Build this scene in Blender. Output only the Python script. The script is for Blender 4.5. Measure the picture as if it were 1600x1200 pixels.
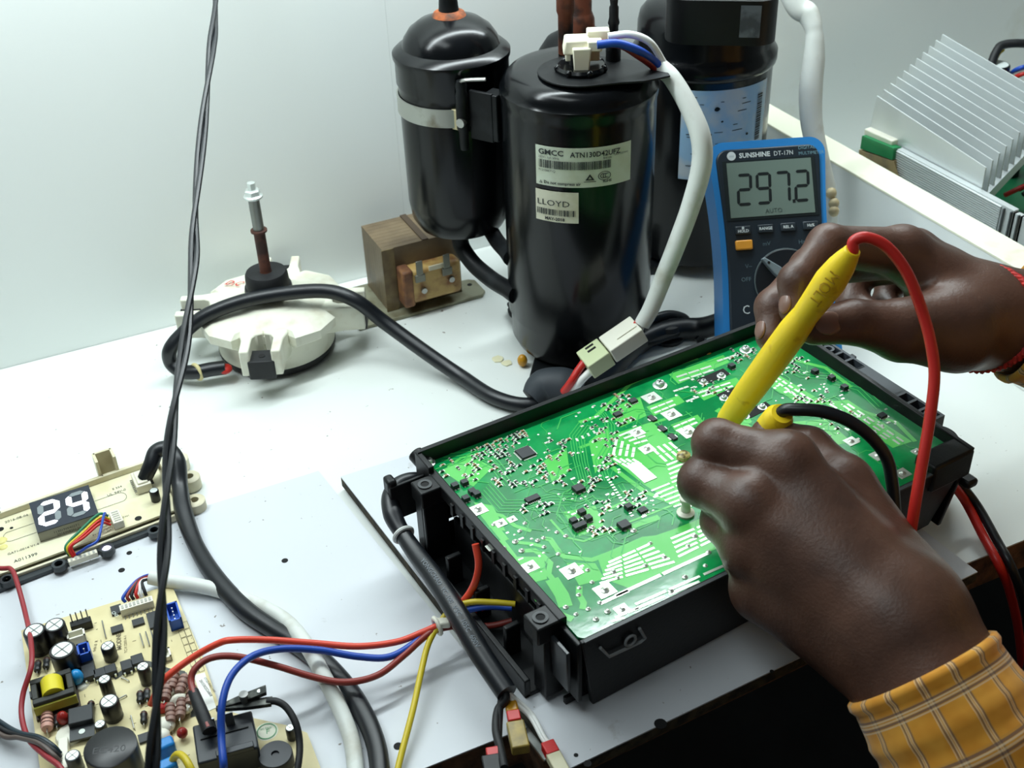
import bpy, math, random
import numpy as np
from mathutils import Matrix, Vector
random.seed(7)
for o in list(bpy.data.objects): bpy.data.objects.remove(o)
scene = bpy.context.scene
C = scene.collection
# ------------------------------------------------------------------ camera
F = 1900.0                       # focal length in pixels of the 1600x1200 frame
_dn = np.array([110.0, 2750.0, F]); _dn /= np.linalg.norm(_dn)
_ax = np.array([4000.0, -(F*F + 110*4000)/2750, F]); _ax /= np.linalg.norm(_ax)
_up = -_dn
RM = np.array([_ax, np.cross(_up, _ax), _up])          # camera (right, down, forward) -> world
OC = np.array([0.0, 0.0, 0.5516])
cam_d = bpy.data.cameras.new('camera')
cam_d.sensor_width = 36.0
cam_d.lens = 36.0*F/1600
cam_d.clip_start = 0.02
cam_d.dof.use_dof = True
cam_d.dof.focus_distance = 0.78
cam_d.dof.aperture_fstop = 16.0
cam = bpy.data.objects.new('camera', cam_d); C.objects.link(cam)
cam.matrix_world = Matrix((
    (RM[0][0], -RM[0][1], -RM[0][2], OC[0]),
    (RM[1][0], -RM[1][1], -RM[1][2], OC[1]),
    (RM[2][0], -RM[2][1], -RM[2][2], OC[2]),
    (0, 0, 0, 1)))
scene.camera = cam
# ------------------------------------------------------------------ world, lamps, exposure
world = bpy.data.worlds.new('world'); scene.world = world
world.use_nodes = True
world.node_tree.nodes['Background'].inputs[0].default_value = (0.86, 0.98, 1.0, 1)
world.node_tree.nodes['Background'].inputs[1].default_value = 0.09
def area(name, loc, target, sx, sy, power, col=(0.88, 0.985, 1.0)):
    l = bpy.data.lights.new(name, 'AREA'); l.shape = 'RECTANGLE'; l.size = sx; l.size_y = sy
    l.energy = power; l.color = col
    o = bpy.data.objects.new(name, l); C.objects.link(o); o.location = loc
    d = Vector(target) - Vector(loc)
    o.rotation_euler = d.to_track_quat('-Z', 'Y').to_euler()
    return o
area('tube_light', (0.42, 0.80, 0.63), (0.42, 0.68, 0.0), 1.20, 0.04, 6.6)
area('tube_light_wall_side', (0.42, 0.802, 0.632), (0.42, 0.93, 0.48), 1.20, 0.04, 1.25)
area('ceiling_light', (-0.30, 0.62, 1.55), (0.25, 0.72, 0.0), 1.2, 0.35, 7.0)
scene.view_settings.view_transform = 'Standard'
scene.view_settings.look = 'None'
scene.view_settings.exposure = 0.0
scene.view_settings.gamma = 1.0
scene.view_settings.use_curve_mapping = False

# ------------------------------------------------------------------ measuring helpers
def ray(x, y): return RM @ np.array([x-800.0, y-600.0, F])
def on(x, y, z=0.0):             # point of the horizontal plane z seen at a pixel of the photograph
    r = ray(x, y); return Vector(OC + r*((z-OC[2])/r[2]))
def dp(x, y, zc): return Vector(OC + ray(x, y)/F*zc)    # point at depth zc
def onx(x, y, X):                # point of the vertical plane x = X
    r = ray(x, y); return Vector(OC + r*((X-OC[0])/r[0]))
def proj(p):
    c = RM.T @ (np.array(p)-OC); return c[0]/c[2]*F+800, c[1]/c[2]*F+600, c[2]
def ppm(p): return F/proj(p)[2]

# ------------------------------------------------------------------ materials
def lin(c):
    return tuple(((v/255)/12.92 if v/255 <= 0.04045 else ((v/255+0.055)/1.055)**2.4) for v in c)+(1.0,)
MATS = {}
def mat(name, col, rough=0.5, metal=0.0, spec=0.5, coat=0.0, noise=None, bump=0.0, bscale=60.0, emit=None, trans=0.0, sss=0.0):
    """noise = (colour2, scale, low, high): procedural wear mixed into the base colour"""
    if name in MATS: return MATS[name]
    m = bpy.data.materials.new(name); m.use_nodes = True
    nt = m.node_tree; b = nt.nodes['Principled BSDF']
    b.inputs['Base Color'].default_value = lin(col)
    b.inputs['Roughness'].default_value = rough
    b.inputs['Metallic'].default_value = metal
    b.inputs['Specular IOR Level'].default_value = spec
    b.inputs['Coat Weight'].default_value = coat
    b.inputs['Coat Roughness'].default_value = 0.15
    if trans: b.inputs['Transmission Weight'].default_value = trans
    if sss:
        b.inputs['Subsurface Weight'].default_value = sss
        b.inputs['Subsurface Radius'].default_value = (0.004, 0.0015, 0.001)
        b.inputs['Subsurface Scale'].default_value = 1.0
    if emit:
        b.inputs['Emission Color'].default_value = lin(emit[0]); b.inputs['Emission Strength'].default_value = emit[1]
    tc = nt.nodes.new('ShaderNodeTexCoord')
    if noise:
        c2, sc, lo, hi = noise
        n = nt.nodes.new('ShaderNodeTexNoise'); n.inputs['Scale'].default_value = sc; n.inputs['Detail'].default_value = 6
        r = nt.nodes.new('ShaderNodeValToRGB')
        r.color_ramp.elements[0].position = lo; r.color_ramp.elements[0].color = lin(col)
        r.color_ramp.elements[1].position = hi; r.color_ramp.elements[1].color = lin(c2)
        nt.links.new(tc.outputs['Object'], n.inputs['Vector'])
        nt.links.new(n.outputs['Fac'], r.inputs['Fac'])
        nt.links.new(r.outputs['Color'], b.inputs['Base Color'])
    if bump:
        n2 = nt.nodes.new('ShaderNodeTexNoise'); n2.inputs['Scale'].default_value = bscale; n2.inputs['Detail'].default_value = 5
        bp = nt.nodes.new('ShaderNodeBump'); bp.inputs['Strength'].default_value = bump; bp.inputs['Distance'].default_value = 0.002
        nt.links.new(tc.outputs['Object'], n2.inputs['Vector'])
        nt.links.new(n2.outputs['Fac'], bp.inputs['Height']); nt.links.new(bp.outputs['Normal'], b.inputs['Normal'])
    MATS[name] = m
    return m
def stained(name, col, stain, rough=0.45, scale=9.0, amount=0.68, spots=True, spec=0.4):
    """white laminate with a few brownish stains and dark specks of their own shape"""
    m = mat(name, col, rough, spec=spec)
    nt = m.node_tree; b = nt.nodes['Principled BSDF']
    tc = nt.nodes.new('ShaderNodeTexCoord')
    n = nt.nodes.new('ShaderNodeTexNoise'); n.inputs['Scale'].default_value = scale; n.inputs['Detail'].default_value = 9; n.inputs['Roughness'].default_value = 0.65
    r = nt.nodes.new('ShaderNodeValToRGB')
    r.color_ramp.elements[0].position = amount; r.color_ramp.elements[0].color = (0, 0, 0, 1)
    r.color_ramp.elements[1].position = amount+0.12; r.color_ramp.elements[1].color = (0.7, 0.7, 0.7, 1)
    mx = nt.nodes.new('ShaderNodeMix'); mx.data_type = 'RGBA'
    mx.inputs['A'].default_value = lin(col); mx.inputs['B'].default_value = lin(stain)
    nt.links.new(tc.outputs['Object'], n.inputs['Vector']); nt.links.new(n.outputs['Fac'], r.inputs['Fac'])
    nt.links.new(r.outputs['Color'], mx.inputs['Factor'])
    out = mx.outputs['Result']
    if spots:
        n3 = nt.nodes.new('ShaderNodeTexNoise'); n3.inputs['Scale'].default_value = 210; n3.inputs['Detail'].default_value = 2
        r3 = nt.nodes.new('ShaderNodeValToRGB')
        r3.color_ramp.elements[0].position = 0.74; r3.color_ramp.elements[0].color = (0, 0, 0, 1)
        r3.color_ramp.elements[1].position = 0.78; r3.color_ramp.elements[1].color = (0.8, 0.8, 0.8, 1)
        m2 = nt.nodes.new('ShaderNodeMix'); m2.data_type = 'RGBA'; m2.inputs['B'].default_value = lin((96, 84, 66))
        nt.links.new(tc.outputs['Object'], n3.inputs['Vector']); nt.links.new(n3.outputs['Fac'], r3.inputs['Fac'])
        nt.links.new(r3.outputs['Color'], m2.inputs['Factor']); nt.links.new(out, m2.inputs['A'])
        out = m2.outputs['Result']
    nt.links.new(out, b.inputs['Base Color'])
    return m

# ------------------------------------------------------------------ mesh helpers
def catmull(P, n=8):
    P = [Vector(p) for p in P]
    if len(P) < 3: return P
    Q = [P[0]*2-P[1]] + P + [P[-1]*2-P[-2]]
    out = []
    for i in range(1, len(Q)-2):
        a, b, c, d = Q[i-1], Q[i], Q[i+1], Q[i+2]
        for k in range(n):
            t = k/n
            out.append(0.5*((2*b)+(c-a)*t+(2*a-5*b+4*c-d)*t*t+(3*b-a-3*c+d)*t**3))
    out.append(P[-1])
    return out
def frame_from(d):
    d = Vector(d).normalized()
    a = Vector((0, 0, 1)) if abs(d.z) < 0.9 else Vector((1, 0, 0))
    u = a.cross(d).normalized(); v = d.cross(u)
    return u, v, d
def rotz(a): return Matrix.Rotation(a, 4, 'Z')
def xf(loc=(0, 0, 0), rz=0.0, rx=0.0, ry=0.0):
    return Matrix.Translation(loc) @ rotz(rz) @ Matrix.Rotation(ry, 4, 'Y') @ Matrix.Rotation(rx, 4, 'X')
class MB:
    def __init__(s): s.v = []; s.f = []; s.mi = []; s.cm = 0; s.uv = None
    def add(s, vs, fs, M=None):
        k = len(s.v)
        for p in vs:
            p = Vector(p)
            s.v.append(M @ p if M is not None else p)
        for f in fs:
            s.f.append([i+k for i in f]); s.mi.append(s.cm)
        return s
    def m(s, i): s.cm = i; return s
    def box(s, c, d, M=None, rz=0.0, taper=1.0):
        x, y, z = d[0]/2, d[1]/2, d[2]/2; t = taper
        vs = [(-x, -y, -z), (x, -y, -z), (x, y, -z), (-x, y, -z), (-x*t, -y*t, z), (x*t, -y*t, z), (x*t, y*t, z), (-x*t, y*t, z)]
        T = Matrix.Translation(c) @ rotz(rz)
        if M is not None: T = M @ T
        return s.add(vs, [(0, 3, 2, 1), (4, 5, 6, 7), (0, 1, 5, 4), (1, 2, 6, 5), (2, 3, 7, 6), (3, 0, 4, 7)], T)
    def span(s, a, b, M=None):
        c = [(a[i]+b[i])/2 for i in range(3)]; d = [abs(b[i]-a[i]) for i in range(3)]
        return s.box(c, d, M)
    def cyl(s, p0, p1, r0, r1=None, n=16, caps=True, M=None):
        r1 = r0 if r1 is None else r1
        p0, p1 = Vector(p0), Vector(p1); u, v, d = frame_from(p1-p0)
        vs = []
        for p, r in ((p0, r0), (p1, r1)):
            for i in range(n):
                a = 2*math.pi*i/n; vs.append(p+u*(r*math.cos(a))+v*(r*math.sin(a)))
        fs = [(i, (i+1) % n, n+(i+1) % n, n+i) for i in range(n)]
        if caps: fs += [tuple(range(n-1, -1, -1)), tuple(range(n, 2*n))]
        return s.add(vs, fs, M)
    def lathe(s, prof, c=(0, 0, 0), n=48, M=None):
        vs = []; fs = []
        for r, z in prof:
            for i in range(n):
                a = 2*math.pi*i/n; vs.append((c[0]+r*math.cos(a), c[1]+r*math.sin(a), c[2]+z))
        m = len(prof)
        for j in range(m-1):
            for i in range(n):
                i2 = (i+1) % n; fs.append((j*n+i, j*n+i2, (j+1)*n+i2, (j+1)*n+i))
        ring = prof[0] == prof[-1]
        if prof[0][0] > 1e-6 and not ring: fs.append(tuple(range(n-1, -1, -1)))
        if prof[-1][0] > 1e-6 and not ring: fs.append(tuple(range((m-1)*n, m*n)))
        return s.add(vs, fs, M)
    def tube(s, P, r, n=10, sm=8, caps=True, flat=1.0, M=None, twist=0.0):
        K = len(P); P = catmull(P, sm) if sm else [Vector(p) for p in P]
        N = len(P)
        if not hasattr(r, '__len__'): R = [r]*N
        else: R = list(np.interp(np.linspace(0, 1, N), np.linspace(0, 1, len(r)), r))
        d = [(P[min(i+1, N-1)]-P[max(i-1, 0)]).normalized() for i in range(N)]
        u, v, _ = frame_from(d[0]); vs = []
        for i in range(N):
            u = (u - d[i]*u.dot(d[i])).normalized(); v = d[i].cross(u)
            for k in range(n):
                a = 2*math.pi*k/n+twist*i; vs.append(P[i]+u*(R[i]*math.cos(a))+v*(R[i]*flat*math.sin(a)))
        fs = [(i*n+k, i*n+(k+1) % n, (i+1)*n+(k+1) % n, (i+1)*n+k) for i in range(N-1) for k in range(n)]
        if caps: fs += [tuple(range(n-1, -1, -1)), tuple(range((N-1)*n, N*n))]
        return s.add(vs, fs, M)
    def prism(s, poly, z0, z1, M=None):
        n = len(poly)
        vs = [(p[0], p[1], z0) for p in poly]+[(p[0], p[1], z1) for p in poly]
        fs = [(i, (i+1) % n, n+(i+1) % n, n+i) for i in range(n)]
        fs += [tuple(range(n-1, -1, -1)), tuple(range(n, 2*n))]
        return s.add(vs, fs, M)
    def ribbon(s, P, w, z):      # flat strip on a horizontal plane, mitred
        P = [Vector((p[0], p[1])) for p in P]; L = []; Rr = []
        for i, p in enumerate(P):
            a = (P[i]-P[i-1]).normalized() if i else (P[1]-P[0]).normalized()
            b = (P[i+1]-P[i]).normalized() if i < len(P)-1 else a
            nrm = Vector((-(a.y+b.y), a.x+b.x))
            nrm = nrm.normalized() if nrm.length > 1e-6 else Vector((-a.y, a.x))
            k = min(1.6, 1/max(0.5, nrm.dot(Vector((-a.y, a.x)))))
            L.append(p+nrm*(w/2*k)); Rr.append(p-nrm*(w/2*k))
        n = len(P); vs = [(q.x, q.y, z) for q in L]+[(q.x, q.y, z) for q in Rr]
        return s.add(vs, [(n+i, n+i+1, i+1, i) for i in range(n-1)])
    def ball(s, c, r, n=12, m=8, sz=1.0):
        prof = [(r*math.sin(math.pi*j/m), -r*sz*math.cos(math.pi*j/m)) for j in range(m+1)]
        return s.lathe(prof, c, n)
    def torus(s, c, R, r, n=24, k=8, M=None):
        vs = []; fs = []
        for i in range(n):
            a = 2*math.pi*i/n
            for j in range(k):
                b = 2*math.pi*j/k
                vs.append((c[0]+(R+r*math.cos(b))*math.cos(a), c[1]+(R+r*math.cos(b))*math.sin(a), c[2]+r*math.sin(b)))
        for i in range(n):
            for j in range(k):
                fs.append((i*k+j, ((i+1) % n)*k+j, ((i+1) % n)*k+(j+1) % k, i*k+(j+1) % k))
        return s.add(vs, fs, M)
    def mesh(s, name, mats):
        me = bpy.data.meshes.new(name)
        me.from_pydata([tuple(v) for v in s.v], [], s.f)
        for m in (mats if isinstance(mats, (list, tuple)) else [mats]): me.materials.append(m)
        if max(s.mi, default=0) > 0: me.polygons.foreach_set('material_index', s.mi)
        return me
    def build(s, name, mats, parent=None, smooth=40, bev=0.0, seg=2, world=False, kind=None, label=None):
        v = s.v
        if parent is not None and world:
            I = wmat(parent).inverted(); s.v = [I @ p for p in v]
        off = None
        if parent is None:
            xs = [p.x for p in v]; ys = [p.y for p in v]; zs = [p.z for p in v]
            off = Vector(((min(xs)+max(xs))/2, (min(ys)+max(ys))/2, min(zs)))
            s.v = [p-off for p in v]
        me = s.mesh(name, mats)
        if smooth:
            me.polygons.foreach_set('use_smooth', [True]*len(me.polygons))
            me.set_sharp_from_angle(angle=math.radians(smooth))
        o = bpy.data.objects.new(name, me); C.objects.link(o)
        if off is not None: o.location = off
        o.parent = parent
        if bev:
            b = o.modifiers.new('bevel', 'BEVEL'); b.width = bev; b.segments = seg; b.limit_method = 'ANGLE'; b.angle_limit = math.radians(35)
        if kind: o['kind'] = kind
        if label: o['label'] = label
        return o
def wmat(o):
    M = o.matrix_basis.copy()
    while o.parent is not None: o = o.parent; M = o.matrix_basis @ M
    return M
def tag(o, label, cat=None, group=None, kind=None):
    o['label'] = label
    if cat: o['category'] = cat
    if group: o['group'] = group
    if kind: o['kind'] = kind
    return o
def thing(name, label, cat, loc=(0, 0, 0), rz=0.0, group=None):
    o = bpy.data.objects.new(name, None); C.objects.link(o); o.empty_display_size = 0.02
    o.location = loc; o.rotation_euler = (0, 0, rz)
    return tag(o, label, cat, group)
def copy_part(o, parent, M=None):
    c = o.copy(); C.objects.link(c); c.parent = parent
    if M is not None: c.matrix_basis = M
    return c
FONT_CACHE = {}
def text_flat(txt, size, align='LEFT', bold=0.0, sx=1.0):
    """lettering as flat polygons in the XY plane: (verts, faces)"""
    key = (txt, size, align, bold, sx)
    if key in FONT_CACHE: return FONT_CACHE[key]
    cu = bpy.data.curves.new('lettering', 'FONT'); cu.body = txt; cu.size = size; cu.align_x = align
    cu.resolution_u = 2; cu.offset = bold
    o = bpy.data.objects.new('lettering', cu)
    me = o.to_mesh()
    vs = [(v.co.x*sx, v.co.y, 0.0) for v in me.vertices]; fs = [tuple(p.vertices) for p in me.polygons]
    o.to_mesh_clear(); bpy.data.objects.remove(o); bpy.data.curves.remove(cu)
    FONT_CACHE[key] = (vs, fs)
    return vs, fs
def put_text(mb, txt, size, M, align='LEFT', bold=0.0, sx=1.0, fn=None):
    vs, fs = text_flat(txt, size, align, bold, sx)
    vs = [M @ Vector(p) for p in vs]
    if fn: vs = [fn(p) for p in vs]
    return mb.add(vs, fs)
def wire(name, P, r, m, parent=None, n=10, sm=8, world=True, flat=1.0, label=None):
    return MB().tube(P, r, n, sm, flat=flat).build(name, m, parent, smooth=60, world=world, label=label)

# ------------------------------------------------------------------ palette
black_pl = mat('black plastic', (13, 15, 17), 0.42, spec=0.35, bump=0.05, bscale=400)
black_rub = mat('black rubber', (19, 21, 24), 0.6, bump=0.08, bscale=300)
black_paint = mat('glossy black paint', (6, 8, 10), 0.22, spec=0.25, coat=0.12, noise=((13, 15, 18), 30, 0.45, 0.7), bump=0.03, bscale=35)
black_dull = mat('dull black paint', (15, 17, 19), 0.45, spec=0.22, noise=((34, 37, 39), 45, 0.5, 0.75))
cable_blk = mat('black cable sheath', (17, 21, 26), 0.38, bump=0.04, bscale=90)
white_cab = mat('grey white cable sheath', (214, 218, 212), 0.5, noise=((176, 172, 156), 40, 0.55, 0.8))
red_w = mat('red wire', (196, 38, 30), 0.4)
red_dark = mat('dark red wire', (150, 40, 48), 0.45)
orange_w = mat('orange red wire', (222, 72, 48), 0.4)
brown_w = mat('red brown wire', (140, 50, 42), 0.42)
blue_w = mat('blue wire', (28, 74, 172), 0.4)
yel_w = mat('yellow wire', (206, 184, 38), 0.42)
green_w = mat('green wire', (24, 120, 84), 0.45)
white_w = mat('white wire', (232, 234, 230), 0.42)
steel = mat('steel', (168, 168, 164), 0.32, metal=0.9)
bright = mat('bright tin', (226, 232, 228), 0.35, metal=0.75)
solder = mat('tinned copper', (226, 232, 220), 0.30, metal=0.65)
copper = mat('rusty copper', (104, 58, 40), 0.5, metal=0.5, noise=((38, 30, 28), 60, 0.45, 0.65))
dark = mat('dark hole', (8, 9, 10), 0.8)
ic_blk = mat('chip epoxy', (34, 38, 42), 0.5)
cream = mat('cream plastic', (226, 222, 202), 0.45)
white_con = mat('white connector nylon', (232, 230, 214), 0.4)
blue_con = mat('blue connector nylon', (30, 86, 188), 0.4)
red_con = mat('red connector', (196, 30, 30), 0.4)
ink = mat('black print', (34, 38, 40), 0.6)
silk = mat('white silkscreen', (226, 236, 226), 0.6)
# ================================================================== the setting
TH = -0.098                                    # the bench and wall are turned a little against the electronics box
wall_m = stained('painted wall board', (240, 245, 242), (222, 224, 212), 0.5, 5.0, 0.62, spots=False)
bench_m = stained('white bench laminate', (226, 231, 227), (204, 196, 166), 0.4, 16.0, 0.69)
edge_m = mat('raw chipboard edge', (112, 80, 56), 0.8, noise=((58, 42, 30), 90, 0.4, 0.65), bump=0.5, bscale=260)
strip_m = mat('ivory edge banding', (240, 240, 218), 0.45, noise=((214, 202, 168), 30, 0.6, 0.8))
floor_m = mat('dark floor', (38, 42, 45), 0.7, noise=((26, 29, 32), 8, 0.4, 0.6))
def wy(x): return 0.9548+TH*x                  # back wall line
ux = Vector((1, TH, 0)).normalized(); uy = Vector((-TH, 1, 0)).normalized()
RZ = math.atan(TH)
# back wall: three boards with hairline seams, 10 mm thick
wb = bpy.data.objects.new('wall_back', None); C.objects.link(wb); wb['kind'] = 'structure'
wb.location = (0.5, wy(0.5), 0); wb.rotation_euler = (0, 0, RZ)
for a, b in ((-1.6, -0.08545), (-0.0853, 0.9998), (1.0, 2.0)):
    MB().span((a, 0, -0.75), (b, 0.012, 1.9)).build('wall_panel', wall_m, wb)
wall_side = MB().span((1.75, -2.2, -0.75), (1.77, 0.0, 1.9), M=xf((0.5, wy(0.5), 0), RZ)).build('wall_right', wall_m)
wall_side['kind'] = 'structure'
fl = MB().span((-2.2, -2.2, -0.78), (2.6, 1.2, -0.75)).build('floor', floor_m); fl['kind'] = 'structure'
# workbench
front_y = 0.352 + 0.125*0.555 - 0.014           # front line of the top at x = 0
bench = thing('workbench', 'white laminate workbench with raw brown front edge carrying everything', 'workbench', (0.5, 0.6, -0.74))
def bl(x, y, z): return Vector((x, y, z))
xs0, xs1 = -0.8, 2.15
top = MB().prism([(xs0, 0.4180+TH*xs0), (0.2228, 0.4180+TH*0.2228), (0.2228, 0.372), (0.5, 0.3597), (xs1, 0.3597+TH*(xs1-0.5)), (xs1, wy(xs1)-0.0005), (xs0, wy(xs0)-0.0005)], -0.0012, 0.0)
top.build('bench_top', bench_m, bench, world=True)
core = MB().prism([(xs0, 0.4184+TH*xs0), (0.2222, 0.4184+TH*0.2222), (0.2222, 0.3724), (0.5, 0.3602), (xs1, 0.3602+TH*(xs1-0.5)), (xs1, wy(xs1)-0.001), (xs0, wy(xs0)-0.001)], -0.028, -0.0013)
core.build('bench_core', edge_m, bench, world=True)
for x, y in ((-0.7, 0.56), (-0.7, 0.95), (2.05, 0.28), (2.05, 0.7)):
    MB().span((x-0.025, y-0.025, -0.74), (x+0.025, y+0.025, -0.0285)).build('leg', edge_m, bench, world=True)
# upright board dividing the bench
dv = thing('divider_board', 'low upright white board with ivory top edge dividing the bench on the right', 'divider', (0.735, 0.62, 0.0), RZ)
o0 = Vector((0.722+0.489*TH*0, 0.489, 0))
def dvp(s, t, z): return Vector((0.722, 0.489, 0)) + uy*s + ux*t + Vector((0, 0, z))
def dvbox(s0, s1, t0, t1, z0, z1):
    mb = MB(); P = [dvp(s, t, z) for z in (z0, z1) for s, t in ((s0, t0), (s0, t1), (s1, t1), (s1, t0))]
    return mb.add(P, [(0, 1, 2, 3), (4, 7, 6, 5), (0, 4, 5, 1), (1, 5, 6, 2), (2, 6, 7, 3), (3, 7, 4, 0)])
dvbox(-0.16, 0.3925, 0.0, 0.029, 0.0004, 0.0905).build('board', wall_m, dv, world=True)
dvbox(-0.16, 0.3925, -0.0004, 0.0295, 0.0905, 0.093).build('edge_band', strip_m, dv, world=True, bev=0.0006)
# loose boards lying on the bench
def slab(name, label, poly, z0, z1, topm, sidem, holes=()):
    t = thing(name, label, 'board', (poly[0][0], poly[0][1], z0))
    MB().prism(poly, z0, z1-0.0009).build('core', sidem, t, world=True)
    MB().prism(poly, z1-0.0009, z1).build('laminate', topm, t, world=True)
    for p, r in holes:
        MB().cyl((p.x, p.y, z1-0.0002), (p.x, p.y, z1+0.00015), r, n=14).build('drill_hole', dark, t, world=True)
    return t
grime = stained('grimy white laminate', (209, 213, 218), (150, 146, 136), 0.42, 26.0, 0.66)
lp = [on(497, 742, .003), on(-160, 957, .003), on(-160, 1530, .003)]
fl_y = lambda x: 0.4165+TH*x
pl = [(0.2190, 0.6735), (-0.20, 0.712), (-0.20, fl_y(-0.2)), (0.2252, fl_y(0.2252))]
slab('laminate_sheet', 'thin white laminate sheet under the beige circuit board', pl[::-1], 0.0003, 0.003, grime, edge_m,
     [(on(445, 876, .003), .0022), (on(622, 1166, .003), .0026), (on(202, 864, .003), .0019), (on(190, 891, .003), .0022)])
b2 = [(0.2262, 0.6478), (0.2255, 0.352), (0.5236, 0.3395), (0.530, 0.62)]
dark_edge = mat('dark fibre edge', (70, 62, 44), 0.85, noise=((30, 28, 22), 120, 0.4, 0.62), bump=0.6, bscale=300)
slab('board_under_box', 'white drilled board with dark fibre edge under the black electronics box', b2, 0.0034, 0.012, grime, dark_edge,
     [(on(1032, 1131, .012), .0036), (on(1206, 1049, .012), .0012), (on(1250, 1018, .012), .0022), (on(918, 1193, .012), .0022), (on(900, 1180, .012), .0013)])
# second floor-standing sheet seen below the front edge
# dried glue on the bench
for i, (x, y, r) in enumerate(((778, 562, .0055), (792, 568, .0045))):
    p = on(x, y); mb = MB(); n = 12
    prof = [(r*(0.8+0.3*random.random()), a*2*math.pi/n) for a in range(n)]
    mb.prism([(p.x+q*math.cos(a), p.y+q*math.sin(a)) for q, a in prof], 0.0002, 0.0011)
    tag(mb.build('glue_blob', mat('dried glue', (226, 222, 186), 0.4), bev=0.0004),
        ['dried glue blob on the bench, the one nearer the fan motor', 'dried glue blob on the bench, the one nearer the compressor'][i], 'glue', 'dried glue blobs')
# ================================================================== compressors
def label_patch(R, c, ang0, ang1, z0, z1, ragged=False, n=22, off=0.0006):
    mb = MB(); vs = []; fs = []
    for i in range(n+1):
        a = ang0+(ang1-ang0)*i/n
        for z in (z0, z1):
            vs.append((c[0]+(R+off)*math.cos(a), c[1]+(R+off)*math.sin(a), z))
    if ragged:
        for i in (0, 1):
            vs[i] = (vs[i+2][0]*0.25+vs[i][0]*0.75, vs[i+2][1]*0.25+vs[i][1]*0.75, vs[i][2])
    for i in range(n): fs.append((2*i, 2*i+2, 2*i+3, 2*i+1))
    return mb.add(vs, fs)
def bender(R, c, off):
    return lambda p: Vector((c[0]+(R+off)*math.cos(p.x), c[1]+(R+off)*math.sin(p.x), p.y))
paper = mat('label paper', (206, 214, 196), 0.55, noise=((188, 192, 164), 40, 0.5, 0.75))
paper2 = mat('small label paper', (214, 212, 190), 0.55, noise=((190, 184, 150), 60, 0.5, 0.75))
blue_label = mat('worn bluish label', (150, 186, 214), 0.3, noise=((188, 198, 204), 35, 0.45, 0.62))

def body_profile(R, z0, zr, ztop):
    return [(0.0, z0), (R*0.72, z0), (R*0.90, z0+0.004), (R*0.965, z0+0.012), (R*0.965, z0+0.030), (R, z0+0.034), (R, zr-0.012), (R*1.0, zr-0.008), (R*1.018, zr-0.004), (R*1.018, zr), (R*0.99, zr+0.002),
            (R*0.98, zr+0.004), (R*0.95, zr+0.0078), (R*0.89, zr+0.0112), (R*0.79, zr+0.0135), (R*0.6, ztop-0.0005), (R*0.5, ztop), (0.0, ztop)]

# ---------------- front compressor with its accumulator
CR = 0.0568
cc = Vector((0.4682, 0.7075, 0.0))
comp = thing('compressor', 'black cylinder compressor with paper barcode label and accumulator beside it, nearest the electronics box', 'compressor', cc)
MB().lathe(body_profile(CR, 0.012, 0.2285, 0.2435), (0, 0, 0), 72).build('shell', black_paint, comp, smooth=35)
# feet bracket
mb = MB()
for k in range(3):
    a = math.radians(-143+120*k)
    M = rotz(a)
    mb.prism([(0.030, -0.026), (0.066, -0.018), (0.082, -0.012), (0.086, 0.0), (0.082, 0.012), (0.066, 0.018), (0.030, 0.026)], 0.009, 0.0125, M)
mb.build('foot_bracket', black_dull, comp, bev=0.001)
for k in range(3):
    a = math.radians(-143+120*k); p = (0.075*math.cos(a), 0.075*math.sin(a), 0)
    MB().lathe([(0.0125, 0.0003), (0.0135, 0.004), (0.0095, 0.006), (0.0095, 0.0085), (0.012, 0.0125), (0.010, 0.016), (0.006, 0.017), (0.004, 0.017), (0.0, 0.012)], p, 20).build('rubber_foot', black_rub, comp)
# gasket plate with pointed tab under the terminal
gp = []
tx = on(1040, 112, 0.2435)-cc; gc = on(908, 113, 0.2435)-cc
for i in range(20):
    a = math.radians(60+i*240/19); gp.append((gc.x+0.034*math.cos(a)*1.0, gc.y+0.034*math.sin(a)))
d = Vector((tx.x-gc.x, tx.y-gc.y))
ang = math.atan2(d.y, d.x)
gp = [(gc.x+0.031*math.cos(ang+math.radians(70+i*220/19)), gc.y+0.031*math.sin(ang+math.radians(70+i*220/19))) for i in range(20)]
du = d.normalized(); dn = Vector((-du.y, du.x))
gp += [tuple(Vector((gc.x, gc.y))+du*0.030-dn*0.024), tuple(Vector((gc.x, gc.y))+du*0.044-dn*0.022), tuple(Vector((gc.x, gc.y))+du*0.062-dn*0.012), tuple(Vector((gc.x, gc.y))+du*0.058+dn*0.008), tuple(Vector((gc.x, gc.y))+du*0.030+dn*0.022)]
MB().prism(gp, 0.2437, 0.2453).build('gasket_plate', black_dull, comp, bev=0.0005)
# terminal blob
mb = MB(); mb.lathe([(0.0175, 0.2454), (0.0180, 0.2475), (0.0165, 0.2495), (0.012, 0.2492), (0.0, 0.2485)], (gc.x, gc.y, 0), 28)
for k in range(7):
    a = k*0.9; mb.ball((gc.x+0.0165*math.cos(a), gc.y+0.0165*math.sin(a), 0.2475), 0.0028, 8, 6)
mb.build('terminal_seal', black_paint, comp)
for k in range(3):
    a = math.radians(30+120*k)
    MB().cyl((gc.x+0.006*math.cos(a), gc.y+0.006*math.sin(a), 0.2485), (gc.x+0.006*math.cos(a), gc.y+0.006*math.sin(a), 0.266), 0.0016, n=8).build('terminal_pin', black_pl, comp)
# threaded stud
sp = on(958, 97, 0.2435)-cc
MB().lathe([(0.0055, 0.2435), (0.0055, 0.2535), (0.0035, 0.2495), (0.0034, 0.270), (0.0042, 0.272), (0.0034, 0.276), (0.0034, 0.283), (0.0026, 0.2845), (0.0031, 0.289), (0.0, 0.290)], (sp.x, sp.y, 0), 14).build('threaded_stud', black_dull, comp)
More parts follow.
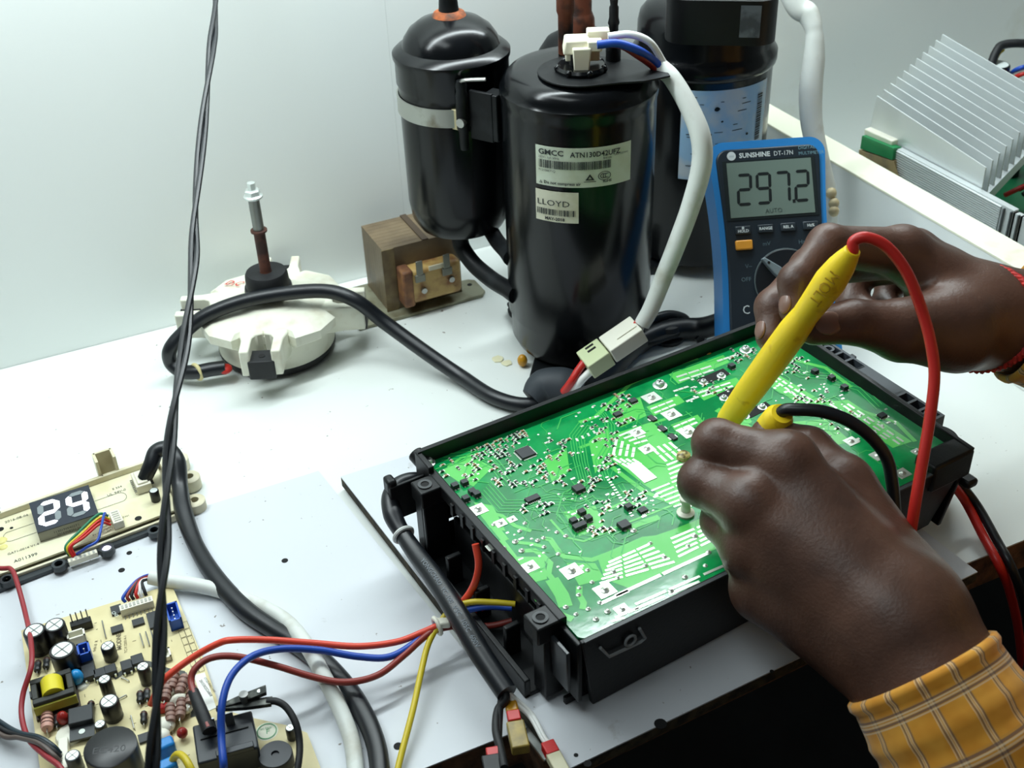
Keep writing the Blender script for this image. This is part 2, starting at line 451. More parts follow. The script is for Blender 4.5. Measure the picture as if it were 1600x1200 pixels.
# discharge pipe
pp_ = on(884, 84, 0.2435)-cc
MB().lathe([(0.0055, 0.244), (0.0055, 0.272), (0.0066, 0.275), (0.0066, 0.288), (0.0055, 0.292), (0.0055, 0.335), (0.0044, 0.335), (0.0, 0.331)], (pp_.x, pp_.y, 0), 20).build('discharge_pipe', copper, comp)
# accumulator tank
AR = 0.0437
ac = Vector((0.4165, 0.8045, 0.0)); al = ac-cc
prof = [(0.0, 0.0865), (0.012, 0.0868), (0.026, 0.0885), (0.035, 0.0935), (0.0400, 0.102), (AR-0.0018, 0.116), (AR-0.0012, 0.206), (AR-0.0012, 0.2125), (AR, 0.2150), (AR, 0.231), (AR+0.0014, 0.2345), (AR+0.0014, 0.2375), (AR-0.0020, 0.2405), (AR-0.0062, 0.2425), (AR-0.008, 0.2475), (AR-0.0125, 0.2540), (AR-0.020, 0.2595), (AR-0.030, 0.2632), (0.008, 0.2645), (0.0, 0.2645)]
acc = MB().lathe(prof, (al.x, al.y, 0), 64).build('accumulator_tank', black_paint, comp, smooth=30)
MB().lathe([(0.0130, 0.2632), (0.0115, 0.2660), (0.0080, 0.2675), (0.0, 0.2678)], (al.x, al.y, 0), 24).build('rusty_joint', mat('orange rust', (176, 92, 44), 0.8, noise=((90, 60, 46), 120, 0.4, 0.65)), comp)
MB().lathe([(0.0078, 0.266), (0.0068, 0.277), (0.0068, 0.340), (0.0, 0.340)], (al.x, al.y, 0), 20).build('suction_stub', black_dull, comp)
MB().lathe([(AR-0.0006, 0.1925), (AR+0.0006, 0.1925), (AR+0.0006, 0.2065), (AR-0.0006, 0.2065), (AR-0.0006, 0.1925)], (al.x, al.y, 0), 64).build('clamp_strap', mat('dull steel strap', (176, 178, 170), 0.4, metal=0.7, noise=((120, 112, 92), 50, 0.55, 0.75)), comp)
# bracket between tank and shell
bp0 = on(752, 188, 0.2)
u2 = (Vector((0, 0, 0))-al); u2.z = 0; u2.normalize(); v2 = Vector((u2.y, -u2.x, 0))      # v2 points to the camera side
bc = al+u2*0.040+v2*0.032
def lbox(c, du, dv, dz, z):
    P = []
    for zz in (z-dz/2, z+dz/2):
        for a, b in ((-1, -1), (1, -1), (1, 1), (-1, 1)): P.append(Vector((c.x, c.y, 0))+u2*(a*du/2)+v2*(b*dv/2)+Vector((0, 0, zz)))
    return P
BF = [(0, 3, 2, 1), (4, 5, 6, 7), (0, 1, 5, 4), (1, 2, 6, 5), (2, 3, 7, 6), (3, 0, 4, 7)]
mb = MB(); mb.add(lbox(bc+u2*0.006, 0.020, 0.003, 0.038, 0.204), BF); mb.add(lbox(bc+u2*0.014-v2*0.006, 0.012, 0.014, 0.036, 0.204), BF)
rodp = bc-u2*0.009+v2*0.003
MB().lathe([(0.0032, 0.176), (0.0036, 0.180), (0.0036, 0.190), (0.0050, 0.193), (0.0050, 0.218), (0.0040, 0.222), (0.0044, 0.226), (0.0034, 0.230), (0, 0.231)], (rodp.x, rodp.y, 0), 14).build('clamp_pin', black_dull, comp)
mb.build('bracket', black_dull, comp, bev=0.0008)
mb = MB(); mb.cyl(bc+v2*0.001-u2*0.008+Vector((0, 0, 0.199)), bc+v2*0.009-u2*0.008+Vector((0, 0, 0.199)), 0.0036, n=10)
mb.build('clamp_bolt', steel, comp)
MB().add(lbox(bc-u2*0.014+v2*0.002, 0.008, 0.006, 0.016, 0.199), BF).build('strap_end', mat('yellowed steel', (186, 176, 140), 0.45, metal=0.5), comp, bev=0.0006)
MB().tube([bc-u2*0.010+v2*0.003+Vector((0, 0, 0.228)), bc-u2*0.004+v2*0.006+Vector((0, 0, 0.232)), bc+u2*0.012+v2*0.002+Vector((0, 0, 0.234))], 0.0014, 8).build('clip_wire', steel, comp)
# two suction pipes from the tank to the shell
for (sx_, sy_), q, rr in (((-0.010, -0.014), Vector((-0.0525, 0.0165, 0.0640)), 0.0070), ((0.016, 0.000), Vector((-0.0450, 0.0320, 0.0880)), 0.0064)):
    s0 = Vector((al.x+sx_, al.y+sy_, 0.098)); z_ = q.z
    def at_(t, z): return Vector((s0.x+(q.x-s0.x)*t, s0.y+(q.y-s0.y)*t, z))
    zt2 = min(0.088, z_+0.016)
    P = [s0, at_(0.0, zt2+0.004), at_(0.06, zt2-0.004), at_(0.28, z_+0.004), at_(0.62, z_), at_(0.90, z_), at_(1.08, z_)]
    MB().tube(P, [rr, rr, rr, rr, rr, rr*1.0, rr*1.15], 14, 8).build('suction_pipe', black_dull, comp)
# maker's label, barcode, lettering
def angpix(x, y):               # angle on the front compressor's shell of a pixel
    r = ray(x, y); o = OC-np.array(cc); a = r[0]**2+r[1]**2; b = 2*(o[0]*r[0]+o[1]*r[1]); c_ = o[0]**2+o[1]**2-(CR+.0006)**2
    t = (-b-math.sqrt(max(b*b-4*a*c_, 0)))/(2*a); p = o+r*t
    aa = math.atan2(p[1], p[0])
    return (aa-2*math.pi if aa > 1 else aa), p[2]
a0, zl = angpix(835, 224); a1, zr_ = angpix(986, 219); _, zb0 = angpix(838, 286)
zt_ = 0.5*(zl+zr_); zb_ = zb0
lab = label_patch(CR, (0, 0), a0, a1, zb_, zt_, ragged=True).build('maker_label', paper, comp)
Wd = (a1-a0); Hh = zt_-zb_
bf = bender(CR, (0, 0), 0.0010)
def lp(u, v): return Matrix(((1/CR, 0, 0, a0+Wd*u), (0, 1, 0, zb_+Hh*v), (0, 0, 1, 0), (0, 0, 0, 1)))
mb = MB()
put_text(mb, 'GMCC', Hh*0.185, lp(0.045, 0.795), bold=0.00012, sx=1.15, fn=bf)
put_text(mb, 'ATN130D42UFZ', Hh*0.180, lp(0.37, 0.775), bold=0.0001, fn=bf, sx=0.93)
put_text(mb, '220V~ 1ph 50Hz', Hh*0.075, lp(0.045, 0.700), fn=bf)
put_text(mb, 'R410A', Hh*0.075, lp(0.69, 0.690), fn=bf)
put_text(mb, 'P12108871Q', Hh*0.080, lp(0.045, 0.365), fn=bf)
put_text(mb, 'Do not compress air', Hh*0.105, lp(0.10, 0.06), bold=0.00008, fn=bf)
put_text(mb, 'RoHS', Hh*0.09, lp(0.69, 0.10), bold=0.00008, fn=bf)
put_text(mb, 'GCP152D042', Hh*0.065, lp(0.805, 0.735), fn=bf)
def lq(u0, v0, u1, v1): mb.add([bf(Vector((a0+Wd*u, zb_+Hh*v, 0))) for u, v in ((u0, v0), (u1, v0), (u1, v1), (u0, v1))], [(0, 1, 2, 3)])
random.seed(3); u = 0.05
while u < 0.765:
    w = random.choice((0.003, 0.004, 0.007, 0.010)); lq(u, 0.455, u+w, 0.66); u += w+random.choice((0.003, 0.004, 0.006))
tri = [(0.515, 0.185), (0.605, 0.185), (0.56, 0.345)]
mb.add([bf(Vector((a0+Wd*u, zb_+Hh*v, 0))) for u, v in tri]+[bf(Vector((a0+Wd*u, zb_+Hh*v, 0))) for u, v in ((0.542, 0.215), (0.578, 0.215), (0.56, 0.285))], [(0, 1, 4, 3), (1, 2, 5, 4), (2, 0, 3, 5)])
lq(0.50, 0.14, 0.62, 0.155)
mb.add([bf(Vector((a0+Wd*u, zb_+Hh*v, 0))) for u, v in ((0.05, 0.05), (0.085, 0.05), (0.0675, 0.13), (0.059, 0.063), (0.076, 0.063), (0.0675, 0.105))], [(0, 1, 4, 3), (1, 2, 5, 4), (2, 0, 3, 5)])
for rr0, rr1, gap in ((1.0, 0.88, 0),):
    n = 24; vs = []
    for i in range(n):
        t = 2*math.pi*i/n
        for k in (rr0, rr1): vs.append(bf(Vector((a0+Wd*(0.705+0.066*k*math.cos(t)), zb_+Hh*(0.27+0.115*k*math.sin(t)), 0))))
    mb.add(vs, [(2*i, 2*((i+1) % n), 2*((i+1) % n)+1, 2*i+1) for i in range(n)])
for ox in (-0.018, 0.008, 0.030):
    n = 10; vs = []
    for i in range(n+1):
        t = math.radians(60+240*i/n)
        for k in (1.0, 0.72): vs.append(bf(Vector((a0+Wd*(0.705+ox+0.026*k*math.cos(t)), zb_+Hh*(0.27+0.062*k*math.sin(t)), 0))))
    mb.add(vs, [(2*i, 2*i+2, 2*i+3, 2*i+1) for i in range(n)])
mb.build('label_print', ink, lab, smooth=0)
# blank grey square where the code patch stood
c0, zc0 = angpix(836, 293); c1, zc1 = angpix(904, 297); _, zd = angpix(838, 341)
lab2 = label_patch(CR, (0, 0), c0, c1, zd, zc0, ragged=True).build('shop_label', paper2, comp)
W2 = c1-c0; H2 = zc0-zd
def lp2(u, v): return Matrix(((1/CR, 0, 0, c0+W2*u), (0, 1, 0, zd+H2*v), (0, 0, 1, 0), (0, 0, 0, 1)))
mb = MB(); put_text(mb, 'LLOYD', H2*0.26, lp2(0.05, 0.53), sx=1.25, fn=bf)
put_text(mb, 'MAY-2018', H2*0.14, lp2(0.24, 0.06), bold=0.0001, fn=bf)
u = 0.05
while u < 0.93:
    w = random.choice((0.010, 0.018, 0.03))
    mb.add([bf(Vector((c0+W2*a, zd+H2*b, 0))) for a, b in ((u, 0.22), (u+w, 0.22), (u+w, 0.42), (u, 0.42))], [(0, 1, 2, 3)]); u += w+random.choice((0.014, 0.022))
mb.build('label_print', ink, lab2, smooth=0)
yd = on(816, 557, 0.010)-cc
MB().ball((yd.x, yd.y, 0.0062), 0.0042, 10, 8, 1.3).build('amber_lump', mat('amber glue lump', (196, 140, 30), 0.35), comp)
# ---------------- rear compressor
R3 = 0.0582
c3 = on(1098, 402, 0.0); c3 = Vector((c3.x-0.0009, c3.y+0.0141, 0))
comp3 = thing('compressor', 'black compressor with worn blue label and boxed terminal cover behind the multimeter', 'compressor', c3)
pr3 = [(0.0, 0.010), (R3*0.75, 0.010), (R3*0.93, 0.014), (R3*0.965, 0.022), (R3*0.965, 0.05), (R3, 0.054), (R3, 0.185), (R3*1.04, 0.1875), (R3*1.05, 0.190), (R3*1.05, 0.1965), (R3*1.01, 0.200), (R3*0.985, 0.204), (R3*0.98, 0.219), (R3*0.95, 0.227), (R3*0.86, 0.2335), (R3*0.7, 0.2375), (R3*0.5, 0.239), (0.0, 0.239)]
MB().lathe(pr3, (0, 0, 0), 72).build('shell', black_paint, comp3, smooth=35)
mb = MB()
for k in range(3):
    mb.prism([(0.030, -0.026), (0.066, -0.018), (0.082, -0.012), (0.086, 0.0), (0.082, 0.012), (0.066, 0.018), (0.030, 0.026)], 0.007, 0.0105, rotz(math.radians(-65+120*k)))
mb.build('foot_bracket', black_dull, comp3, bev=0.001)
for k in range(3):
    a = math.radians(-65+120*k)
    MB().lathe([(0.0125, 0.0003), (0.0135, 0.004), (0.0095, 0.006), (0.0105, 0.0068), (0.0, 0.0068)], (0.075*math.cos(a), 0.075*math.sin(a), 0), 20).build('rubber_foot', black_rub, comp3)
# terminal cover: open box with rounded corners, square to the camera
tcn = on(1126, 30, 0.248)-c3
ct = (Vector((OC[0], OC[1], 0))-c3); ct.z = 0; ct.normalize(); cr_ = Vector((-ct.y, ct.x, 0))
M3 = Matrix(((cr_.x, -ct.x, 0, tcn.x), (cr_.y, -ct.y, 0, tcn.y), (0, 0, 1, 0), (0, 0, 0, 1)))
def rrect(w, d, r, n=5):
    out = []
    for cx, cy, s in ((w/2-r, d/2-r, 0), (-w/2+r, d/2-r, 90), (-w/2+r, -d/2+r, 180), (w/2-r, -d/2+r, 270)):
        for k in range(n+1):
            a = math.radians(s+90*k/n); out.append((cx+r*math.cos(a), cy+r*math.sin(a)))
    return out
ou = rrect(0.083, 0.052, 0.016); inn = rrect(0.077, 0.046, 0.013); n = len(ou)
mb = MB(); vs = [(x, y, z) for z in (0.2365, 0.270) for x, y in ou]+[(x, y, z) for z in (0.270, 0.240) for x, y in inn]
fs = []
for a, b in ((0, 1), (1, 2), (2, 3)):
    for i in range(n): j = (i+1) % n; fs.append((a*n+i, a*n+j, b*n+j, b*n+i))
fs += [tuple(range(n-1, -1, -1)), tuple(range(3*n, 4*n))]
tc3 = mb.add(vs, fs, M3).build('terminal_cover', black_pl, comp3)
MB().add([(x, -0.0263, z) for x, z in ((0.014, 0.243), (0.029, 0.243), (0.029, 0.267), (0.014, 0.267))], [(0, 1, 2, 3)], M3).build('cover_sticker', mat('grey sticker', (92, 98, 104), 0.35, noise=((60, 64, 70), 80, 0.45, 0.6)), tc3)
mb = MB(); mb.box((-0.010, -0.004, 0.258), (0.014, 0.012, 0.03), M3); mb.box((0.008, 0.002, 0.260), (0.02, 0.010, 0.022), M3)
mb.build('terminal_plug', white_con, comp3, bev=0.0015)
# side accumulator of the rear compressor, seen over the front one
c3a = on(907, 50, 0.21)-c3
MB().lathe([(0.0, 0.06), (0.028, 0.064), (0.038, 0.078), (0.038, 0.180), (0.036, 0.194), (0.029, 0.2045), (0.018, 0.2105), (0.0, 0.2125)], (c3a.x, c3a.y, 0), 40).build('accumulator_tank', black_dull, comp3)
MB().lathe([(0.0125, 0.209), (0.0118, 0.222), (0.0105, 0.2255), (0.0095, 0.228), (0.0095, 0.30), (0.0, 0.30)], (c3a.x, c3a.y, 0), 22).build('suction_stub', copper, comp3)
s0 = Vector((c3a.x, c3a.y, 0.066)); e0 = c3a.normalized()*R3*0.97; e0.z = 0
MB().tube([s0, Vector((s0.x, s0.y, 0.052)), Vector((s0.x*0.92, s0.y*0.92, 0.040)), Vector((e0.x*1.15, e0.y*1.15, 0.036)), Vector((e0.x, e0.y, 0.036))], 0.0072, 12).build('suction_pipe', black_dull, comp3)
MB().add([Vector((c3a.x, c3a.y, z))*1.0+Vector((sx, sy, 0)) for z in (0.12, 0.16) for sx, sy in ((0, 0.004), (0, -0.004), (-c3a.x*0.5, -c3a.y*0.5-0.004), (-c3a.x*0.5, -c3a.y*0.5+0.004))], [(0, 1, 2, 3), (4, 7, 6, 5), (0, 4, 5, 1), (1, 5, 6, 2), (2, 6, 7, 3), (3, 7, 4, 0)]).build('bracket', black_dull, comp3)
# blue label
def angpix3(x, y):
    r = ray(x, y); o = OC-np.array(c3); a = r[0]**2+r[1]**2; b = 2*(o[0]*r[0]+o[1]*r[1]); c_ = o[0]**2+o[1]**2-(R3+.0006)**2
    t = (-b-math.sqrt(max(b*b-4*a*c_, 0)))/(2*a); p = o+r*t
    aa = math.atan2(p[1], p[0])
    return (aa-2*math.pi if aa > 1 else aa), p[2]
a0, z1 = angpix3(1066, 140); a1, _ = angpix3(1197, 140); _, z0 = angpix3(1068, 280)
l3 = label_patch(R3, (0, 0), a0, a1, z0, min(z1, 0.1845)).build('worn_label', blue_label, comp3)
bf3 = bender(R3, (0, 0), 0.0010); W3 = a1-a0; H3 = min(z1, 0.1845)-z0; zz0 = z0
mb = MB()
def q3(u0, v0, u1, v1): mb.add([bf3(Vector((a0+W3*u, zz0+H3*v, 0))) for u, v in ((u0, v0), (u1, v0), (u1, v1), (u0, v1))], [(0, 1, 2, 3)])
v = 0.36
while v < 0.88:
    h = random.choice((0.006, 0.012, 0.018)); q3(0.84, v, 0.92, v+h); v += h+random.choice((0.006, 0.01))
for k in range(26):
    u = random.uniform(0.04, 0.7); w = random.uniform(0.03, 0.12); v = random.uniform(0.05, 0.95); q3(u, v, u+w, v+0.008)
for k in range(7): q3(0.28, 0.28-0.035*k, 0.28+random.uniform(0.3, 0.45), 0.287-0.035*k)
mb.build('label_print', ink, l3, smooth=0)
mb = MB()
for u, v, r in ((0.36, 0.80, 0.028), (0.42, 0.66, 0.012), (0.72, 0.47, 0.016), (0.30, 0.52, 0.02), (0.2, 0.75, 0.03), (0.24, 0.62, 0.03), (0.28, 0.48, 0.035)):
    mb.add([bf3(Vector((a0+W3*(u+r*math.cos(t)*(0.8+0.4*random.random())), zz0+H3*(v+r*0.9*math.sin(t)), 0.0))) for t in [k*math.pi/5 for k in range(10)]], [tuple(range(10))])
mb.build('label_tear', black_dull, l3, smooth=0)
# white edge strip at the right of the label
# ================================================================== fan motor
mc = Vector((0.2585, 0.8490, 0.0)); fa = math.radians(-118.5)
ivory = mat('ivory moulded plastic', (230, 230, 212), 0.42, noise=((206, 200, 176), 55, 0.5, 0.75), bump=0.06, bscale=60)
mot = thing('fan_motor', 'ivory round fan motor with upright rusty shaft and four rubber-tipped lugs', 'motor', mc, fa)
MB().lathe([(0.0, 0.0003), (0.040, 0.0003), (0.0465, 0.0025), (0.0485, 0.006), (0.0485, 0.009), (0.0, 0.009)], (0, 0, 0), 56).build('base_ring', black_rub, mot)
MB().lathe([(0.0483, 0.008), (0.0478, 0.034), (0.0500, 0.036), (0.0500, 0.043), (0.0440, 0.0475), (0.0330, 0.0500), (0.0270, 0.0530), (0.0, 0.0535)], (0, 0, 0), 64).build('housing', ivory, mot, smooth=30)
fp = []
for k in range(4):
    for da_, rr0 in ((-45, 0.0625), (-25, 0.0600), (-20, 0.0510), (0, 0.0470), (20, 0.0510), (25, 0.0600)):
        a = math.radians(90*k+da_); fp.append((rr0*math.cos(a), rr0*math.sin(a)))
nfl = len(fp); mb = MB()
vs = [(x*0.90, y*0.90, 0.031) for x, y in fp]+[(x, y, 0.0355) for x, y in fp]+[(x, y, 0.0430) for x, y in fp]+[(x*0.90, y*0.90, 0.0465) for x, y in fp]+[(x*0.5, y*0.5, 0.0512) for x, y in fp]
fs = [(j*nfl+i, j*nfl+(i+1) % nfl, (j+1)*nfl+(i+1) % nfl, (j+1)*nfl+i) for j in range(4) for i in range(nfl)]+[tuple(range(nfl-1, -1, -1)), tuple(range(4*nfl, 5*nfl))]
mb.add(vs, fs).build('top_flange', ivory, mot, smooth=25)
for k in range(4):
    M = rotz(math.radians(90*k))
    # lug: two prongs around a U slot, sloping flange
    lug = MB()
    lug.prism([(0.030, 0.020), (0.050, 0.019), (0.058, 0.0165), (0.0765, 0.0160), (0.0765, 0.0085), (0.056, 0.0085), (0.0515, 0.006), (0.0500, 0.0), (0.030, 0.0)], 0.024, 0.0465, M)
    lug.prism([(0.030, 0.0), (0.0500, 0.0), (0.0515, -0.006), (0.056, -0.0085), (0.0765, -0.0085), (0.0765, -0.0160), (0.058, -0.0165), (0.050, -0.019), (0.030, -0.020)], 0.024, 0.0465, M)
    L = lug.build('lug', ivory, mot, bev=0.0012)
    pad = MB().prism([(0.060, -0.0100), (0.0775, -0.0105), (0.0775, 0.0105), (0.060, 0.0100)], 0.021, 0.0375, M)
    pad.build('rubber_pad', black_rub, L, bev=0.001)
    MB().cyl(M @ Vector((0.0690, 0, 0.0372)), M @ Vector((0.0690, 0, 0.0380)), 0.0026, n=12).build('pad_hole', dark, L)
mb = MB().lathe([(0.0185, 0.0560), (0.0195, 0.0580), (0.0190, 0.0615), (0.0178, 0.0620), (0.0172, 0.0720), (0.0160, 0.0745), (0.0, 0.0745)], (0, 0, 0), 40)
mb.build('rubber_boss', black_rub, mot)
MB().lathe([(0.0050, 0.0745), (0.0046, 0.0755), (0.0046, 0.1100), (0.0066, 0.1105), (0.0066, 0.1120), (0.0044, 0.1125), (0.0, 0.1125)], (0, 0, 0), 20).build('rusty_shaft', mat('rusted shaft', (96, 58, 46), 0.55, metal=0.4, noise=((60, 42, 38), 90, 0.4, 0.6)), mot)
sh = MB().lathe([(0.0044, 0.1125), (0.0044, 0.1400), (0.0, 0.1400)], (0, 0, 0), 20).build('shaft_end', mat('worn steel shaft', (128, 130, 126), 0.35, metal=0.85), mot)
mb = MB().lathe([(0.0075, 0.1400), (0.0075, 0.1415), (0.0058, 0.1425)], (0, 0, 0), 20)
mb.lathe([(0.0062, 0.1425), (0.0062, 0.1460), (0.0050, 0.1470), (0.0034, 0.1472), (0.0034, 0.1525), (0.0, 0.1530)], (0, 0, 0), 6)
mb.build('flange_nut', bright, mot, smooth=25)
# red pen marking  D . c
mb = MB(); P0 = on(356, 446, 0.0470)
Mt = Matrix.Translation((P0.x-0.003, P0.y+0.0005, 0.0478)) @ rotz(-1.1)
put_text(mb, 'D.C', 0.0110, Mt, bold=0.0002)
mb.v = [Vector((p.x, p.y, 0.0528-0.20*max(0, (Vector((p.x, p.y, 0))-mc).length-0.031))) for p in mb.v]
mb.build('pen_marking', red_w, mot, world=True, smooth=0)
mb = MB()
for x, y in ((415, 520), (355, 535), (350, 578)): pass
gl = on(352, 578, 0.012)
mb.ball((gl.x, gl.y, 0.013), 0.006, 10, 8, 0.6); mb.build('cable_exit', red_w, mot, world=True)
# cable of the fan motor
cabP = [on(352, 574, .014), on(330, 577, .014), on(308, 581, .013), on(284, 580, .012), on(267, 566, .018), on(266, 546, .030), on(285, 522, .040), on(320, 494, .052), on(375, 472, .060), on(440, 459, .0635), on(510, 455, .0625), on(556, 470, .056), on(600, 503, .038), on(660, 547, .022), on(720, 588, .010), on(775, 622, .0075), on(835, 632, .0075), on(900, 606, .0075)]
fc = thing('motor_cable', 'thick black cable looping over the ivory fan motor toward the box', 'cable', (cabP[0].x, cabP[0].y, 0))
wire('sheath', cabP, 0.0059, cable_blk, fc, n=14)
kt = cabP[2]
MB().torus((0, 0, 0), 0.0063, 0.0016, 16, 8, M=Matrix.Translation(kt) @ Vector((-1, -0.25, 0)).to_track_quat('Z', 'Y').to_matrix().to_4x4()).build('cable_tie', mat('aged nylon', (206, 194, 140), 0.5), fc, world=True)
Pm = catmull(cabP, 8)
# ================================================================== transformer
t0 = on(607, 486, .004); t1 = on(722, 455, .004); ta = math.atan2(t1.y-t0.y, t1.x-t0.x)
tr = thing('transformer', 'brown laminated-core transformer on a slotted steel plate behind the fan motor', 'transformer', (t0.x, t0.y, 0.0), ta)
tw = (t1-t0).length; td = 0.052; th = 0.060
MB().prism([(-0.032, -0.013), (tw+0.014, -0.013), (tw+0.019, -0.008), (tw+0.019, 0.014), (tw+0.014, 0.018), (tw-0.004, 0.02), (tw-0.004, td+0.004), (-0.024, td+0.004), (-0.036, 0.050), (-0.036, 0.02)], 0.0003, 0.0035).build('base_plate', mat('olive steel plate', (150, 150, 128), 0.5, metal=0.35, noise=((112, 104, 78), 60, 0.45, 0.7)), tr, bev=0.0006)
MB().cyl((tw+0.011, 0.008, 0.0034), (tw+0.011, 0.008, 0.0038), 0.0022, n=12).build('plate_hole', dark, tr)
core_m = mat('varnished lamination', (118, 102, 78), 0.45, noise=((92, 78, 60), 40, 0.4, 0.7))
mb = MB(); nl = 18
for i in range(nl):                                   # stacked laminations, front to back
    y0 = td*i/nl; j = 0.0001*(i % 2)
    mb.span((0.0+j, y0, 0.0037), (tw-j, y0+td/nl*0.985, 0.0037+th-j))
mb.build('lamination_stack', core_m, tr, kind='stuff')
MB().span((tw*0.52, -0.0005, 0.0037+th), (tw*0.60, td, 0.0037+th+0.0012)).build('weld_seam', mat('dark varnish', (72, 58, 44), 0.5), tr)
MB().span((-0.0012, -0.0012, 0.0037), (0.010, 0.0, 0.0037+th)).build('front_plate', mat('ochre varnish', (120, 104, 70), 0.5, noise=((80, 62, 42), 80, 0.4, 0.7)), tr)
MB().span((0.012, -0.017, 0.014), (tw-0.006, 0.0, 0.046)).build('coil', mat('amber insulation paper', (186, 154, 92), 0.5, noise=((120, 72, 40), 65, 0.42, 0.66), bump=0.3, bscale=120), tr, bev=0.004, seg=3)
MB().span((0.010, -0.0175, 0.012), (0.020, -0.001, 0.047)).build('coil_flange', mat('rust brown paper', (104, 66, 46), 0.6, noise=((150, 104, 60), 90, 0.4, 0.7)), tr, bev=0.002)
MB().span((0.034, -0.0180, 0.043), (0.050, -0.0165, 0.0475)).build('paper_flap', mat('pale paper', (214, 206, 180), 0.6), tr, bev=0.0005)
for x in (0.025, 0.050):
    mb = MB(); mb.span((x-0.003, -0.0200, 0.0385), (x+0.003, -0.0185, 0.056)); mb.span((x-0.0045, -0.0205, 0.036), (x+0.0045, -0.0180, 0.043))
    mb.build('terminal_tab', mat('grey tin', (122, 122, 112), 0.4, metal=0.6), tr, bev=0.0005)
for x, z in ((0.028, 0.026), (0.054, 0.030)):
    mb = MB(); mb.cyl((x, -0.017, z), (x, -0.0195, z), 0.0026, n=10); mb.build('solder_lug', steel, tr)
# ================================================================== electronics box with the green circuit board
BX0, BX1, BY0, BY1 = 0.2490, 0.5470, 0.3770, 0.5650
ZB, ZP, ZT = 0.0121, 0.0690, 0.0750             # underside, board top, rim
box = thing('electronics_box', 'black plastic electronics box holding the large green circuit board solder side up', 'electronics box', ((BX0+BX1)/2, (BY0+BY1)/2, ZB))
def bspan(name, a, b, bev=0.0008, m=None): return MB().span(a, b).build(name, m or black_pl, box, world=True, bev=bev)
bspan('floor_tray', (BX0+0.008, BY0+0.012, ZB), (BX1-0.010, BY1-0.004, ZB+0.003))
MB().prism([(BX0, BY1-0.0035), (BX1-0.006, BY1-0.0035), (BX1-0.003, BY1-0.0035), (BX1-0.003, BY1), (BX0+0.004, BY1), (BX0, BY1-0.003)], ZB+0.004, ZT+0.0045).build('back_wall', black_pl, box, world=True, bev=0.0008)
# front wall tapers a little toward its foot
fw = MB(); xa, xb = BX0+0.002, BX1-0.004
P = [(xa+0.010, BY0+0.004, ZB), (xb-0.012, BY0+0.010, ZB), (xb-0.012, BY0+0.014, ZB), (xa+0.010, BY0+0.008, ZB), (xa, BY0, ZT-0.0050), (xb, BY0, ZT-0.0050), (xb, BY0+0.0035, ZT-0.0050), (xa, BY0+0.0035, ZT-0.0050)]
fw.add(P, BF).build('front_wall', black_pl, box, world=True, bev=0.0008)
MB().add([(BX1-0.012, BY0+0.006, ZB), (BX1-0.009, BY0+0.006, ZB), (BX1-0.009, BY1-0.003, ZB), (BX1-0.012, BY1-0.003, ZB), (BX1-0.0035, BY0, ZT+0.001), (BX1, BY0, ZT+0.001), (BX1, BY1-0.002, ZT+0.0045), (BX1-0.0035, BY1-0.002, ZT+0.0045)], BF).build('right_wall', black_pl, box, world=True, bev=0.0008)
# front rim lip around the board corner
lip = MB(); lip.span((BX0+0.004, BY0, ZT-0.006), (BX1-0.02, BY0+0.0022, ZT-0.0048))
lip.build('front_lip', mat('worn black edge', (70, 74, 76), 0.5), box, world=True)
bspan('front_right_corner', (BX1-0.036, BY0-0.001, ZT-0.020), (BX1-0.0005, BY0+0.016, ZT+0.0005), 0.002)
# left side: rail on two posts with screw bosses, open below
rail = bspan('left_rail', (BX0-0.001, BY0+0.018, ZT-0.010), (BX0+0.0045, BY1-0.001, ZT-0.001))
for k in range(9):
    y = BY0+0.036+k*0.0125
    MB().span((BX0-0.0022, y, ZT-0.013), (BX0+0.001, y+0.003, ZT-0.004)).build('rail_notch', black_pl, rail, world=True)
for y in (0.5375, 0.4025):
    b = MB(); b.span((BX0-0.0145, y-0.0075, ZT-0.014), (BX0+0.003, y+0.0075, ZT-0.0015))
    bo = b.build('screw_boss', black_pl, box, world=True, bev=0.001)
    mb = MB().lathe([(0.0027, 0.0), (0.0045, 0.0), (0.0045, 0.0007), (0.0027, 0.0007), (0.0027, 0.0)], (BX0-0.008, y, ZT-0.0014), 20); mb.build('boss_ring', mat('scuffed black', (58, 61, 63), 0.5), bo, world=True)
    MB().cyl((BX0-0.008, y, ZT-0.0016), (BX0-0.008, y, ZT-0.0012), 0.0026, n=14).build('screw_hole', dark, bo, world=True)
bspan('post', (BX0-0.013, 0.5315, ZB), (BX0+0.004, 0.5345, ZT-0.013))
bspan('post', (BX0-0.013, 0.5345, ZB), (BX0-0.010, 0.5440, ZT-0.013))
bspan('post', (BX0-0.010, 0.3960, ZB+0.004), (BX0+0.004, 0.4085, ZT-0.013))
bspan('corner_wall', (BX0-0.001, 0.545, ZB), (BX0+0.003, BY1, ZT+0.0035))
bspan('lower_sill', (BX0-0.018, 0.405, ZB), (BX0-0.014, 0.545, ZB+0.014))
bspan('sill_floor', (BX0-0.018, 0.405, ZB), (BX0+0.010, 0.545, ZB+0.003))
for y in (0.435, 0.470, 0.505): bspan('sill_rib', (BX0-0.012, y, ZB+0.003), (BX0-0.002, y+0.004, ZB+0.026))
bspan('inner_partition', (BX0+0.006, 0.41, ZB+0.003), (BX0+0.009, 0.53, ZB+0.034))
bspan('inner_block', (BX0+0.012, 0.45, ZB+0.003), (BX0+0.050, 0.50, ZB+0.030), m=mat('dark inner parts', (34, 36, 38), 0.6))
bspan('cable_clip', (BX0-0.026, 0.551, ZB+0.030), (BX0-0.001, 0.5535, ZT-0.006))
bspan('cable_clip', (BX0-0.0265, 0.5515, ZB+0.050), (BX0-0.020, 0.5610, ZT-0.002), 0.002)
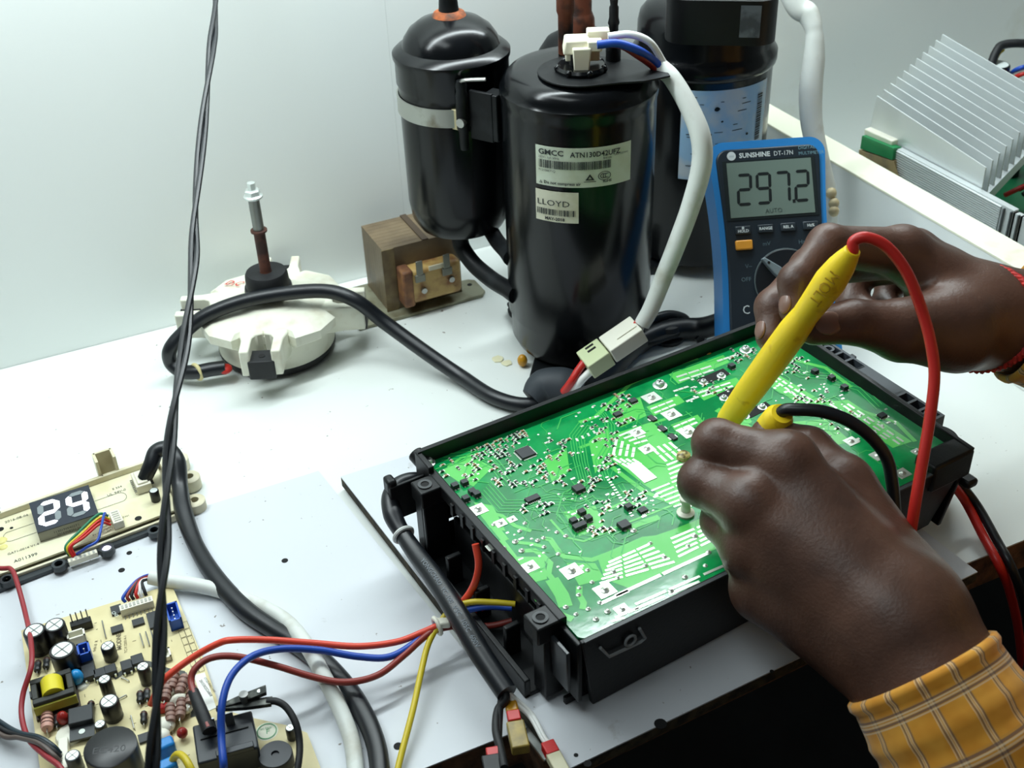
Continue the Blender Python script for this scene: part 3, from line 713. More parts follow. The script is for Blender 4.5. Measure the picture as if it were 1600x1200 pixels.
MB().cyl((BX0+0.006, BY1-0.001, ZT-0.010), (BX0+0.004, BY1+0.010, ZT-0.006), 0.0055, n=14).build('rim_knob', black_pl, box, world=True, bev=0.001)
k2 = on(1082, 526, 0.074)
MB().cyl((k2.x, BY1-0.001, ZT-0.008), (k2.x, BY1+0.008, ZT-0.006), 0.005, n=12).build('rim_knob', black_pl, box, world=True, bev=0.001)
# spring panel at the left front corner
MB().add([Vector(p) for p in ((BX0-0.0055, 0.3800, ZB+0.022), (BX0-0.0030, 0.3800, ZB+0.022), (BX0-0.0030, 0.3955, ZB+0.022), (BX0-0.0055, 0.3955, ZB+0.022), (BX0-0.0065, 0.3790, ZT-0.010), (BX0-0.0040, 0.3790, ZT-0.010), (BX0-0.0040, 0.3960, ZT-0.010), (BX0-0.0065, 0.3960, ZT-0.010))], BF).build('latch_panel', mat('semi gloss black', (40, 44, 48), 0.3), box, world=True, bev=0.0006)
bspan('left_front_wall', (BX0, BY0+0.001, ZB+0.012), (BX0+0.003, 0.400, ZT-0.006))
# hook foot at the left front
hk = MB(); pts = [(0, 0), (0.012, 0), (0.012, 0.030), (-0.002, 0.030), (-0.002, 0.022), (0.001, 0.022), (0.001, 0.026), (0.007, 0.026), (0.007, 0.005), (0.0, 0.005)]
hk.prism([(p[0]-0.004, p[1]) for p in pts], -0.0015, 0.0015, Matrix.Translation((BX0+0.003, 0.3905, ZB)) @ Matrix.Rotation(math.pi/2, 4, 'X')).build('hook_foot', black_pl, box, world=True, bev=0.0005)
# raised bracket outline on the front wall
frx = [on(948, 1014, 0.066), on(965, 1027, 0.060), on(1003, 1008, 0.063), on(1010, 996, 0.067), on(998, 984, 0.071)]
def fpt(x, y):
    r = ray(x, y); Y = BY0-0.0006; return Vector(OC+r*((Y-OC[1])/r[1]))
mb = MB(); mb.tube([fpt(938, 1012), fpt(952, 1026), fpt(1001, 1003), fpt(1008, 997), fpt(999, 982)], 0.0010, 6, 0)
cb = fpt(985, 1001); mb.torus((0, 0, 0), 0.0034, 0.0009, 18, 6, Matrix.Translation(cb) @ Matrix.Rotation(math.pi/2, 4, 'X'))
mb.build('raised_outline', mat('glint grey ridge', (150, 154, 156), 0.45), box, world=True, kind='stuff')  # ribs of the black wall; their glint is put into the grey colour
# right-hand bracket outside the wall
bx = BX1+0.0005
br = MB(); br.span((bx, 0.415, ZT-0.016), (bx+0.0145, 0.525, ZT-0.012))
for a, b in ((bx, bx+0.002), (bx+0.0125, bx+0.0145)): br.span((a, 0.415, ZT-0.012), (b, 0.525, ZT-0.003))
for y in (0.415, 0.427, 0.437, 0.447, 0.449, 0.485, 0.497, 0.507, 0.523): br.span((bx+0.002, y, ZT-0.012), (bx+0.0125, y+0.002, ZT-0.003))
br.span((bx+0.002, 0.449, ZT-0.0045), (bx+0.0125, 0.487, ZT-0.003))
brk = br.build('side_bracket', mat('dark grey plastic', (62, 68, 74), 0.45), box, world=True)
for y in (0.421, 0.516):
    MB().lathe([(0.0024, 0), (0.0042, 0), (0.0042, 0.010), (0.0024, 0.010), (0.0024, 0.0)], (bx+0.007, y, ZT-0.0125), 16).build('bracket_ring', mat('dark grey plastic', (62, 68, 74), 0.45), brk, world=True)
MB().lathe([(0.0, 0), (0.016, 0.0), (0.016, 0.030), (0.013, 0.034), (0.0, 0.036)], (BX1+0.0165, 0.4180, ZB+0.006), 32).build('round_lug', black_pl, box, world=True)
bspan('front_right_clip', (BX1-0.004, BY0-0.004, ZT-0.030), (BX1+0.006, BY0+0.012, ZT-0.024), 0.002)

# ------------------------------------------------------------------ the board
pcb_m = mat('green solder mask', (8, 122, 64), 0.12, spec=0.5, coat=0.15, noise=((20, 148, 78), 40, 0.42, 0.6), bump=0.025, bscale=180)
trace_m = mat('mask over copper', (92, 196, 92), 0.12, spec=0.5, coat=0.15)
thin_m = mat('thin copper tracks', (66, 178, 90), 0.12, spec=0.5, coat=0.15)
px0, px1, py0, py1 = BX0+0.0036, BX1-0.0036, BY0+0.0024, BY1-0.0036
cham = 0.004
pcb = MB().prism([(px0+cham, py0), (px1-cham, py0), (px1, py0+cham), (px1, py1), (px0, py1), (px0, py0+cham)], ZP-0.0016, ZP).build('circuit_board', pcb_m, box, world=True)
def B(x, y, dz=0.0): return on(x, y, ZP+dz)
def inb(p, e=0.002): return px0+e < p.x < px1-e and py0+e < p.y < py1-e
# --- broad and thin tracks
tr_b = MB()
def wpx(p, w): return w/ppm(p)
TN = [0]
def track(mb, pts, w, dz=0.00012):
    TN[0] += 1; dz += TN[0]*1.5e-6
    Q = [B(*p) for p in pts]; mb.ribbon([(q.x, q.y) for q in Q], wpx(Q[0], w), ZP+dz)
broad = [([(802, 847), (832, 850), (850, 855)], 7), ([(815, 861), (835, 860), (848, 868), (860, 880), (857, 897), (875, 920)], 9),
 ([(848, 841), (860, 843), (875, 865), (882, 870), (925, 875), (952, 865), (1005, 842), (1032, 839)], 9),
 ([(905, 916), (905, 930), (912, 942), (910, 952)], 10), ([(780, 845), (802, 874), (830, 912), (845, 938)], 16), ([(838, 925), (870, 958), (895, 968)], 12),
 ([(862, 905), (878, 930), (884, 948)], 22), ([(760, 800), (784, 806), (805, 822), (830, 830)], 7), ([(700, 730), (720, 716), (760, 706)], 5),
 ([(905, 700), (960, 680), (1010, 664), (1040, 655)], 6), ([(1030, 770), (1060, 780), (1090, 770)], 10), ([(940, 800), (975, 785), (1010, 790)], 6),
 ([(955, 700), (950, 725), (985, 752), (1010, 770), (1060, 790)], 8), ([(1000, 690), (1030, 700), (1060, 735)], 12), ([(905, 660), (930, 652), (985, 600), (1040, 575), (1090, 560)], 7),
 ([(860, 812), (885, 840), (912, 846), (985, 815), (1050, 790)], 4), ([(1205, 600), (1260, 632), (1300, 655)], 14), ([(1290, 625), (1330, 640), (1400, 690)], 10),
 ([(1230, 560), (1290, 575), (1330, 605)], 7), ([(1340, 640), (1400, 660), (1430, 690)], 7), ([(690, 705), (750, 682), (850, 645), (900, 626)], 4),
 ([(975, 828), (1000, 818), (1030, 808)], 12), ([(745, 790), (790, 845)], 12), ([(1120, 640), (1160, 660), (1190, 690)], 12)]
for pts, w in broad: track(tr_b, pts, w)
# filled copper pours under the mask
def pour(mb, pts, dz=0.00006):
    TN[0] += 1; dz += TN[0]*1.0e-6
    Q = [B(*p) for p in pts]
    if all(inb(q, 0.0008) for q in Q): mb.add([(q.x, q.y, ZP+dz) for q in Q], [tuple(range(len(Q)))])
    else: print('pour outside', pts)
for pts in ([(935, 875), (1000, 845), (1050, 828), (1120, 800), (1135, 850), (1060, 885), (985, 920), (945, 905)], [(975, 945), (1080, 895), (1140, 870), (1142, 890), (1010, 955), (985, 962)],
            [(960, 678), (1020, 660), (1050, 690), (1075, 735), (1090, 790), (1060, 790), (1010, 760), (955, 718)], [(1045, 585), (1130, 555), (1140, 566), (1060, 600)], [(1085, 612), (1150, 590), (1160, 600), (1100, 626)],
            [(1010, 636), (1060, 618), (1070, 628), (1022, 650)], [(1048, 664), (1090, 648), (1100, 660), (1060, 680)], [(1195, 590), (1215, 585), (1290, 630), (1270, 640)], [(1285, 628), (1325, 625), (1425, 690), (1395, 700)],
            [(690, 735), (735, 712), (770, 730), (740, 760), (715, 752)], [(748, 680), (850, 645), (880, 660), (800, 690)], [(850, 720), (885, 700), (890, 735), (865, 760)], [(880, 800), (930, 790), (945, 825), (905, 838)],
            [(920, 690), (950, 665), (955, 700), (930, 740)], [(800, 870), (850, 870), (855, 905), (835, 910)], [(885, 880), (930, 880), (945, 905), (905, 915)], [(740, 785), (770, 790), (790, 830), (765, 825)], [(950, 640), (1000, 620), (1010, 650), (970, 668)],
            [(1130, 640), (1160, 628), (1175, 660), (1150, 670)], [(1230, 660), (1290, 655), (1330, 690), (1290, 700)]):
    pour(tr_b, pts)
tr_b.build('copper_tracks', trace_m, pcb, world=True, kind='stuff', smooth=0)
tr_t = MB()
def bundle(pts, n, dx, dy, w=1.6):
    for i in range(n): track(tr_t, [(x+dx*i, y+dy*i) for x, y in pts], w, 0.0001)
bundle([(885, 770), (905, 752), (896, 718), (890, 680), (905, 660)], 6, 4.5, 1.2)
bundle([(752, 770), (778, 800), (808, 800), (850, 790), (890, 790)], 5, 3.5, -4.5)
bundle([(870, 800), (895, 838), (925, 845), (960, 832)], 3, 5, -5)
bundle([(960, 760), (985, 800), (1010, 800)], 3, 6, -2)
bundle([(930, 640), (945, 660), (948, 690), (930, 720), (940, 750)], 4, 5, 1.5)
bundle([(1300, 600), (1340, 610), (1370, 640)], 3, 4, -4)
bundle([(690, 720), (735, 715), (770, 735), (790, 760)], 4, 3, -5)
bundle([(1210, 570), (1250, 590), (1290, 592)], 3, 4, -4)
random.seed(11)
for k in range(170):
    x = random.uniform(BX0+0.01, BX1-0.02); y = random.uniform(BY0+0.03, BY1-0.008)
    L = [(x, y)]; a = random.choice((0, 45, 90, 135, 180, 270))
    for j in range(random.randint(2, 4)):
        l = random.uniform(0.003, 0.014); x += l*math.cos(math.radians(a)); y += l*math.sin(math.radians(a)); L.append((x, y)); a += random.choice((-45, 45))
    if all(px0+0.002 < p[0] < px1-0.002 and py0+0.002 < p[1] < py1-0.002 for p in L): tr_t.ribbon(L, random.choice((0.0004, 0.0005, 0.0008)), ZP+0.00026+k*1e-7)
tr_t.build('thin_tracks', thin_m, pcb, world=True, kind='stuff', smooth=0)
# --- tinned stripes and pads (too many and too fine to pick apart)
sd = MB()
def stripe(x0, y0, x1, y1, w, seg=1, gap=0.12, dz=0.0003):
    for i in range(seg):
        t0, t1 = (i+gap/2)/seg, (i+1-gap/2)/seg
        p, q = B(x0+(x1-x0)*t0, y0+(y1-y0)*t0), B(x0+(x1-x0)*t1, y0+(y1-y0)*t1)
        d = (q-p); n = Vector((-d.y, d.x, 0)).normalized()*wpx(p, w)/2; z = Vector((0, 0, dz))
        if not (inb(p) and inb(q)): continue
        V4 = [p-n, q-n, q+n, p+n]; z0 = Vector((0, 0, 0.00002))
        sd.add([v+z0 for v in V4]+[v+z for v in V4], [(4, 5, 6, 7), (0, 1, 5, 4), (1, 2, 6, 5), (2, 3, 7, 6), (3, 0, 4, 7)])
for i in range(6): stripe(950-3*i, 880+6.5*i, 1016+8*i, 850+5.5*i, 4.2, 3)
for i in range(5): stripe(1046+3*i, 843+7*i, 1128, 809+7*i, 4, 2)
stripe(960, 932, 1108, 864, 6, 2, 0.05); stripe(935, 945, 985, 922, 6, 1)
for i in range(4): stripe(990-2*i, 946+8*i, 1150, 876+8*i, 5, 3)
for i in range(3): stripe(960-6*i, 966+6*i, 1000, 950+8*i, 4, 2)
for i in range(7): stripe(1016+7*i, 768+5*i, 1080+6*i, 742+6*i, 3.4, 2)
for i in range(4):
    stripe(1003+i*3, 667+i*7, 966+i*8, 682+i*4, 4.5, 2); stripe(964+i*9, 684+i*5, 958+i*10, 712+i*1, 4.5, 2); stripe(958+i*10, 716+i*0.5, 984+i*6, 732-i*2, 4.5, 2)
for i in range(4): stripe(1018+i*9, 700-i*3, 1042+i*10, 722-i*3, 4.5, 2)
for i in range(4): stripe(1040+i*2, 728+i*7, 1075+i*2, 714+i*7, 4, 1)
for x0, y0, x1, y1 in ((1056, 590, 1112, 572), (1060, 596, 1116, 578), (1090, 615, 1142, 598), (1096, 620, 1146, 603), (1016, 640, 1052, 626), (1022, 646, 1056, 632), (1052, 668, 1086, 654), (1056, 674, 1090, 660), (1072, 628, 1092, 620), (1120, 565, 1150, 555), (1052, 612, 1076, 604)):
    stripe(x0, y0, x1, y1, 4.2, 3)
for x0, y0, x1, y1 in ((1316, 633, 1408, 696), (1322, 630, 1414, 692), (1294, 630, 1388, 688), (1206, 592, 1262, 630), (1212, 589, 1268, 626), (1230, 610, 1280, 642)): stripe(x0, y0, x1, y1, 3.6, 6, 0.3)
for i in range(10): stripe(858+i*5.6, 650-i*2.1, 861+i*5.6, 656-i*2.1, 3.4)      # row of test pads at the back
for i in range(5): stripe(900+i*9, 685-i*4, 903+i*9, 690-i*4, 3.5)
for i in range(16): stripe(946+i*2.6, 747+i*4, 951+i*2.6, 745+i*4, 3.0)
def pad(x, y, w, h, dz=0.0004, hole=True, ang=0.0):
    c = B(x, y); a, b = wpx(c, w)/2, wpx(c, h)/2
    V4 = [Vector((c.x+sx*a*math.cos(ang)-sy*b*math.sin(ang), c.y+sx*a*math.sin(ang)+sy*b*math.cos(ang), 0)) for sx, sy in ((-1, -1), (1, -1), (1, 1), (-1, 1))]
    sd.add([v+Vector((0, 0, ZP)) for v in V4]+[v+Vector((0, 0, ZP+dz)) for v in V4], [(4, 5, 6, 7), (0, 1, 5, 4), (1, 2, 6, 5), (2, 3, 7, 6), (3, 0, 4, 7)])
def blob(x, y, r, h=0.8):
    c = B(x, y); rr = wpx(c, r); sd.lathe([(rr, ZP), (rr*0.9, ZP+rr*h*0.35), (rr*0.5, ZP+rr*h*0.6), (rr*0.25, ZP+rr*h*1.0), (0, ZP+rr*h*1.05)], (c.x, c.y, 0), 8)
pad(1002, 738, 24, 50, 0.0005)
for x, y, w in ((747, 797, 26), (893, 893, 30), (1018, 622, 26), (1049, 648, 26), (1076, 676, 26), (995, 676, 22), (1011, 702, 22), (828, 886, 24), (945, 923, 30), (972, 953, 22), (768, 855, 16), (800, 812, 14), (782, 818, 18), (1068, 712, 18), (1230, 668, 20), (1372, 712, 22), (1330, 690, 20), (1432, 706, 14), (1410, 740, 22)):
    pad(x, y, w, w*0.9); blob(x, y, w*0.28)
for x, y in ((771, 820), (812, 830), (805, 847), (815, 861), (850, 855), (849, 841), (872, 866), (884, 838), (918, 891), (925, 910), (905, 919), (904, 930), (884, 949), (919, 952), (937, 942), (1016, 849), (1038, 871), (1008, 884), (958, 894), (965, 903), (1075, 853), (1107, 863), (1070, 902), (1048, 924), (1102, 884), (787, 857), (820, 818), (905, 800), (925, 825), (870, 832), (949, 956), (931, 968), (900, 960), (840, 845), (990, 830), (1085, 838)):
    blob(x, y, random.uniform(4, 6))
random.seed(31)
for cx, cy, hx, hy, n_ in ((790, 715, 70, 40, 36), (950, 660, 50, 40, 26), (930, 740, 40, 40, 24), (900, 800, 60, 30, 22), (1100, 600, 60, 30, 26), (1260, 600, 60, 40, 50), (1340, 660, 60, 30, 40), (1010, 790, 30, 20, 20), (850, 870, 60, 40, 25)):
    for k in range(n_):
        x, y = cx+random.uniform(-hx, hx), cy+random.uniform(-hy, hy)
        if inb(B(x, y), 0.004) and abs(x-821)+abs(y-709) > 26:
            if random.random() < 0.5: pad(x, y, random.uniform(3, 9), random.uniform(2.5, 4.5), 0.0002)
            else: blob(x, y, random.uniform(1.6, 3.0), 0.5)
sd.build('tinned_pads', solder, pcb, world=True, kind='stuff', smooth=30)
# --- chips
def xyrot(p, a=0): return Matrix.Translation((p.x, p.y, ZP)) @ rotz(a)
def chip_mesh(w, d, h, npin, sides=2, pw=0.0005, pl=0.0012):
    mb = MB(); mb.box((0, 0, h/2+0.0003), (w, d, h), taper=0.94); mb.m(1)
    for i in range(npin):
        t = (i+0.5)/npin-0.5
        for s in (-1, 1):
            mb.box((t*w*0.92, s*(d/2+pl/2), 0.0003), (w*0.92/npin*0.5, pl, 0.0004))
            if sides == 4: mb.box((s*(w/2+pl/2), t*d*0.92, 0.0003), (pl, d*0.92/npin*0.5, 0.0004))
    return mb.mesh('chip', [ic_blk, solder])
CM = {'mcu': chip_mesh(0.0105, 0.0105, 0.0014, 12, 4), 'soic14': chip_mesh(0.0096, 0.0044, 0.0016, 7), 'soic8': chip_mesh(0.0056, 0.0044, 0.0016, 4),
      'sot': chip_mesh(0.0044, 0.0040, 0.0028, 2), 'dpak': chip_mesh(0.0070, 0.0062, 0.0024, 2), 'shunt': chip_mesh(0.0066, 0.0038, 0.0010, 1, 2)}
NAMES = {'mcu': 'controller_chip', 'soic14': 'logic_chip', 'soic8': 'driver_chip', 'sot': 'transistor', 'dpak': 'power_transistor', 'shunt': 'shunt_resistor'}
root_inv = wmat(pcb).inverted()
def place(kind, x, y, a=0.0):
    o = bpy.data.objects.new(NAMES[kind], CM[kind]); C.objects.link(o); o.parent = pcb
    o.matrix_basis = root_inv @ xyrot(B(x, y), a)
place('mcu', 821, 709)
for k, x, y, a in (('soic14', 832, 781, 0), ('dpak', 904, 766, 0), ('sot', 711, 762, 0), ('sot', 726, 757, 0), ('sot', 728, 782, 0), ('sot', 738, 771, 0), ('sot', 745, 775, 0),
  ('sot', 909, 803, 0), ('sot', 896, 817, 0), ('sot', 901, 827, 0), ('sot', 910, 823, 0), ('sot', 919, 813, 0), ('dpak', 975, 823, 0), ('soic8', 1004, 799, 0), ('sot', 982, 795, 0),
  ('soic8', 965, 649, 0), ('soic8', 989, 628, 0), ('shunt', 1019, 655, 1.57), ('shunt', 1035, 671, 1.57), ('shunt', 1051, 684, 1.57), ('sot', 1273, 583, 0), ('sot', 1299, 593, 0), ('sot', 1319, 608, 0), ('soic8', 1378, 651, 0),
  ('sot', 1143, 575, 0), ('soic8', 1330, 560, 0)):
    place(k, x, y, a)
# --- small surface-mount parts: body with two tinned ends, one shared mesh per colour
def smd_mesh(nm, m):
    mb = MB(); mb.box((0, 0, 0.0004), (0.0013, 0.0010, 0.0007)); mb.m(1)
    for s in (-1, 1): mb.box((s*0.00082, 0, 0.00038), (0.0004, 0.00102, 0.0007)); mb.box((s*0.00125, 0, 0.00008), (0.0006, 0.0012, 0.00012))
    return mb.mesh(nm, [m, solder])
SM = [smd_mesh('chip_resistor', mat('resistor glaze', (26, 28, 30), 0.4)), smd_mesh('chip_capacitor', mat('capacitor ceramic', (150, 112, 78), 0.5)), smd_mesh('chip_resistor', mat('resistor glaze', (26, 28, 30), 0.4))]
zones = [  # cx, cy, half extents in px along x/y of image, count
 (780, 700, 45, 22, 42), (720, 735, 30, 18, 16), (860, 735, 28, 25, 22), (800, 745, 40, 18, 22), (770, 670, 50, 12, 18), (870, 700, 20, 14, 10), (965, 640, 26, 24, 24), (940, 680, 24, 22, 16), (940, 730, 20, 22, 14),
 (915, 760, 20, 14, 8), (840, 795, 25, 8, 10), (930, 800, 22, 18, 10), (990, 780, 20, 16, 12), (935, 830, 20, 5, 8), (1110, 600, 30, 14, 12), (1160, 560, 18, 14, 10), (1240, 575, 25, 18, 16), (1270, 625, 30, 16, 16), (1310, 655, 30, 14, 12),
 (1370, 660, 22, 12, 8), (1350, 690, 22, 12, 10), (1010, 640, 20, 16, 8), (1215, 545, 20, 10, 8)]
random.seed(21); used = []; cnt = 0
keep = [(821, 709, 24), (832, 781, 20), (904, 766, 16), (975, 823, 14), (1002, 738, 24)]
for cx, cy, hx, hy, n in zones:
    for k in range(n):
        for tr_ in range(12):
            x, y = cx+random.uniform(-hx, hx), cy+random.uniform(-hy, hy); p = B(x, y)
            p = Vector((round(p.x/0.0034)*0.0034, round(p.y/0.0027)*0.0027, ZP))
            if inb(p, 0.004) and all((p.x-q.x)**2+(p.y-q.y)**2 > 0.0026**2 for q in used) and all(abs(x-a)+abs(y-b) > c for a, b, c in keep): break
        else: continue
        if cnt >= 285: break
        used.append(p); cnt += 1
        me = random.choice(SM)
        o = bpy.data.objects.new('chip_resistor' if me is not SM[1] else 'chip_capacitor', me); C.objects.link(o); o.parent = pcb
        o.matrix_basis = root_inv @ xyrot(p, 0.0 if (int(p.x*300)+int(p.y*300)) % 3 else math.pi/2) @ Matrix.Scale(random.choice((1.2, 1.35, 1.5)), 4)
# slots with screws down inside
slot_m = dark
for pts in ([(1087, 594), (1130, 576), (1141, 585), (1099, 602)], [(1119, 617), (1160, 600), (1172, 609), (1131, 627)], [(1160, 645), (1196, 628), (1207, 636), (1172, 654)]):
    Q = [B(*p) for p in pts]
    MB().prism([(q.x, q.y) for q in Q], ZP+0.0001, ZP+0.0003).build('board_slot', slot_m, pcb, world=True)
def screw(x, y, r, z=0.0, name='screw', par=None):
    p = B(x, y); mb = MB()
    mb.lathe([(r*1.55, ZP+z), (r*1.6, ZP+z+r*0.25), (r*1.05, ZP+z+r*0.35), (r*1.0, ZP+z+r*1.0), (r*0.75, ZP+z+r*1.25), (0, ZP+z+r*1.25)], (p.x, p.y, 0), 18)
    o = mb.build(name, bright, par or pcb, world=True, smooth=35)
    mb = MB()
    for a in (0.6, 0.6+math.pi/2): mb.box((0, 0, 0), (r*1.3, r*0.28, 0.0002), Matrix.Translation((p.x, p.y, ZP+z+r*1.26)) @ rotz(a))
    mb.build('cross_slot', mat('dark slot', (60, 62, 60), 0.5), o, world=True)
for x, y in ((1099, 598), (1127, 588), (1131, 623), (1191, 637), (1164, 651)): screw(x, y, 0.0020)
screw(1031, 603, 0.0032); screw(1165, 548, 0.0028); screw(669, 724, 0.0030)
# nylon standoff and the amber bead
p = B(1071, 803)
MB().lathe([(0.0052, ZP), (0.0055, ZP+0.0015), (0.0030, ZP+0.0028), (0.0026, ZP+0.009), (0.0040, ZP+0.010), (0.0042, ZP+0.0125), (0.0022, ZP+0.014), (0, ZP+0.014)], (p.x, p.y, 0), 18).build('nylon_standoff', mat('clear nylon', (226, 226, 206), 0.35, trans=0.15), pcb, world=True)
p = B(1068, 716)
MB().lathe([(0.0046, ZP), (0.0044, ZP+0.003), (0.0028, ZP+0.0045), (0, ZP+0.005)], (p.x, p.y, 0), 16).build('amber_bead', mat('amber glue', (186, 172, 110), 0.35, noise=((92, 78, 40), 300, 0.45, 0.6)), pcb, world=True)
mb = MB()
for x, y, r in ((1092, 552, 0.004), (1100, 549, 0.003), (1085, 556, 0.003), (1106, 552, 0.0025)):
    p = B(x, y); mb.ball((p.x, p.y, ZP+0.0004), r, 8, 6, 0.25)
mb.build('flux_residue', mat('flux', (150, 120, 30), 0.4), pcb, world=True, kind='stuff')
# ================================================================== beige control board, bottom left
ZY = 0.0078
beige = mat('beige board', (222, 210, 162), 0.45, noise=((206, 192, 142), 30, 0.4, 0.7))
def Yp(x, y, h=0.0): return on(x, y, ZY+h)
outl = [(33, 985), (268, 913), (316, 1025), (344, 1107), (387, 1120), (452, 1134), (480, 1145), (505, 1210), (520, 1290), (80, 1330)]
poly = [Yp(*p) for p in outl]
o = Yp(33, 985); e = Yp(268, 913); ya = math.atan2(e.y-o.y, e.x-o.x)
cb_ = thing('control_board', 'beige control circuit board crowded with capacitors, relay and connectors', 'circuit board', (0.045, 0.53, 0.003))
brd = MB().prism([(p.x, p.y) for p in poly[::-1]], ZY-0.0016, ZY).build('board', beige, cb_, world=True)
for x, y in ((52, 1010), (250, 935), (90, 1180), (330, 1150), (470, 1180)):
    p = Yp(x, y); MB().cyl((p.x, p.y, 0.0031), (p.x, p.y, ZY-0.0016), 0.0025, n=10).build('standoff', white_con, cb_, world=True)
def Ym(x, y, h=0.0, a=0.0): p = Yp(x, y, h); return Matrix.Translation((p.x, p.y, ZY)) @ rotz(ya+a)
cap_blk = mat('capacitor sleeve', (18, 19, 22), 0.35)
def ecap(x, y, rpx, h, sleeve=cap_blk, topm=bright, plain=False):
    p = Yp(x, y, h); r = rpx/ppm((p.x, p.y, ZY+h))
    b = MB().lathe([(r*0.9, 0), (r, 0.0006), (r, 0.0018), (r*0.95, 0.0026), (r, 0.0034), (r, h-0.0006), (r*0.93, h), (0, h)], (p.x, p.y, ZY), 24).build('capacitor', sleeve, cb_, world=True)
    if not plain:
        t = MB().lathe([(r*0.80, h+0.00005), (r*0.78, h+0.0002), (0, h+0.0002)], (p.x, p.y, ZY), 24).build('vent_top', topm, b, world=True)
        mb = MB()
        for a in (0.4, 0.4+math.pi/2): mb.box((p.x, p.y, ZY+h+0.0003), (r*1.5, r*0.09, 0.0001), rz=a)
        mb.build('vent_groove', mat('vent groove', (120, 124, 122), 0.5), b, world=True)
    return b
for c_ in ((53, 985, 17, .017), (85, 976, 16, .017), (97, 1015, 20, .020), (168, 1009, 11, .011), (163, 1061, 10, .015), (170, 1095, 15, .014), (223, 1041, 10, .014), (156, 1131, 9, .011), (453, 1137, 7.5, .009)): ecap(*c_)
ecap(113, 1180, 12, .012, sleeve=mat('grey sleeve', (58, 64, 70), 0.35))
big = ecap(172, 1166, 41, .024, plain=True)
p = Yp(172, 1166, .024)
mb = MB(); put_text(mb, 'EC420', 0.006, Matrix.Translation((p.x-0.010, p.y, ZY+0.0241)) @ rotz(ya-0.3), sx=1.1)
mb.build('cap_print', mat('dark grey print', (46, 48, 50), 0.5), big, world=True, smooth=0)
p = Yp(430, 1178, .009); r = 27/ppm(p)
bz = MB().lathe([(r, 0), (r, 0.0085), (r*0.95, 0.0092), (0.0022, 0.0092), (0.0020, 0.008), (0, 0.008)], (p.x, p.y, ZY), 32).build('buzzer', mat('buzzer shell', (40, 44, 50), 0.45), cb_, world=True)
# yellow-taped switching transformer
M = Ym(83, 1078, .010)
f1 = MB(); f1.box((0, 0.0082, 0.007), (0.023, 0.004, 0.012), M); f1.box((0, -0.0082, 0.007), (0.023, 0.004, 0.012), M)
for s in (-1, 1): f1.box((s*0.0098, 0, 0.007), (0.0034, 0.0124, 0.012), M)
ty = mat('yellow tape', (222, 206, 40), 0.4)
ferr = MB(); ferr.box((0, 0.0080, 0.0075), (0.023, 0.0040, 0.012), M); ferr.build('ferrite_core', mat('ferrite', (42, 44, 40), 0.6), cb_, world=True, bev=0.0006)
ferr = MB(); ferr.box((0, -0.0080, 0.0075), (0.023, 0.0040, 0.012), M); ferr.build('ferrite_core', mat('ferrite', (42, 44, 40), 0.6), cb_, world=True, bev=0.0006)
for s in (-1, 1): MB().box((s*0.0098, 0, 0.0075), (0.0034, 0.012, 0.012), M).build('ferrite_core', mat('ferrite', (42, 44, 40), 0.6), cb_, world=True, bev=0.0006)
MB().cyl(M @ Vector((0, -0.006, 0.011)), M @ Vector((0, 0.006, 0.011)), 0.0062, n=20).build('coil_tape', ty, cb_, world=True)
MB().box((0, -0.0105, 0.008), (0.0235, 0.0012, 0.006), M).build('core_tape', mat('olive tape', (176, 172, 60), 0.45), cb_, world=True)
MB().box((0, 0, 0.001), (0.0245, 0.022, 0.002), M).build('bobbin_base', mat('brown bobbin', (62, 46, 36), 0.6), cb_, world=True)
# disc capacitor, red capacitor, resistors, diodes
p = Yp(119, 1058, .006); MB().ball((p.x, p.y, ZY+0.006), 0.0042, 14, 10, 1.25).build('disc_capacitor', mat('blue lacquer', (34, 140, 206), 0.3), cb_, world=True)
p = Yp(123, 1066, .001); MB().lathe([(0.0068, 0), (0.006, 0.0012), (0, 0.0018)], (p.x, p.y, ZY), 16).build('glue_pool', mat('white silicone', (226, 224, 208), 0.4), cb_, world=True)
p = Yp(98, 1122, .005); MB().ball((p.x, p.y, ZY+0.005), 0.0034, 12, 8, 1.4).build('film_capacitor', mat('red lacquer', (150, 34, 28), 0.3), cb_, world=True)
pinkr = mat('pink resistor', (206, 156, 140), 0.5)
def axial(x, y, l, r, m, a=0.0, h=None, band=None, name='resistor'):
    M = Ym(x, y, r, a); h = r+0.0004 if h is None else h
    b = MB().tube([M @ Vector((t*l, 0, h)) for t in (-0.5, -0.3, 0, 0.3, 0.5)], [r*0.85, r, r*0.9, r, r*0.85], 12, 4).build(name, m, cb_, world=True)
    MB().tube([M @ Vector(q) for q in ((-l*0.78, 0, 0), (-l*0.72, 0, h), (-l*0.4, 0, h))], 0.0004, 6, 0).build('lead', steel, b, world=True)
    MB().tube([M @ Vector(q) for q in ((l*0.78, 0, 0), (l*0.72, 0, h), (l*0.4, 0, h))], 0.0004, 6, 0).build('lead', steel, b, world=True)
    for t in (band or ()): MB().cyl(M @ Vector((l*(t-0.04), 0, h)), M @ Vector((l*(t+0.04), 0, h)), r*1.03, n=12).build('colour_band', mat('brown band', (96, 56, 42), 0.5), b, world=True)
axial(74, 1128, 0.011, 0.0036, pinkr, 1.45, band=(-0.25, 0.0, 0.25))
axial(264, 1165, 0.010, 0.0026, pinkr, 1.3, band=(-0.2, 0.1))
dio = mat('diode epoxy', (26, 28, 30), 0.4)
for x, y, a in ((90, 1126, 1.4), (142, 1106, 1.35), (219, 1090, 1.4), (230, 1086, 1.4), (225, 1122, 1.4), (59, 1042, 1.4), (73, 1037, 1.4)): axial(x, y, 0.0075, 0.0021, dio, a, band=(0.32,), name='diode')
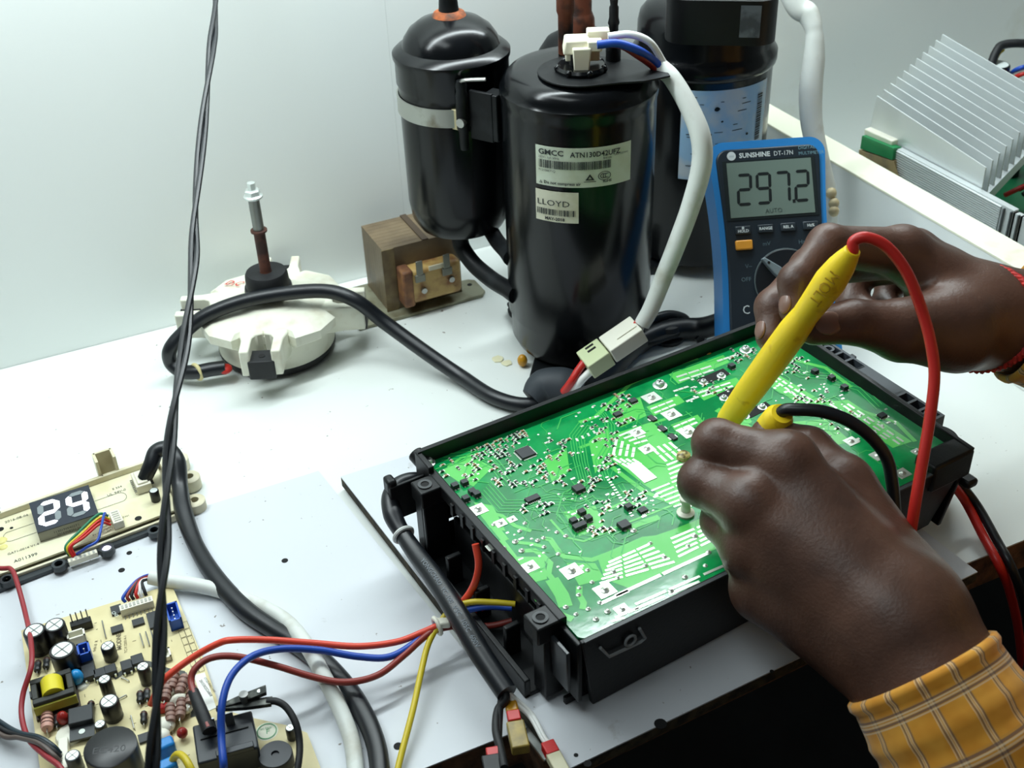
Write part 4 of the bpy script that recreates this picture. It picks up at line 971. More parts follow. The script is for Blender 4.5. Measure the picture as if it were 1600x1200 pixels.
# power transistor with tab
M = Ym(127, 1128, .005, -0.12)
MB().box((0, 0.004, 0.0045), (0.0135, 0.012, 0.006), M).build('power_transistor', ic_blk, cb_, world=True, bev=0.0006)
pt_ = MB().box((0, -0.0062, 0.0030), (0.0135, 0.0095, 0.0014), M).build('transistor_tab', mat('dark tab', (54, 58, 60), 0.4), cb_, world=True)
MB().cyl(M @ Vector((0, -0.006, 0.0037)), M @ Vector((0, -0.006, 0.0040)), 0.0018, n=12).build('tab_hole', silk, pt_, world=True)
p = Yp(108, 1148, .001); MB().lathe([(0.008, 0), (0.007, 0.002), (0, 0.003)], (p.x, p.y, ZY), 16).build('glue_pool', mat('white silicone', (226, 224, 208), 0.4), cb_, world=True)
# optocouplers
for x, y, w, d in ((138, 1046, .0080, .016), (156, 1053, .0068, .007), (173, 1047, .0068, .007), (198, 1041, .0066, .008), (215, 1032, .0072, .008)):
    M = Ym(x, y, .003, 0.0); b = MB().box((0, 0, 0.0026), (w, d, 0.0042), M, taper=0.95).build('optocoupler', ic_blk, cb_, world=True, bev=0.0003)
    for s in (-1, 1):
        for t in (-0.3, 0.3): MB().box((t*w, s*(d/2+0.0006), 0.0014), (0.0011, 0.0012, 0.0028), M).build('pin', solder, b, world=True)
# flat chips
for x, y, w, d in ((183, 983, .0072, .0056), (216, 972, .0072, .0056), (242, 968, .0085, .014), (182, 953, .0066, .0078), (225, 1153, .006, .006), (52, 1085, .0038, .005)):
    MB().box((0, 0, 0.0009), (w, d, 0.0016), Ym(x, y, .001)).build('flat_chip', mat('flat chip', (44, 47, 50), 0.5), cb_, world=True)
mb = MB(); put_text(mb, 'CN3', 0.0030, Ym(180, 955, .0018) @ Matrix.Translation((-0.0025, 0, 0.0018)) @ rotz(-1.2)); mb.build('chip_print', silk, cb_, world=True, smooth=0)
# pin header and connectors
M = Ym(127, 975, .004)
h1 = MB().box((0, 0, 0.0032), (0.0125, 0.0050, 0.0062), M).build('pin_header', black_pl, cb_, world=True, bev=0.0004)
for i in range(4): MB().cyl(M @ Vector((-0.0046+i*0.0031, 0.001, 0.0062)), M @ Vector((-0.0046+i*0.0031, 0.003, 0.0120)), 0.00045, n=6).build('pin', steel, h1, world=True)
def shroud(x, y, w, d, h, m, a=0.0, wall=0.0011, name='connector', pins=0):
    M = Ym(x, y, h, a); b = MB()
    b.box((0, 0, 0.0006), (w, d, 0.0012), M)
    for s in (-1, 1): b.box((s*(w/2-wall/2), 0, h/2), (wall, d, h), M); b.box((0, s*(d/2-wall/2), h/2), (w, wall, h), M)
    o_ = b.build(name, m, cb_, world=True)
    for i in range(pins): MB().box((0, (i-(pins-1)/2)*d*0.8/max(pins, 1), h*0.4), (0.0008, 0.0008, h*0.8), M).build('pin', bright, o_, world=True)
    return o_
shroud(118, 990, .0105, .0068, .0085, white_con); shroud(130, 1013, .0072, .0100, .0110, blue_con, pins=2)
shroud(270, 955, .0078, .0165, .0085, blue_con, pins=4)
shroud(258, 1020, .0062, .0080, .0040, white_con, pins=2)
M = Ym(213, 944, .005)
wc = MB().box((0, 0, 0.003), (0.0205, 0.0052, 0.0060), M).build('wire_housing', white_con, cb_, world=True, bev=0.0003)
for i in range(8):
    MB().box((-0.0084+i*0.0024, 0, 0.0061), (0.0015, 0.0030, 0.0004), M).build('key_slot', mat('grey slot', (176, 176, 166), 0.6), wc, world=True)
    MB().box((-0.0084+i*0.0024, -0.0036, 0.0004), (0.0006, 0.0034, 0.0006), M).build('pin', steel, wc, world=True)
# long white terminal strip on the left with wires
M = Ym(98, 1176, .006, 1.45)
ts = MB().box((0, 0, 0.003), (0.022, 0.0050, 0.0060), M).build('terminal_strip', white_con, cb_, world=True, bev=0.0004)
# blue film capacitors
for x, y in ((258, 1165), (262, 1197)): MB().box((0, 0, 0.0055), (0.010, 0.0075, 0.011), Ym(x, y, .008, 0.1)).build('film_capacitor', mat('blue epoxy', (36, 134, 208), 0.35), cb_, world=True, bev=0.0015)
# power resistors in white silicone
random.seed(5)
prr = mat('brown resistor', (150, 118, 106), 0.5)
for x, y, a in ((272, 1068, 1.2), (286, 1075, 1.1), (300, 1092, 1.25), (268, 1120, 1.4), (284, 1112, 1.3), (262, 1085, 1.2)):
    axial(x, y, 0.0125, 0.0031, prr, a, h=0.006, band=(-0.28, 0.0, 0.28))
for x, y, r in ((262, 1078, .0052), (280, 1095, .0055), (272, 1110, .0050), (258, 1132, .0058), (290, 1105, .0042), (252, 1148, .0048)):
    p = Yp(x, y, .004); MB().ball((p.x, p.y, ZY+0.0035), r, 12, 8, 0.7).build('silicone_blob', mat('white silicone', (226, 224, 208), 0.4), cb_, world=True)
MB().box((0, 0, 0.003), (0.0045, 0.008, 0.005), Ym(252, 1105, .004, 1.3)).build('wire_lug', red_con, cb_, world=True, bev=0.001)
p = Yp(285, 1146, .004); MB().ball((p.x, p.y, ZY+0.0045), 0.0032, 10, 8, 1.0).build('varistor', mat('red lacquer', (150, 34, 28), 0.3), cb_, world=True)
# relay
M = Ym(352, 1152, .016, -0.10)
rl = MB().box((0, 0, 0.0085), (0.0325, 0.027, 0.0165), M).build('relay', mat('relay case', (36, 41, 48), 0.38), cb_, world=True, bev=0.0010)
MB().box((0, 0.002, 0.0172), (0.026, 0.0006, 0.0006), M).build('case_ridge', black_pl, rl, world=True)
MB().box((0.004, -0.012, 0.0178), (0.020, 0.004, 0.003), M).build('case_step', mat('relay case', (36, 41, 48), 0.38), rl, world=True, bev=0.0004)
for dx, dy in ((-0.006, 0.006), (0.004, 0.007)):
    MB().box((dx, dy, 0.0215), (0.0048, 0.0009, 0.010), M).build('spade_terminal', mat('spade tin', (150, 152, 150), 0.35, metal=0.8), rl, world=True)
# printed marks: label strip, perforated guard strips, stamp, jumpers
lab_ = [Yp(x, y) for x, y in ((303, 1056), (320, 1051), (338, 1106), (322, 1113))]
lo = MB().prism([(p.x, p.y) for p in lab_[::-1]], ZY+0.0001, ZY+0.0003).build('paper_label', mat('white paper', (236, 238, 232), 0.6), cb_, world=True)
mb = MB(); c0_ = Yp(311, 1064); put_text(mb, '2015302526808', 0.0024, Matrix.Translation((c0_.x, c0_.y, ZY+0.0004)) @ rotz(ya-1.35)); put_text(mb, '17122-0042-14W', 0.0020, Matrix.Translation((c0_.x+0.003, c0_.y+0.0005, ZY+0.0004)) @ rotz(ya-1.35))
mb.build('label_print', ink, lo, world=True, smooth=0)
guard = mat('dark hatch print', (70, 74, 70), 0.6)
for pts in ([(178, 1060), (215, 1035), (232, 1037), (262, 1048)], [(262, 1048), (285, 1052), (298, 1075), (303, 1120)]):
    Q = [Yp(*p) for p in pts]; mb = MB(); mb.ribbon([(q.x, q.y) for q in Q], 0.0036, ZY+0.0002); mb.build('hatched_guard', guard, cb_, world=True, smooth=0)
mb = MB()
for x0, y0, x1, y1 in ((160, 972, 166, 998), (219, 992, 225, 1012), (228, 989, 234, 1010), (236, 987, 242, 1008), (96, 1104, 118, 1098), (186, 1094, 198, 1088), (190, 1060, 202, 1066), (210, 1140, 205, 1120)):
    a, b = Yp(x0, y0), Yp(x1, y1); MB().tube([a, a+Vector((0, 0, 0.0012)), b+Vector((0, 0, 0.0012)), b], 0.0004, 6, 0).build('jumper_wire', steel, cb_, world=True)
st = Yp(417, 1143); mb = MB().lathe([(0.0050, 0), (0.0056, 0), (0.0056, 0.0001), (0.0050, 0.0001), (0.0050, 0)], (st.x, st.y, ZY+0.0003), 26)
put_text(mb, 'F', 0.0050, Matrix.Translation((st.x-0.0012, st.y-0.0016, ZY+0.0004)) @ rotz(ya-0.2)); put_text(mb, 'QC PASS', 0.0017, Matrix.Translation((st.x-0.0032, st.y+0.0028, ZY+0.0004)) @ rotz(ya-0.2))
mb.build('green_stamp', mat('green stamp ink', (108, 168, 122), 0.6), cb_, world=True, smooth=0, kind='stuff')
MB().lathe([(0.0064, 0), (0, 0.00012)], (st.x, st.y, ZY+0.0001), 26).build('stamp_sticker', mat('pale sticker', (232, 234, 214), 0.5), cb_, world=True)
mb = MB()
for i in range(7):      # printed terminal grid at the right edge
    for dx in (0, 9):
        a = [Yp(275+dx+i*4.0, 976-dx*0.28+i*11.2), Yp(283+dx+i*4.0, 973-dx*0.28+i*11.2), Yp(287+dx+i*4.0, 983-dx*0.28+i*11.2), Yp(279+dx+i*4.0, 986-dx*0.28+i*11.2)]
        for k in range(4): mb.ribbon([(a[k].x, a[k].y), (a[(k+1) % 4].x, a[(k+1) % 4].y)], 0.00025, ZY+0.0002)
put_text(mb, 'MODNEY', 0.0040, Ym(190, 1015) @ Matrix.Translation((0, 0, 0.0002)) @ rotz(1.45), bold=0.0001)
put_text(mb, 'TC-V-2203 A-1', 0.0024, Ym(199, 1020) @ Matrix.Translation((0, 0, 0.0002)) @ rotz(1.45))
put_text(mb, '94V-0  R', 0.0026, Ym(150, 1018) @ Matrix.Translation((0, 0, 0.0002)) @ rotz(1.3))
for k in range(60):
    x, y = random.uniform(60, 300), random.uniform(960, 1190); p = Yp(x, y)
    mb.box((p.x, p.y, ZY+0.0001), (random.uniform(0.0006, 0.0026), 0.00035, 0.0001), rz=ya+random.choice((0, 1.57)))
mb.build('board_print', mat('brown print', (116, 106, 78), 0.6), cb_, world=True, smooth=0, kind='stuff')
# ================================================================== display unit, left
ZD = 0.0108
d0 = on(44, 788, ZD); d1 = on(136, 758, ZD); da = math.atan2((on(255, 830, .009)-on(0, 920, .009)).y, (on(255, 830, .009)-on(0, 920, .009)).x)
dsp = thing('display_unit', 'cream display module showing a white lit 24 at the left edge', 'display module', (0.07, 0.71, 0.0))
def Dp(x, y, h=0.0): return on(x, y, ZD+h)
pcbc = mat('cream board', (226, 222, 192), 0.4, noise=((214, 206, 168), 40, 0.45, 0.7))
frame_pl = mat('ivory frame plastic', (222, 216, 190), 0.45, noise=((196, 186, 152), 40, 0.45, 0.75))
brdp = [Dp(*p) for p in ((-140, 857), (0, 810), (160, 754), (243, 724), (278, 795), (150, 842), (0, 897), (-110, 938))]
dboard = MB().prism([(p.x, p.y) for p in brdp[::-1]], ZD-0.0015, ZD).build('board', pcbc, dsp, world=True)
def Dm(x, y, h=0.0, a=0.0): p = Dp(x, y, h); return Matrix.Translation((p.x, p.y, ZD)) @ rotz(da+a)
def strip(pts, w, z0, z1, name, m, dz=None):
    Q = [on(*p, z1) for p in pts]; mb = MB()
    for a, b in zip(Q, Q[1:]):
        d = (b-a); d.z = 0; L = d.length; an = math.atan2(d.y, d.x); c = (a+b)/2
        mb.box((c.x, c.y, (z0+z1)/2), (L+w*0.6, w, z1-z0), rz=an)
    return mb.build(name, m, dsp, world=True, bev=0.0005)
strip([(-140, 848), (0, 800), (160, 743), (245, 714)], 0.0030, 0.0005, 0.0155, 'back_rim', frame_pl)
strip([(250, 716), (283, 792)], 0.0030, 0.0005, 0.0150, 'end_rim', frame_pl)
strip([(-120, 947), (0, 905), (150, 851), (284, 800)], 0.0022, 0.0034, 0.0085, 'front_rim', frame_pl)
tf = [on(x, y, 0.0032) for x, y in ((-140, 860), (247, 722), (286, 800), (-115, 952))]
MB().prism([(p.x, p.y) for p in tf[::-1]], 0.0032, 0.0052).build('tray_floor', frame_pl, dsp, world=True)
# upright tab with a notch
p = on(172, 745, 0.0105); M = Matrix.Translation((p.x, p.y, 0)) @ rotz(da)
tb = MB(); tb.box((-0.0062, 0.004, 0.014), (0.0020, 0.012, 0.027), M); tb.box((0.0062, 0.004, 0.014), (0.0020, 0.012, 0.027), M); tb.box((0, 0.0095, 0.014), (0.0124, 0.0020, 0.027), M)
tb.build('upright_tab', frame_pl, dsp, world=True)
# lugs with holes at the right end
for x, y in ((304, 782), (296, 745), (278, 716)):
    p = on(x, y, 0.010)
    l_ = MB().lathe([(0.0030, 0.001), (0.0074, 0.001), (0.0074, 0.0100), (0.0062, 0.0108), (0.0030, 0.0108), (0.0030, 0.001)], (p.x, p.y, 0), 22).build('mounting_lug', frame_pl, dsp, world=True)
    MB().lathe([(0.003, 0.006), (0, 0.006)], (p.x, p.y, 0), 16).build('lug_hole', dark, l_, world=True)
    MB().box((-0.0070, 0.001, 0.0055), (0.010, 0.009, 0.009), Matrix.Translation((p.x, p.y, 0)) @ rotz(da)).build('lug_web', frame_pl, l_, world=True)
# dark lens strip along the front with round bosses
dk = mat('dark smoked strip', (44, 50, 54), 0.35)
Q = [on(x, y, 0.0045) for x, y in ((-110, 968), (0, 924), (150, 866), (255, 826), (250, 815), (140, 858), (0, 908), (-110, 950))]
MB().prism([(q.x, q.y) for q in Q], 0.0033, 0.0062).build('lens_strip', dk, dsp, world=True)
for x, y in ((11, 906), (92, 882), (241, 829)):
    p = on(x, y, 0.009)
    bb = MB().lathe([(0.0026, 0.0062), (0.0050, 0.0062), (0.0046, 0.0100), (0.0028, 0.0100), (0.0026, 0.0062)], (p.x, p.y, 0), 20).build('boss', dk, dsp, world=True)
    MB().lathe([(0.0027, 0.0075), (0, 0.0075)], (p.x, p.y, 0), 14).build('boss_hole', dark, bb, world=True)
p = on(167, 858, 0.009)
MB().lathe([(0.0052, 0.0062), (0.0048, 0.0105), (0.0034, 0.0106), (0.0034, 0.0090), (0, 0.0090)], (p.x, p.y, 0), 20).build('receiver_ring', dk, dsp, world=True)
MB().lathe([(0.0033, 0.0092), (0.0026, 0.0100), (0, 0.0104)], (p.x, p.y, 0), 18).build('receiver_led', mat('lit white led', (236, 232, 255), 0.3, emit=((226, 220, 255), 0.7)), dsp, world=True)
# the seven segment block
HB = 0.0080
q = [on(x, y, ZD+HB) for x, y in ((44, 788), (136, 758), (156.5, 803), (60, 832))]
bc_ = (q[0]+q[1]+q[2]+q[3])/4; bw = ((q[1]-q[0]).length+(q[2]-q[3]).length)/2; bh = ((q[3]-q[0]).length+(q[2]-q[1]).length)/2
ba = math.atan2((q[1]-q[0]).y+(q[2]-q[3]).y, (q[1]-q[0]).x+(q[2]-q[3]).x)
MD = Matrix.Translation((bc_.x, bc_.y, ZD)) @ rotz(ba)
blk = MB().box((0, 0, HB/2), (bw, bh, HB-0.0006), MD).build('digit_block', mat('grey epoxy', (150, 150, 138), 0.5), dsp, world=True)
MB().box((0, 0, HB-0.0001), (bw, bh, 0.0008), MD).build('digit_face', mat('dark digit face', (40, 46, 58), 0.3), blk, world=True)
seg_on = mat('lit segment', (255, 255, 255), 0.4, emit=((238, 242, 255), 1.5)); seg_off = mat('unlit segment', (132, 140, 142), 0.5)
def seven(M, w, h, t, segs, mon, moff, parent, z, slant=0.10, gap=0.0004, nm='segment', th=0.0003):
    X = w/2; Y = h/2
    defs = {'a': ((-X, Y), (X, Y)), 'b': ((X, Y), (X, 0)), 'c': ((X, 0), (X, -Y)), 'd': ((-X, -Y), (X, -Y)), 'e': ((-X, 0), (-X, -Y)), 'f': ((-X, Y), (-X, 0)), 'g': ((-X, 0), (X, 0))}
    for k, (a, b) in defs.items():
        a, b = Vector(a), Vector(b); d = (b-a).normalized(); n = Vector((-d.y, d.x)); a = a+d*gap; b = b-d*gap
        P = [a, a+d*t/2+n*t/2, b-d*t/2+n*t/2, b, b-d*t/2-n*t/2, a+d*t/2-n*t/2]
        P = [(p.x+p.y*slant, p.y) for p in P]
        m = mon if k in segs else moff
        if m is None: continue
        MB().prism(P[::-1], z, z+th, M).build(nm, m, parent, world=True)
for dx, segs in ((-bw*0.235, 'abged'), (bw*0.235, 'fgbc')):
    seven(MD @ Matrix.Translation((dx, 0, 0)), bw*0.27, bh*0.66, bh*0.115, segs, seg_on, seg_off, blk, HB+0.0004, th=0.0002)
mb = MB()
Mf = MD @ Matrix.Translation((-bw*0.05, -bh/2-0.0001, HB*0.35)) @ Matrix.Rotation(math.pi/2, 4, 'X')
put_text(mb, '113019W402T1', 0.0026, Mf @ Matrix.Translation((0, 0.0008, 0)), 'CENTER'); put_text(mb, '2016W82N-24', 0.0026, Mf @ Matrix.Translation((0.001, -0.002, 0)), 'CENTER')
mb.build('block_print', ink, blk, world=True, smooth=0)
# connectors, capacitor, led leads
p = Dp(222, 752, .006); M = Dm(221, 752, .004, -0.02)
cn = MB(); cn.box((0, 0, 0.0035), (0.0105, 0.0185, 0.007), M); cn.box((0, 0, 0.0075), (0.0070, 0.0150, 0.0018), M)
cn = cn.build('header_connector', cream, dsp, world=True, bev=0.0005)
for i in range(8):
    MB().box((-0.0060, -0.0075+i*0.0021, 0.002), (0.0020, 0.0007, 0.0008), M).build('pin', steel, cn, world=True)
    MB().box((0.0062, -0.0075+i*0.0021, 0.005), (0.0022, 0.0009, 0.0009), M).build('pin', black_pl, cn, world=True)
p = Dp(240, 766, .009)
c_ = MB().lathe([(0.0032, 0), (0.0033, 0.0005), (0.0033, 0.0085), (0.003, 0.009), (0, 0.009)], (p.x, p.y, ZD), 20).build('capacitor', cap_blk, dsp, world=True)
MB().lathe([(0.0026, 0.00905), (0, 0.0092)], (p.x, p.y, ZD), 20).build('vent_top', bright, c_, world=True)
wcn = MB().box((0, 0, 0.003), (0.0070, 0.0140, 0.006), Dm(182, 810, .004)).build('wire_connector', cream, dsp, world=True, bev=0.0004)
for i in range(5): MB().box((0.0002, -0.0048+i*0.0024, 0.0061), (0.0045, 0.0010, 0.0004), Dm(182, 810, .004)).build('key_slot', mat('grey slot', (176, 176, 166), 0.6), wcn, world=True)
sp_ = on(130, 872, 0.008); Msp = Matrix.Translation((sp_.x, sp_.y, 0.0062)) @ rotz(da)
sc = MB().box((0, 0, 0.002), (0.0190, 0.0040, 0.004), Msp).build('strip_connector', cream, dsp, world=True, bev=0.0003)
for i in range(6): MB().box((-0.0072+i*0.0029, 0, 0.0041), (0.0014, 0.0030, 0.0004), Msp).build('key_slot', mat('grey slot', (176, 176, 166), 0.6), sc, world=True)
for (x0, y0), (x1, y1), m, lift in (((169, 806), (108, 868), green_w, .010), ((171, 811), (111, 869), yel_w, .009), ((172, 815), (114, 870), red_w, .009), ((173, 820), (117, 868), red_w, .008), ((166, 806), (120, 866), blue_w, .012)):
    a = on(x0, y0, ZD+.004); b = on(x1, y1, 0.0105); mid = (a+b)/2+Vector((0.003 if m is blue_w else -0.005, -0.004 if m is blue_w else 0.0, lift*0.6))
    if m is blue_w: P = [a, on(163, 803, ZD+.012), on(158, 825, ZD+.013), on(152, 845, ZD+.010), on(136, 855, ZD+.008), b]
    else: P = [a, a+Vector((-0.006, 0.0, 0.004)), mid, b+Vector((0, 0.003, 0.006)), b]
    wire('ribbon_wire', P, 0.00095, m, dsp, n=8)
for x, y, r in ((216, 810, .0024), (18, 825, .0012), (1, 827, .0022)):
    p = Dp(x, y); MB().cyl((p.x, p.y, ZD-0.0001), (p.x, p.y, ZD+0.00015), r, n=14).build('board_hole', dark, dsp, world=True)
mb = MB(); c0_ = Dp(20, 880)
for t, x, y, sz in (('2016-08-06', 8, 818, .0034), ('T2 P1', 2, 810, .0030), ('A011399', 22, 880, .0042), ('GA71-0014 V1.4', 12, 868, .0030), ('UL 94V-0', 168, 776, .0034), ('E 254', 176, 766, .0030), ('5V GND DATA', 145, 838, .0024), ('CN1', 192, 810, .0024)):
    put_text(mb, t, sz, Dm(x, y) @ Matrix.Translation((0, 0, 0.0002)))
for x, y, w in ((165, 785, .020), (40, 830, .020)):
    M = Dm(x, y); Q = []
    for k in range(21):
        t = math.pi*2*k/20; Q.append(M @ Vector((w*0.5*(1 if math.cos(t) > 0 else -1)+0.0045*math.cos(t), 0.0055*math.sin(t), 0)))
    mb.ribbon([(v.x, v.y) for v in Q], 0.0003, ZD+0.0002)
mb.build('board_print', ink, dsp, world=True, smooth=0, kind='stuff')
mb = MB()
for x, y, r in ((2, 845, .004), (5, 855, .003)): p = Dp(x, y); mb.ball((p.x, p.y, ZD), r, 10, 6, 0.3)
mb.build('glue_spot', mat('yellow glue', (216, 206, 130), 0.4), dsp, world=True, kind='stuff')
# ================================================================== multimeter leaning back
mw, mh, mt = 0.0915, 0.1835, 0.030
base = Vector((0.5740, 0.5855, 0.0))
yaw = math.radians(-25.76); lean = math.radians(36)
meter = thing('multimeter', 'blue and dark grey digital multimeter reading 297.2, leaning upright behind the box', 'multimeter', base, yaw)
# local: x to the right of the face, y away from the viewer, z up; face plane tilted back
Mm = Matrix.Translation((0, 0, 0.0004)) @ Matrix.Rotation(-lean, 4, 'X') @ Matrix.Rotation(math.pi/2, 4, 'X')
# in Mm coordinates: X right, Y up along the face, Z out of the face to the viewer (0 = back)
blue_rub = mat('blue rubber holster', (44, 136, 210), 0.45)
navy = mat('slate plastic', (30, 42, 52), 0.45)
def outline(w, h, r, waist):
    pts = []
    n = 7
    for cx, cy, s in ((w/2-r, h-r, 0), (-w/2+r, h-r, 90)):
        for k in range(n+1): a = math.radians(s+90*k/n); pts.append((cx+r*math.cos(a), cy+r*math.sin(a)))
    for t in np.linspace(0.86, 0.06, 12): pts.append((-w/2+waist*math.sin(math.pi*min(1, max(0, (0.92-t)/0.7)))*1.0, h*t))
    for cx, cy, s in ((-w/2+r, r, 180), (w/2-r, r, 270)):
        for k in range(n+1): a = math.radians(s+90*k/n); pts.append((cx+r*math.cos(a), cy+r*math.sin(a)))
    for t in np.linspace(0.06, 0.86, 12): pts.append((w/2-waist*math.sin(math.pi*min(1, max(0, (0.92-t)/0.7))), h*t))
    return pts
ho = MB().prism(outline(mw, mh, 0.012, 0.0035), 0.0, mt, Mm).build('holster', blue_rub, meter, bev=0.0028, seg=3)
face = [(x*0.885, y*0.945+0.004) for x, y in outline(mw, mh, 0.010, 0.0030)]
fc_ = MB().prism(face, mt-0.004, mt+0.0022, Mm).build('case_front', navy, meter, bev=0.0012)
zf = mt+0.0022
sw, shh = 0.0680, 0.0425; sy0 = mh-0.0168-shh
MB().prism([(-sw/2-0.002, sy0-0.002), (sw/2+0.002, sy0-0.002), (sw/2+0.002, sy0+shh+0.0015), (-sw/2-0.002, sy0+shh+0.0015)], zf+0.0001, zf+0.0005, Mm).build('screen_bezel', mat('bezel glass', (38, 46, 48), 0.2), meter)
lcd = MB().prism([(-sw/2+0.001, sy0), (sw/2-0.001, sy0), (sw/2-0.001, sy0+shh), (-sw/2+0.001, sy0+shh)], zf+0.0006, zf+0.0009, Mm).build('lcd_screen', mat('lcd grey green', (116, 134, 126), 0.25), meter)
lcd_ink = mat('lcd segment', (26, 34, 36), 0.4)
xx = -0.0207
for i, segs in enumerate(('abged', 'abcdfg', 'abc', 'abged')):
    seven(wmat(meter) @ Mm @ Matrix.Translation((xx+i*0.0150, sy0+0.0212, 0)), 0.0098, 0.0225, 0.0023, segs, lcd_ink, None, lcd, zf+0.00095, slant=0.05, gap=0.0002, th=0.0001)
MB().box((xx+2.52*0.0150, sy0+0.0098, zf+0.0010), (0.0022, 0.0026, 0.0001), Mm).build('decimal_point', lcd_ink, lcd)
def mtext(t, size, x, y, m, par, name='lettering', z=None, align='LEFT', bold=0.0, sx=1.0):
    mb = MB(); put_text(mb, t, size, Mm @ Matrix.Translation((x, y, (zf if z is None else z)+0.0002)), align, bold, sx); return mb.build(name, m, par, smooth=0)
wprint = mat('white print', (214, 224, 226), 0.5)
mtext('AUTO', 0.0048, -0.006, sy0+0.0020, mat('faint lcd', (70, 84, 80), 0.4), lcd, z=zf+0.0009)
ty_ = mh-0.0115
mtext('SUNSHINE', 0.0052, -0.0225, ty_-0.0018, wprint, fc_, bold=0.00015)
mtext('DT-17N', 0.0050, 0.0045, ty_-0.0018, wprint, fc_, sx=0.9)
mtext('DIGITAL', 0.0036, 0.0240, ty_+0.0018, mat('teal print', (120, 160, 172), 0.5), fc_); mtext('MULTIMETER', 0.0036, 0.0240, ty_-0.0026, mat('teal print', (120, 160, 172), 0.5), fc_, sx=0.95)
MB().cyl(Mm @ Vector((-0.0285, ty_, zf)), Mm @ Vector((-0.0285, ty_, zf+0.0004)), 0.0034, n=24).build('round_logo', wprint, fc_)
mtext('siss', 0.0026, -0.0285, ty_-0.0008, mat('logo grey', (150, 170, 176), 0.5), fc_, z=zf+0.0004, align='CENTER')
by = mh-0.0692
for i, t in enumerate(('HOLD', 'RANGE', 'REL A', 'Hz%')):
    x = -0.0247+i*0.0176
    b = MB().box((x, by, zf+0.0010), (0.0118, 0.0062, 0.0022), Mm).build('push_button', mat('button slate', (44, 54, 62), 0.4), meter, bev=0.0006)
    mtext(t, 0.0031, x, by-0.0010-(0.0008 if i == 0 else 0), wprint, b, z=zf+0.0022, align='CENTER', bold=0.0001)
    if i == 0: MB().cyl(Mm @ Vector((x, by+0.0016, zf+0.002)), Mm @ Vector((x, by+0.0016, zf+0.00235)), 0.0010, n=10).build('lamp_symbol', wprint, b)
MB().box((-0.0249, by-0.0115, zf+0.0014), (0.0132, 0.0075, 0.0032), Mm).build('orange_button', mat('orange rubber', (240, 166, 58), 0.4), meter, bev=0.0010)
# rotary dial
dx_, dy_ = 0.0060, mh-0.1105
MB().lathe([(0.0252, 0), (0.0252, 0.0010), (0.0240, 0.0022), (0, 0.0022)], (dx_, dy_, zf), 48, Mm).build('dial_ring', mat('dial black', (24, 30, 36), 0.35), meter)
MB().torus((dx_, dy_, zf+0.0012), 0.0248, 0.0005, 48, 6, Mm).build('dial_rim', mat('dial edge', (96, 110, 112), 0.4), meter)
an = math.radians(136)
ks = MB(); ks.prism([(0.026, -0.0012), (0.026, 0.0012), (0.012, 0.0036), (-0.022, 0.0050), (-0.022, -0.0050), (0.012, -0.0036)], 0.0022, 0.0085, Mm @ Matrix.Translation((dx_, dy_, zf)) @ rotz(an))
kn = ks.build('dial_knob', mat('knob grey', (122, 136, 142), 0.4), meter, bev=0.0008)
MB().cyl(Mm @ Vector((dx_+0.0205*math.cos(an), dy_+0.0205*math.sin(an), zf+0.0086)), Mm @ Vector((dx_+0.0205*math.cos(an), dy_+0.0205*math.sin(an), zf+0.0088)), 0.0011, n=12).build('knob_dot', dark, kn)
for t, x, y in (('V~', -0.0250, mh-0.0985), ('OFF', -0.0290, mh-0.1085), ('Hz', 0.018, by-0.0135), ('mV', -0.010, by-0.0130)): mtext(t, 0.0045, x, y, mat('dim print', (96, 120, 130), 0.5), fc_)
mtext('C E', 0.0095, -0.0300, mh-0.1335, wprint, fc_, sx=0.9)
# input jacks low on the face
for x, m in ((-0.028, red_con), (-0.009, red_con), (0.009, black_rub), (0.028, red_con)):
    MB().lathe([(0.0034, 0), (0.0052, 0), (0.0052, 0.0012), (0.0034, 0.0012), (0.0034, 0)], (x, 0.020, zf), 20, Mm).build('jack_socket', m, meter)
# tilting stand behind
MB().prism([(-0.026, 0.020), (0.026, 0.020), (0.026, 0.095), (-0.026, 0.095)], -0.004, -0.0005, Mm).build('tilt_stand', navy, meter, bev=0.001)
# ================================================================== inverter board with finned heat sink beyond the divider
alu = mat('matt aluminium', (214, 220, 220), 0.45, metal=0.4)
hs = thing('heat_sink_assembly', 'finned aluminium heat sink with circuit board lying beyond the divider at the right', 'heat sink', (0.84, 0.66, 0.0))
Xp = 0.80
A_ = onx(1370, 150, Xp); B_ = onx(1540, 262, Xp); D_ = onx(1358, 197, Xp); E_ = onx(1535, 292, Xp)
step = Vector((0.0098, 0.0022, 0.0030))
plate = MB()
th = 0.0013
dn_ = Vector((0, 0, -1))
def plate_mesh():
    base_ = A_
    P = [A_, B_, E_+Vector((0, 0, -0.012)), D_+Vector((0, 0, -0.022))]
    mb = MB(); q = [p-A_ for p in P]; k = Vector((th, 0, 0))
    mb.add(q+[p+k for p in q], [(0, 1, 2, 3), (7, 6, 5, 4), (0, 4, 5, 1), (1, 5, 6, 2), (2, 6, 7, 3), (3, 7, 4, 0)])
    return mb.mesh('cooling_fin', [alu])
pm = plate_mesh()
I = wmat(hs).inverted()
for k in range(11):
    o_ = bpy.data.objects.new('cooling_fin', pm); C.objects.link(o_); o_.parent = hs
    o_.matrix_basis = I @ Matrix.Translation(A_+step*k)
# base block that carries the fins
b0 = D_+Vector((-0.004, 0, -0.024)); 
mb = MB(); P = [D_+Vector((0, 0.004, -0.022)), E_+Vector((0, -0.002, -0.012))]
V = [P[0], P[1], P[1]+step*10.5+Vector((0, 0, 0.0)), P[0]+step*10.5]
mb.add([v+Vector((0, 0, -0.010)) for v in V]+V, BF); mb.build('fin_base', alu, hs, world=True)
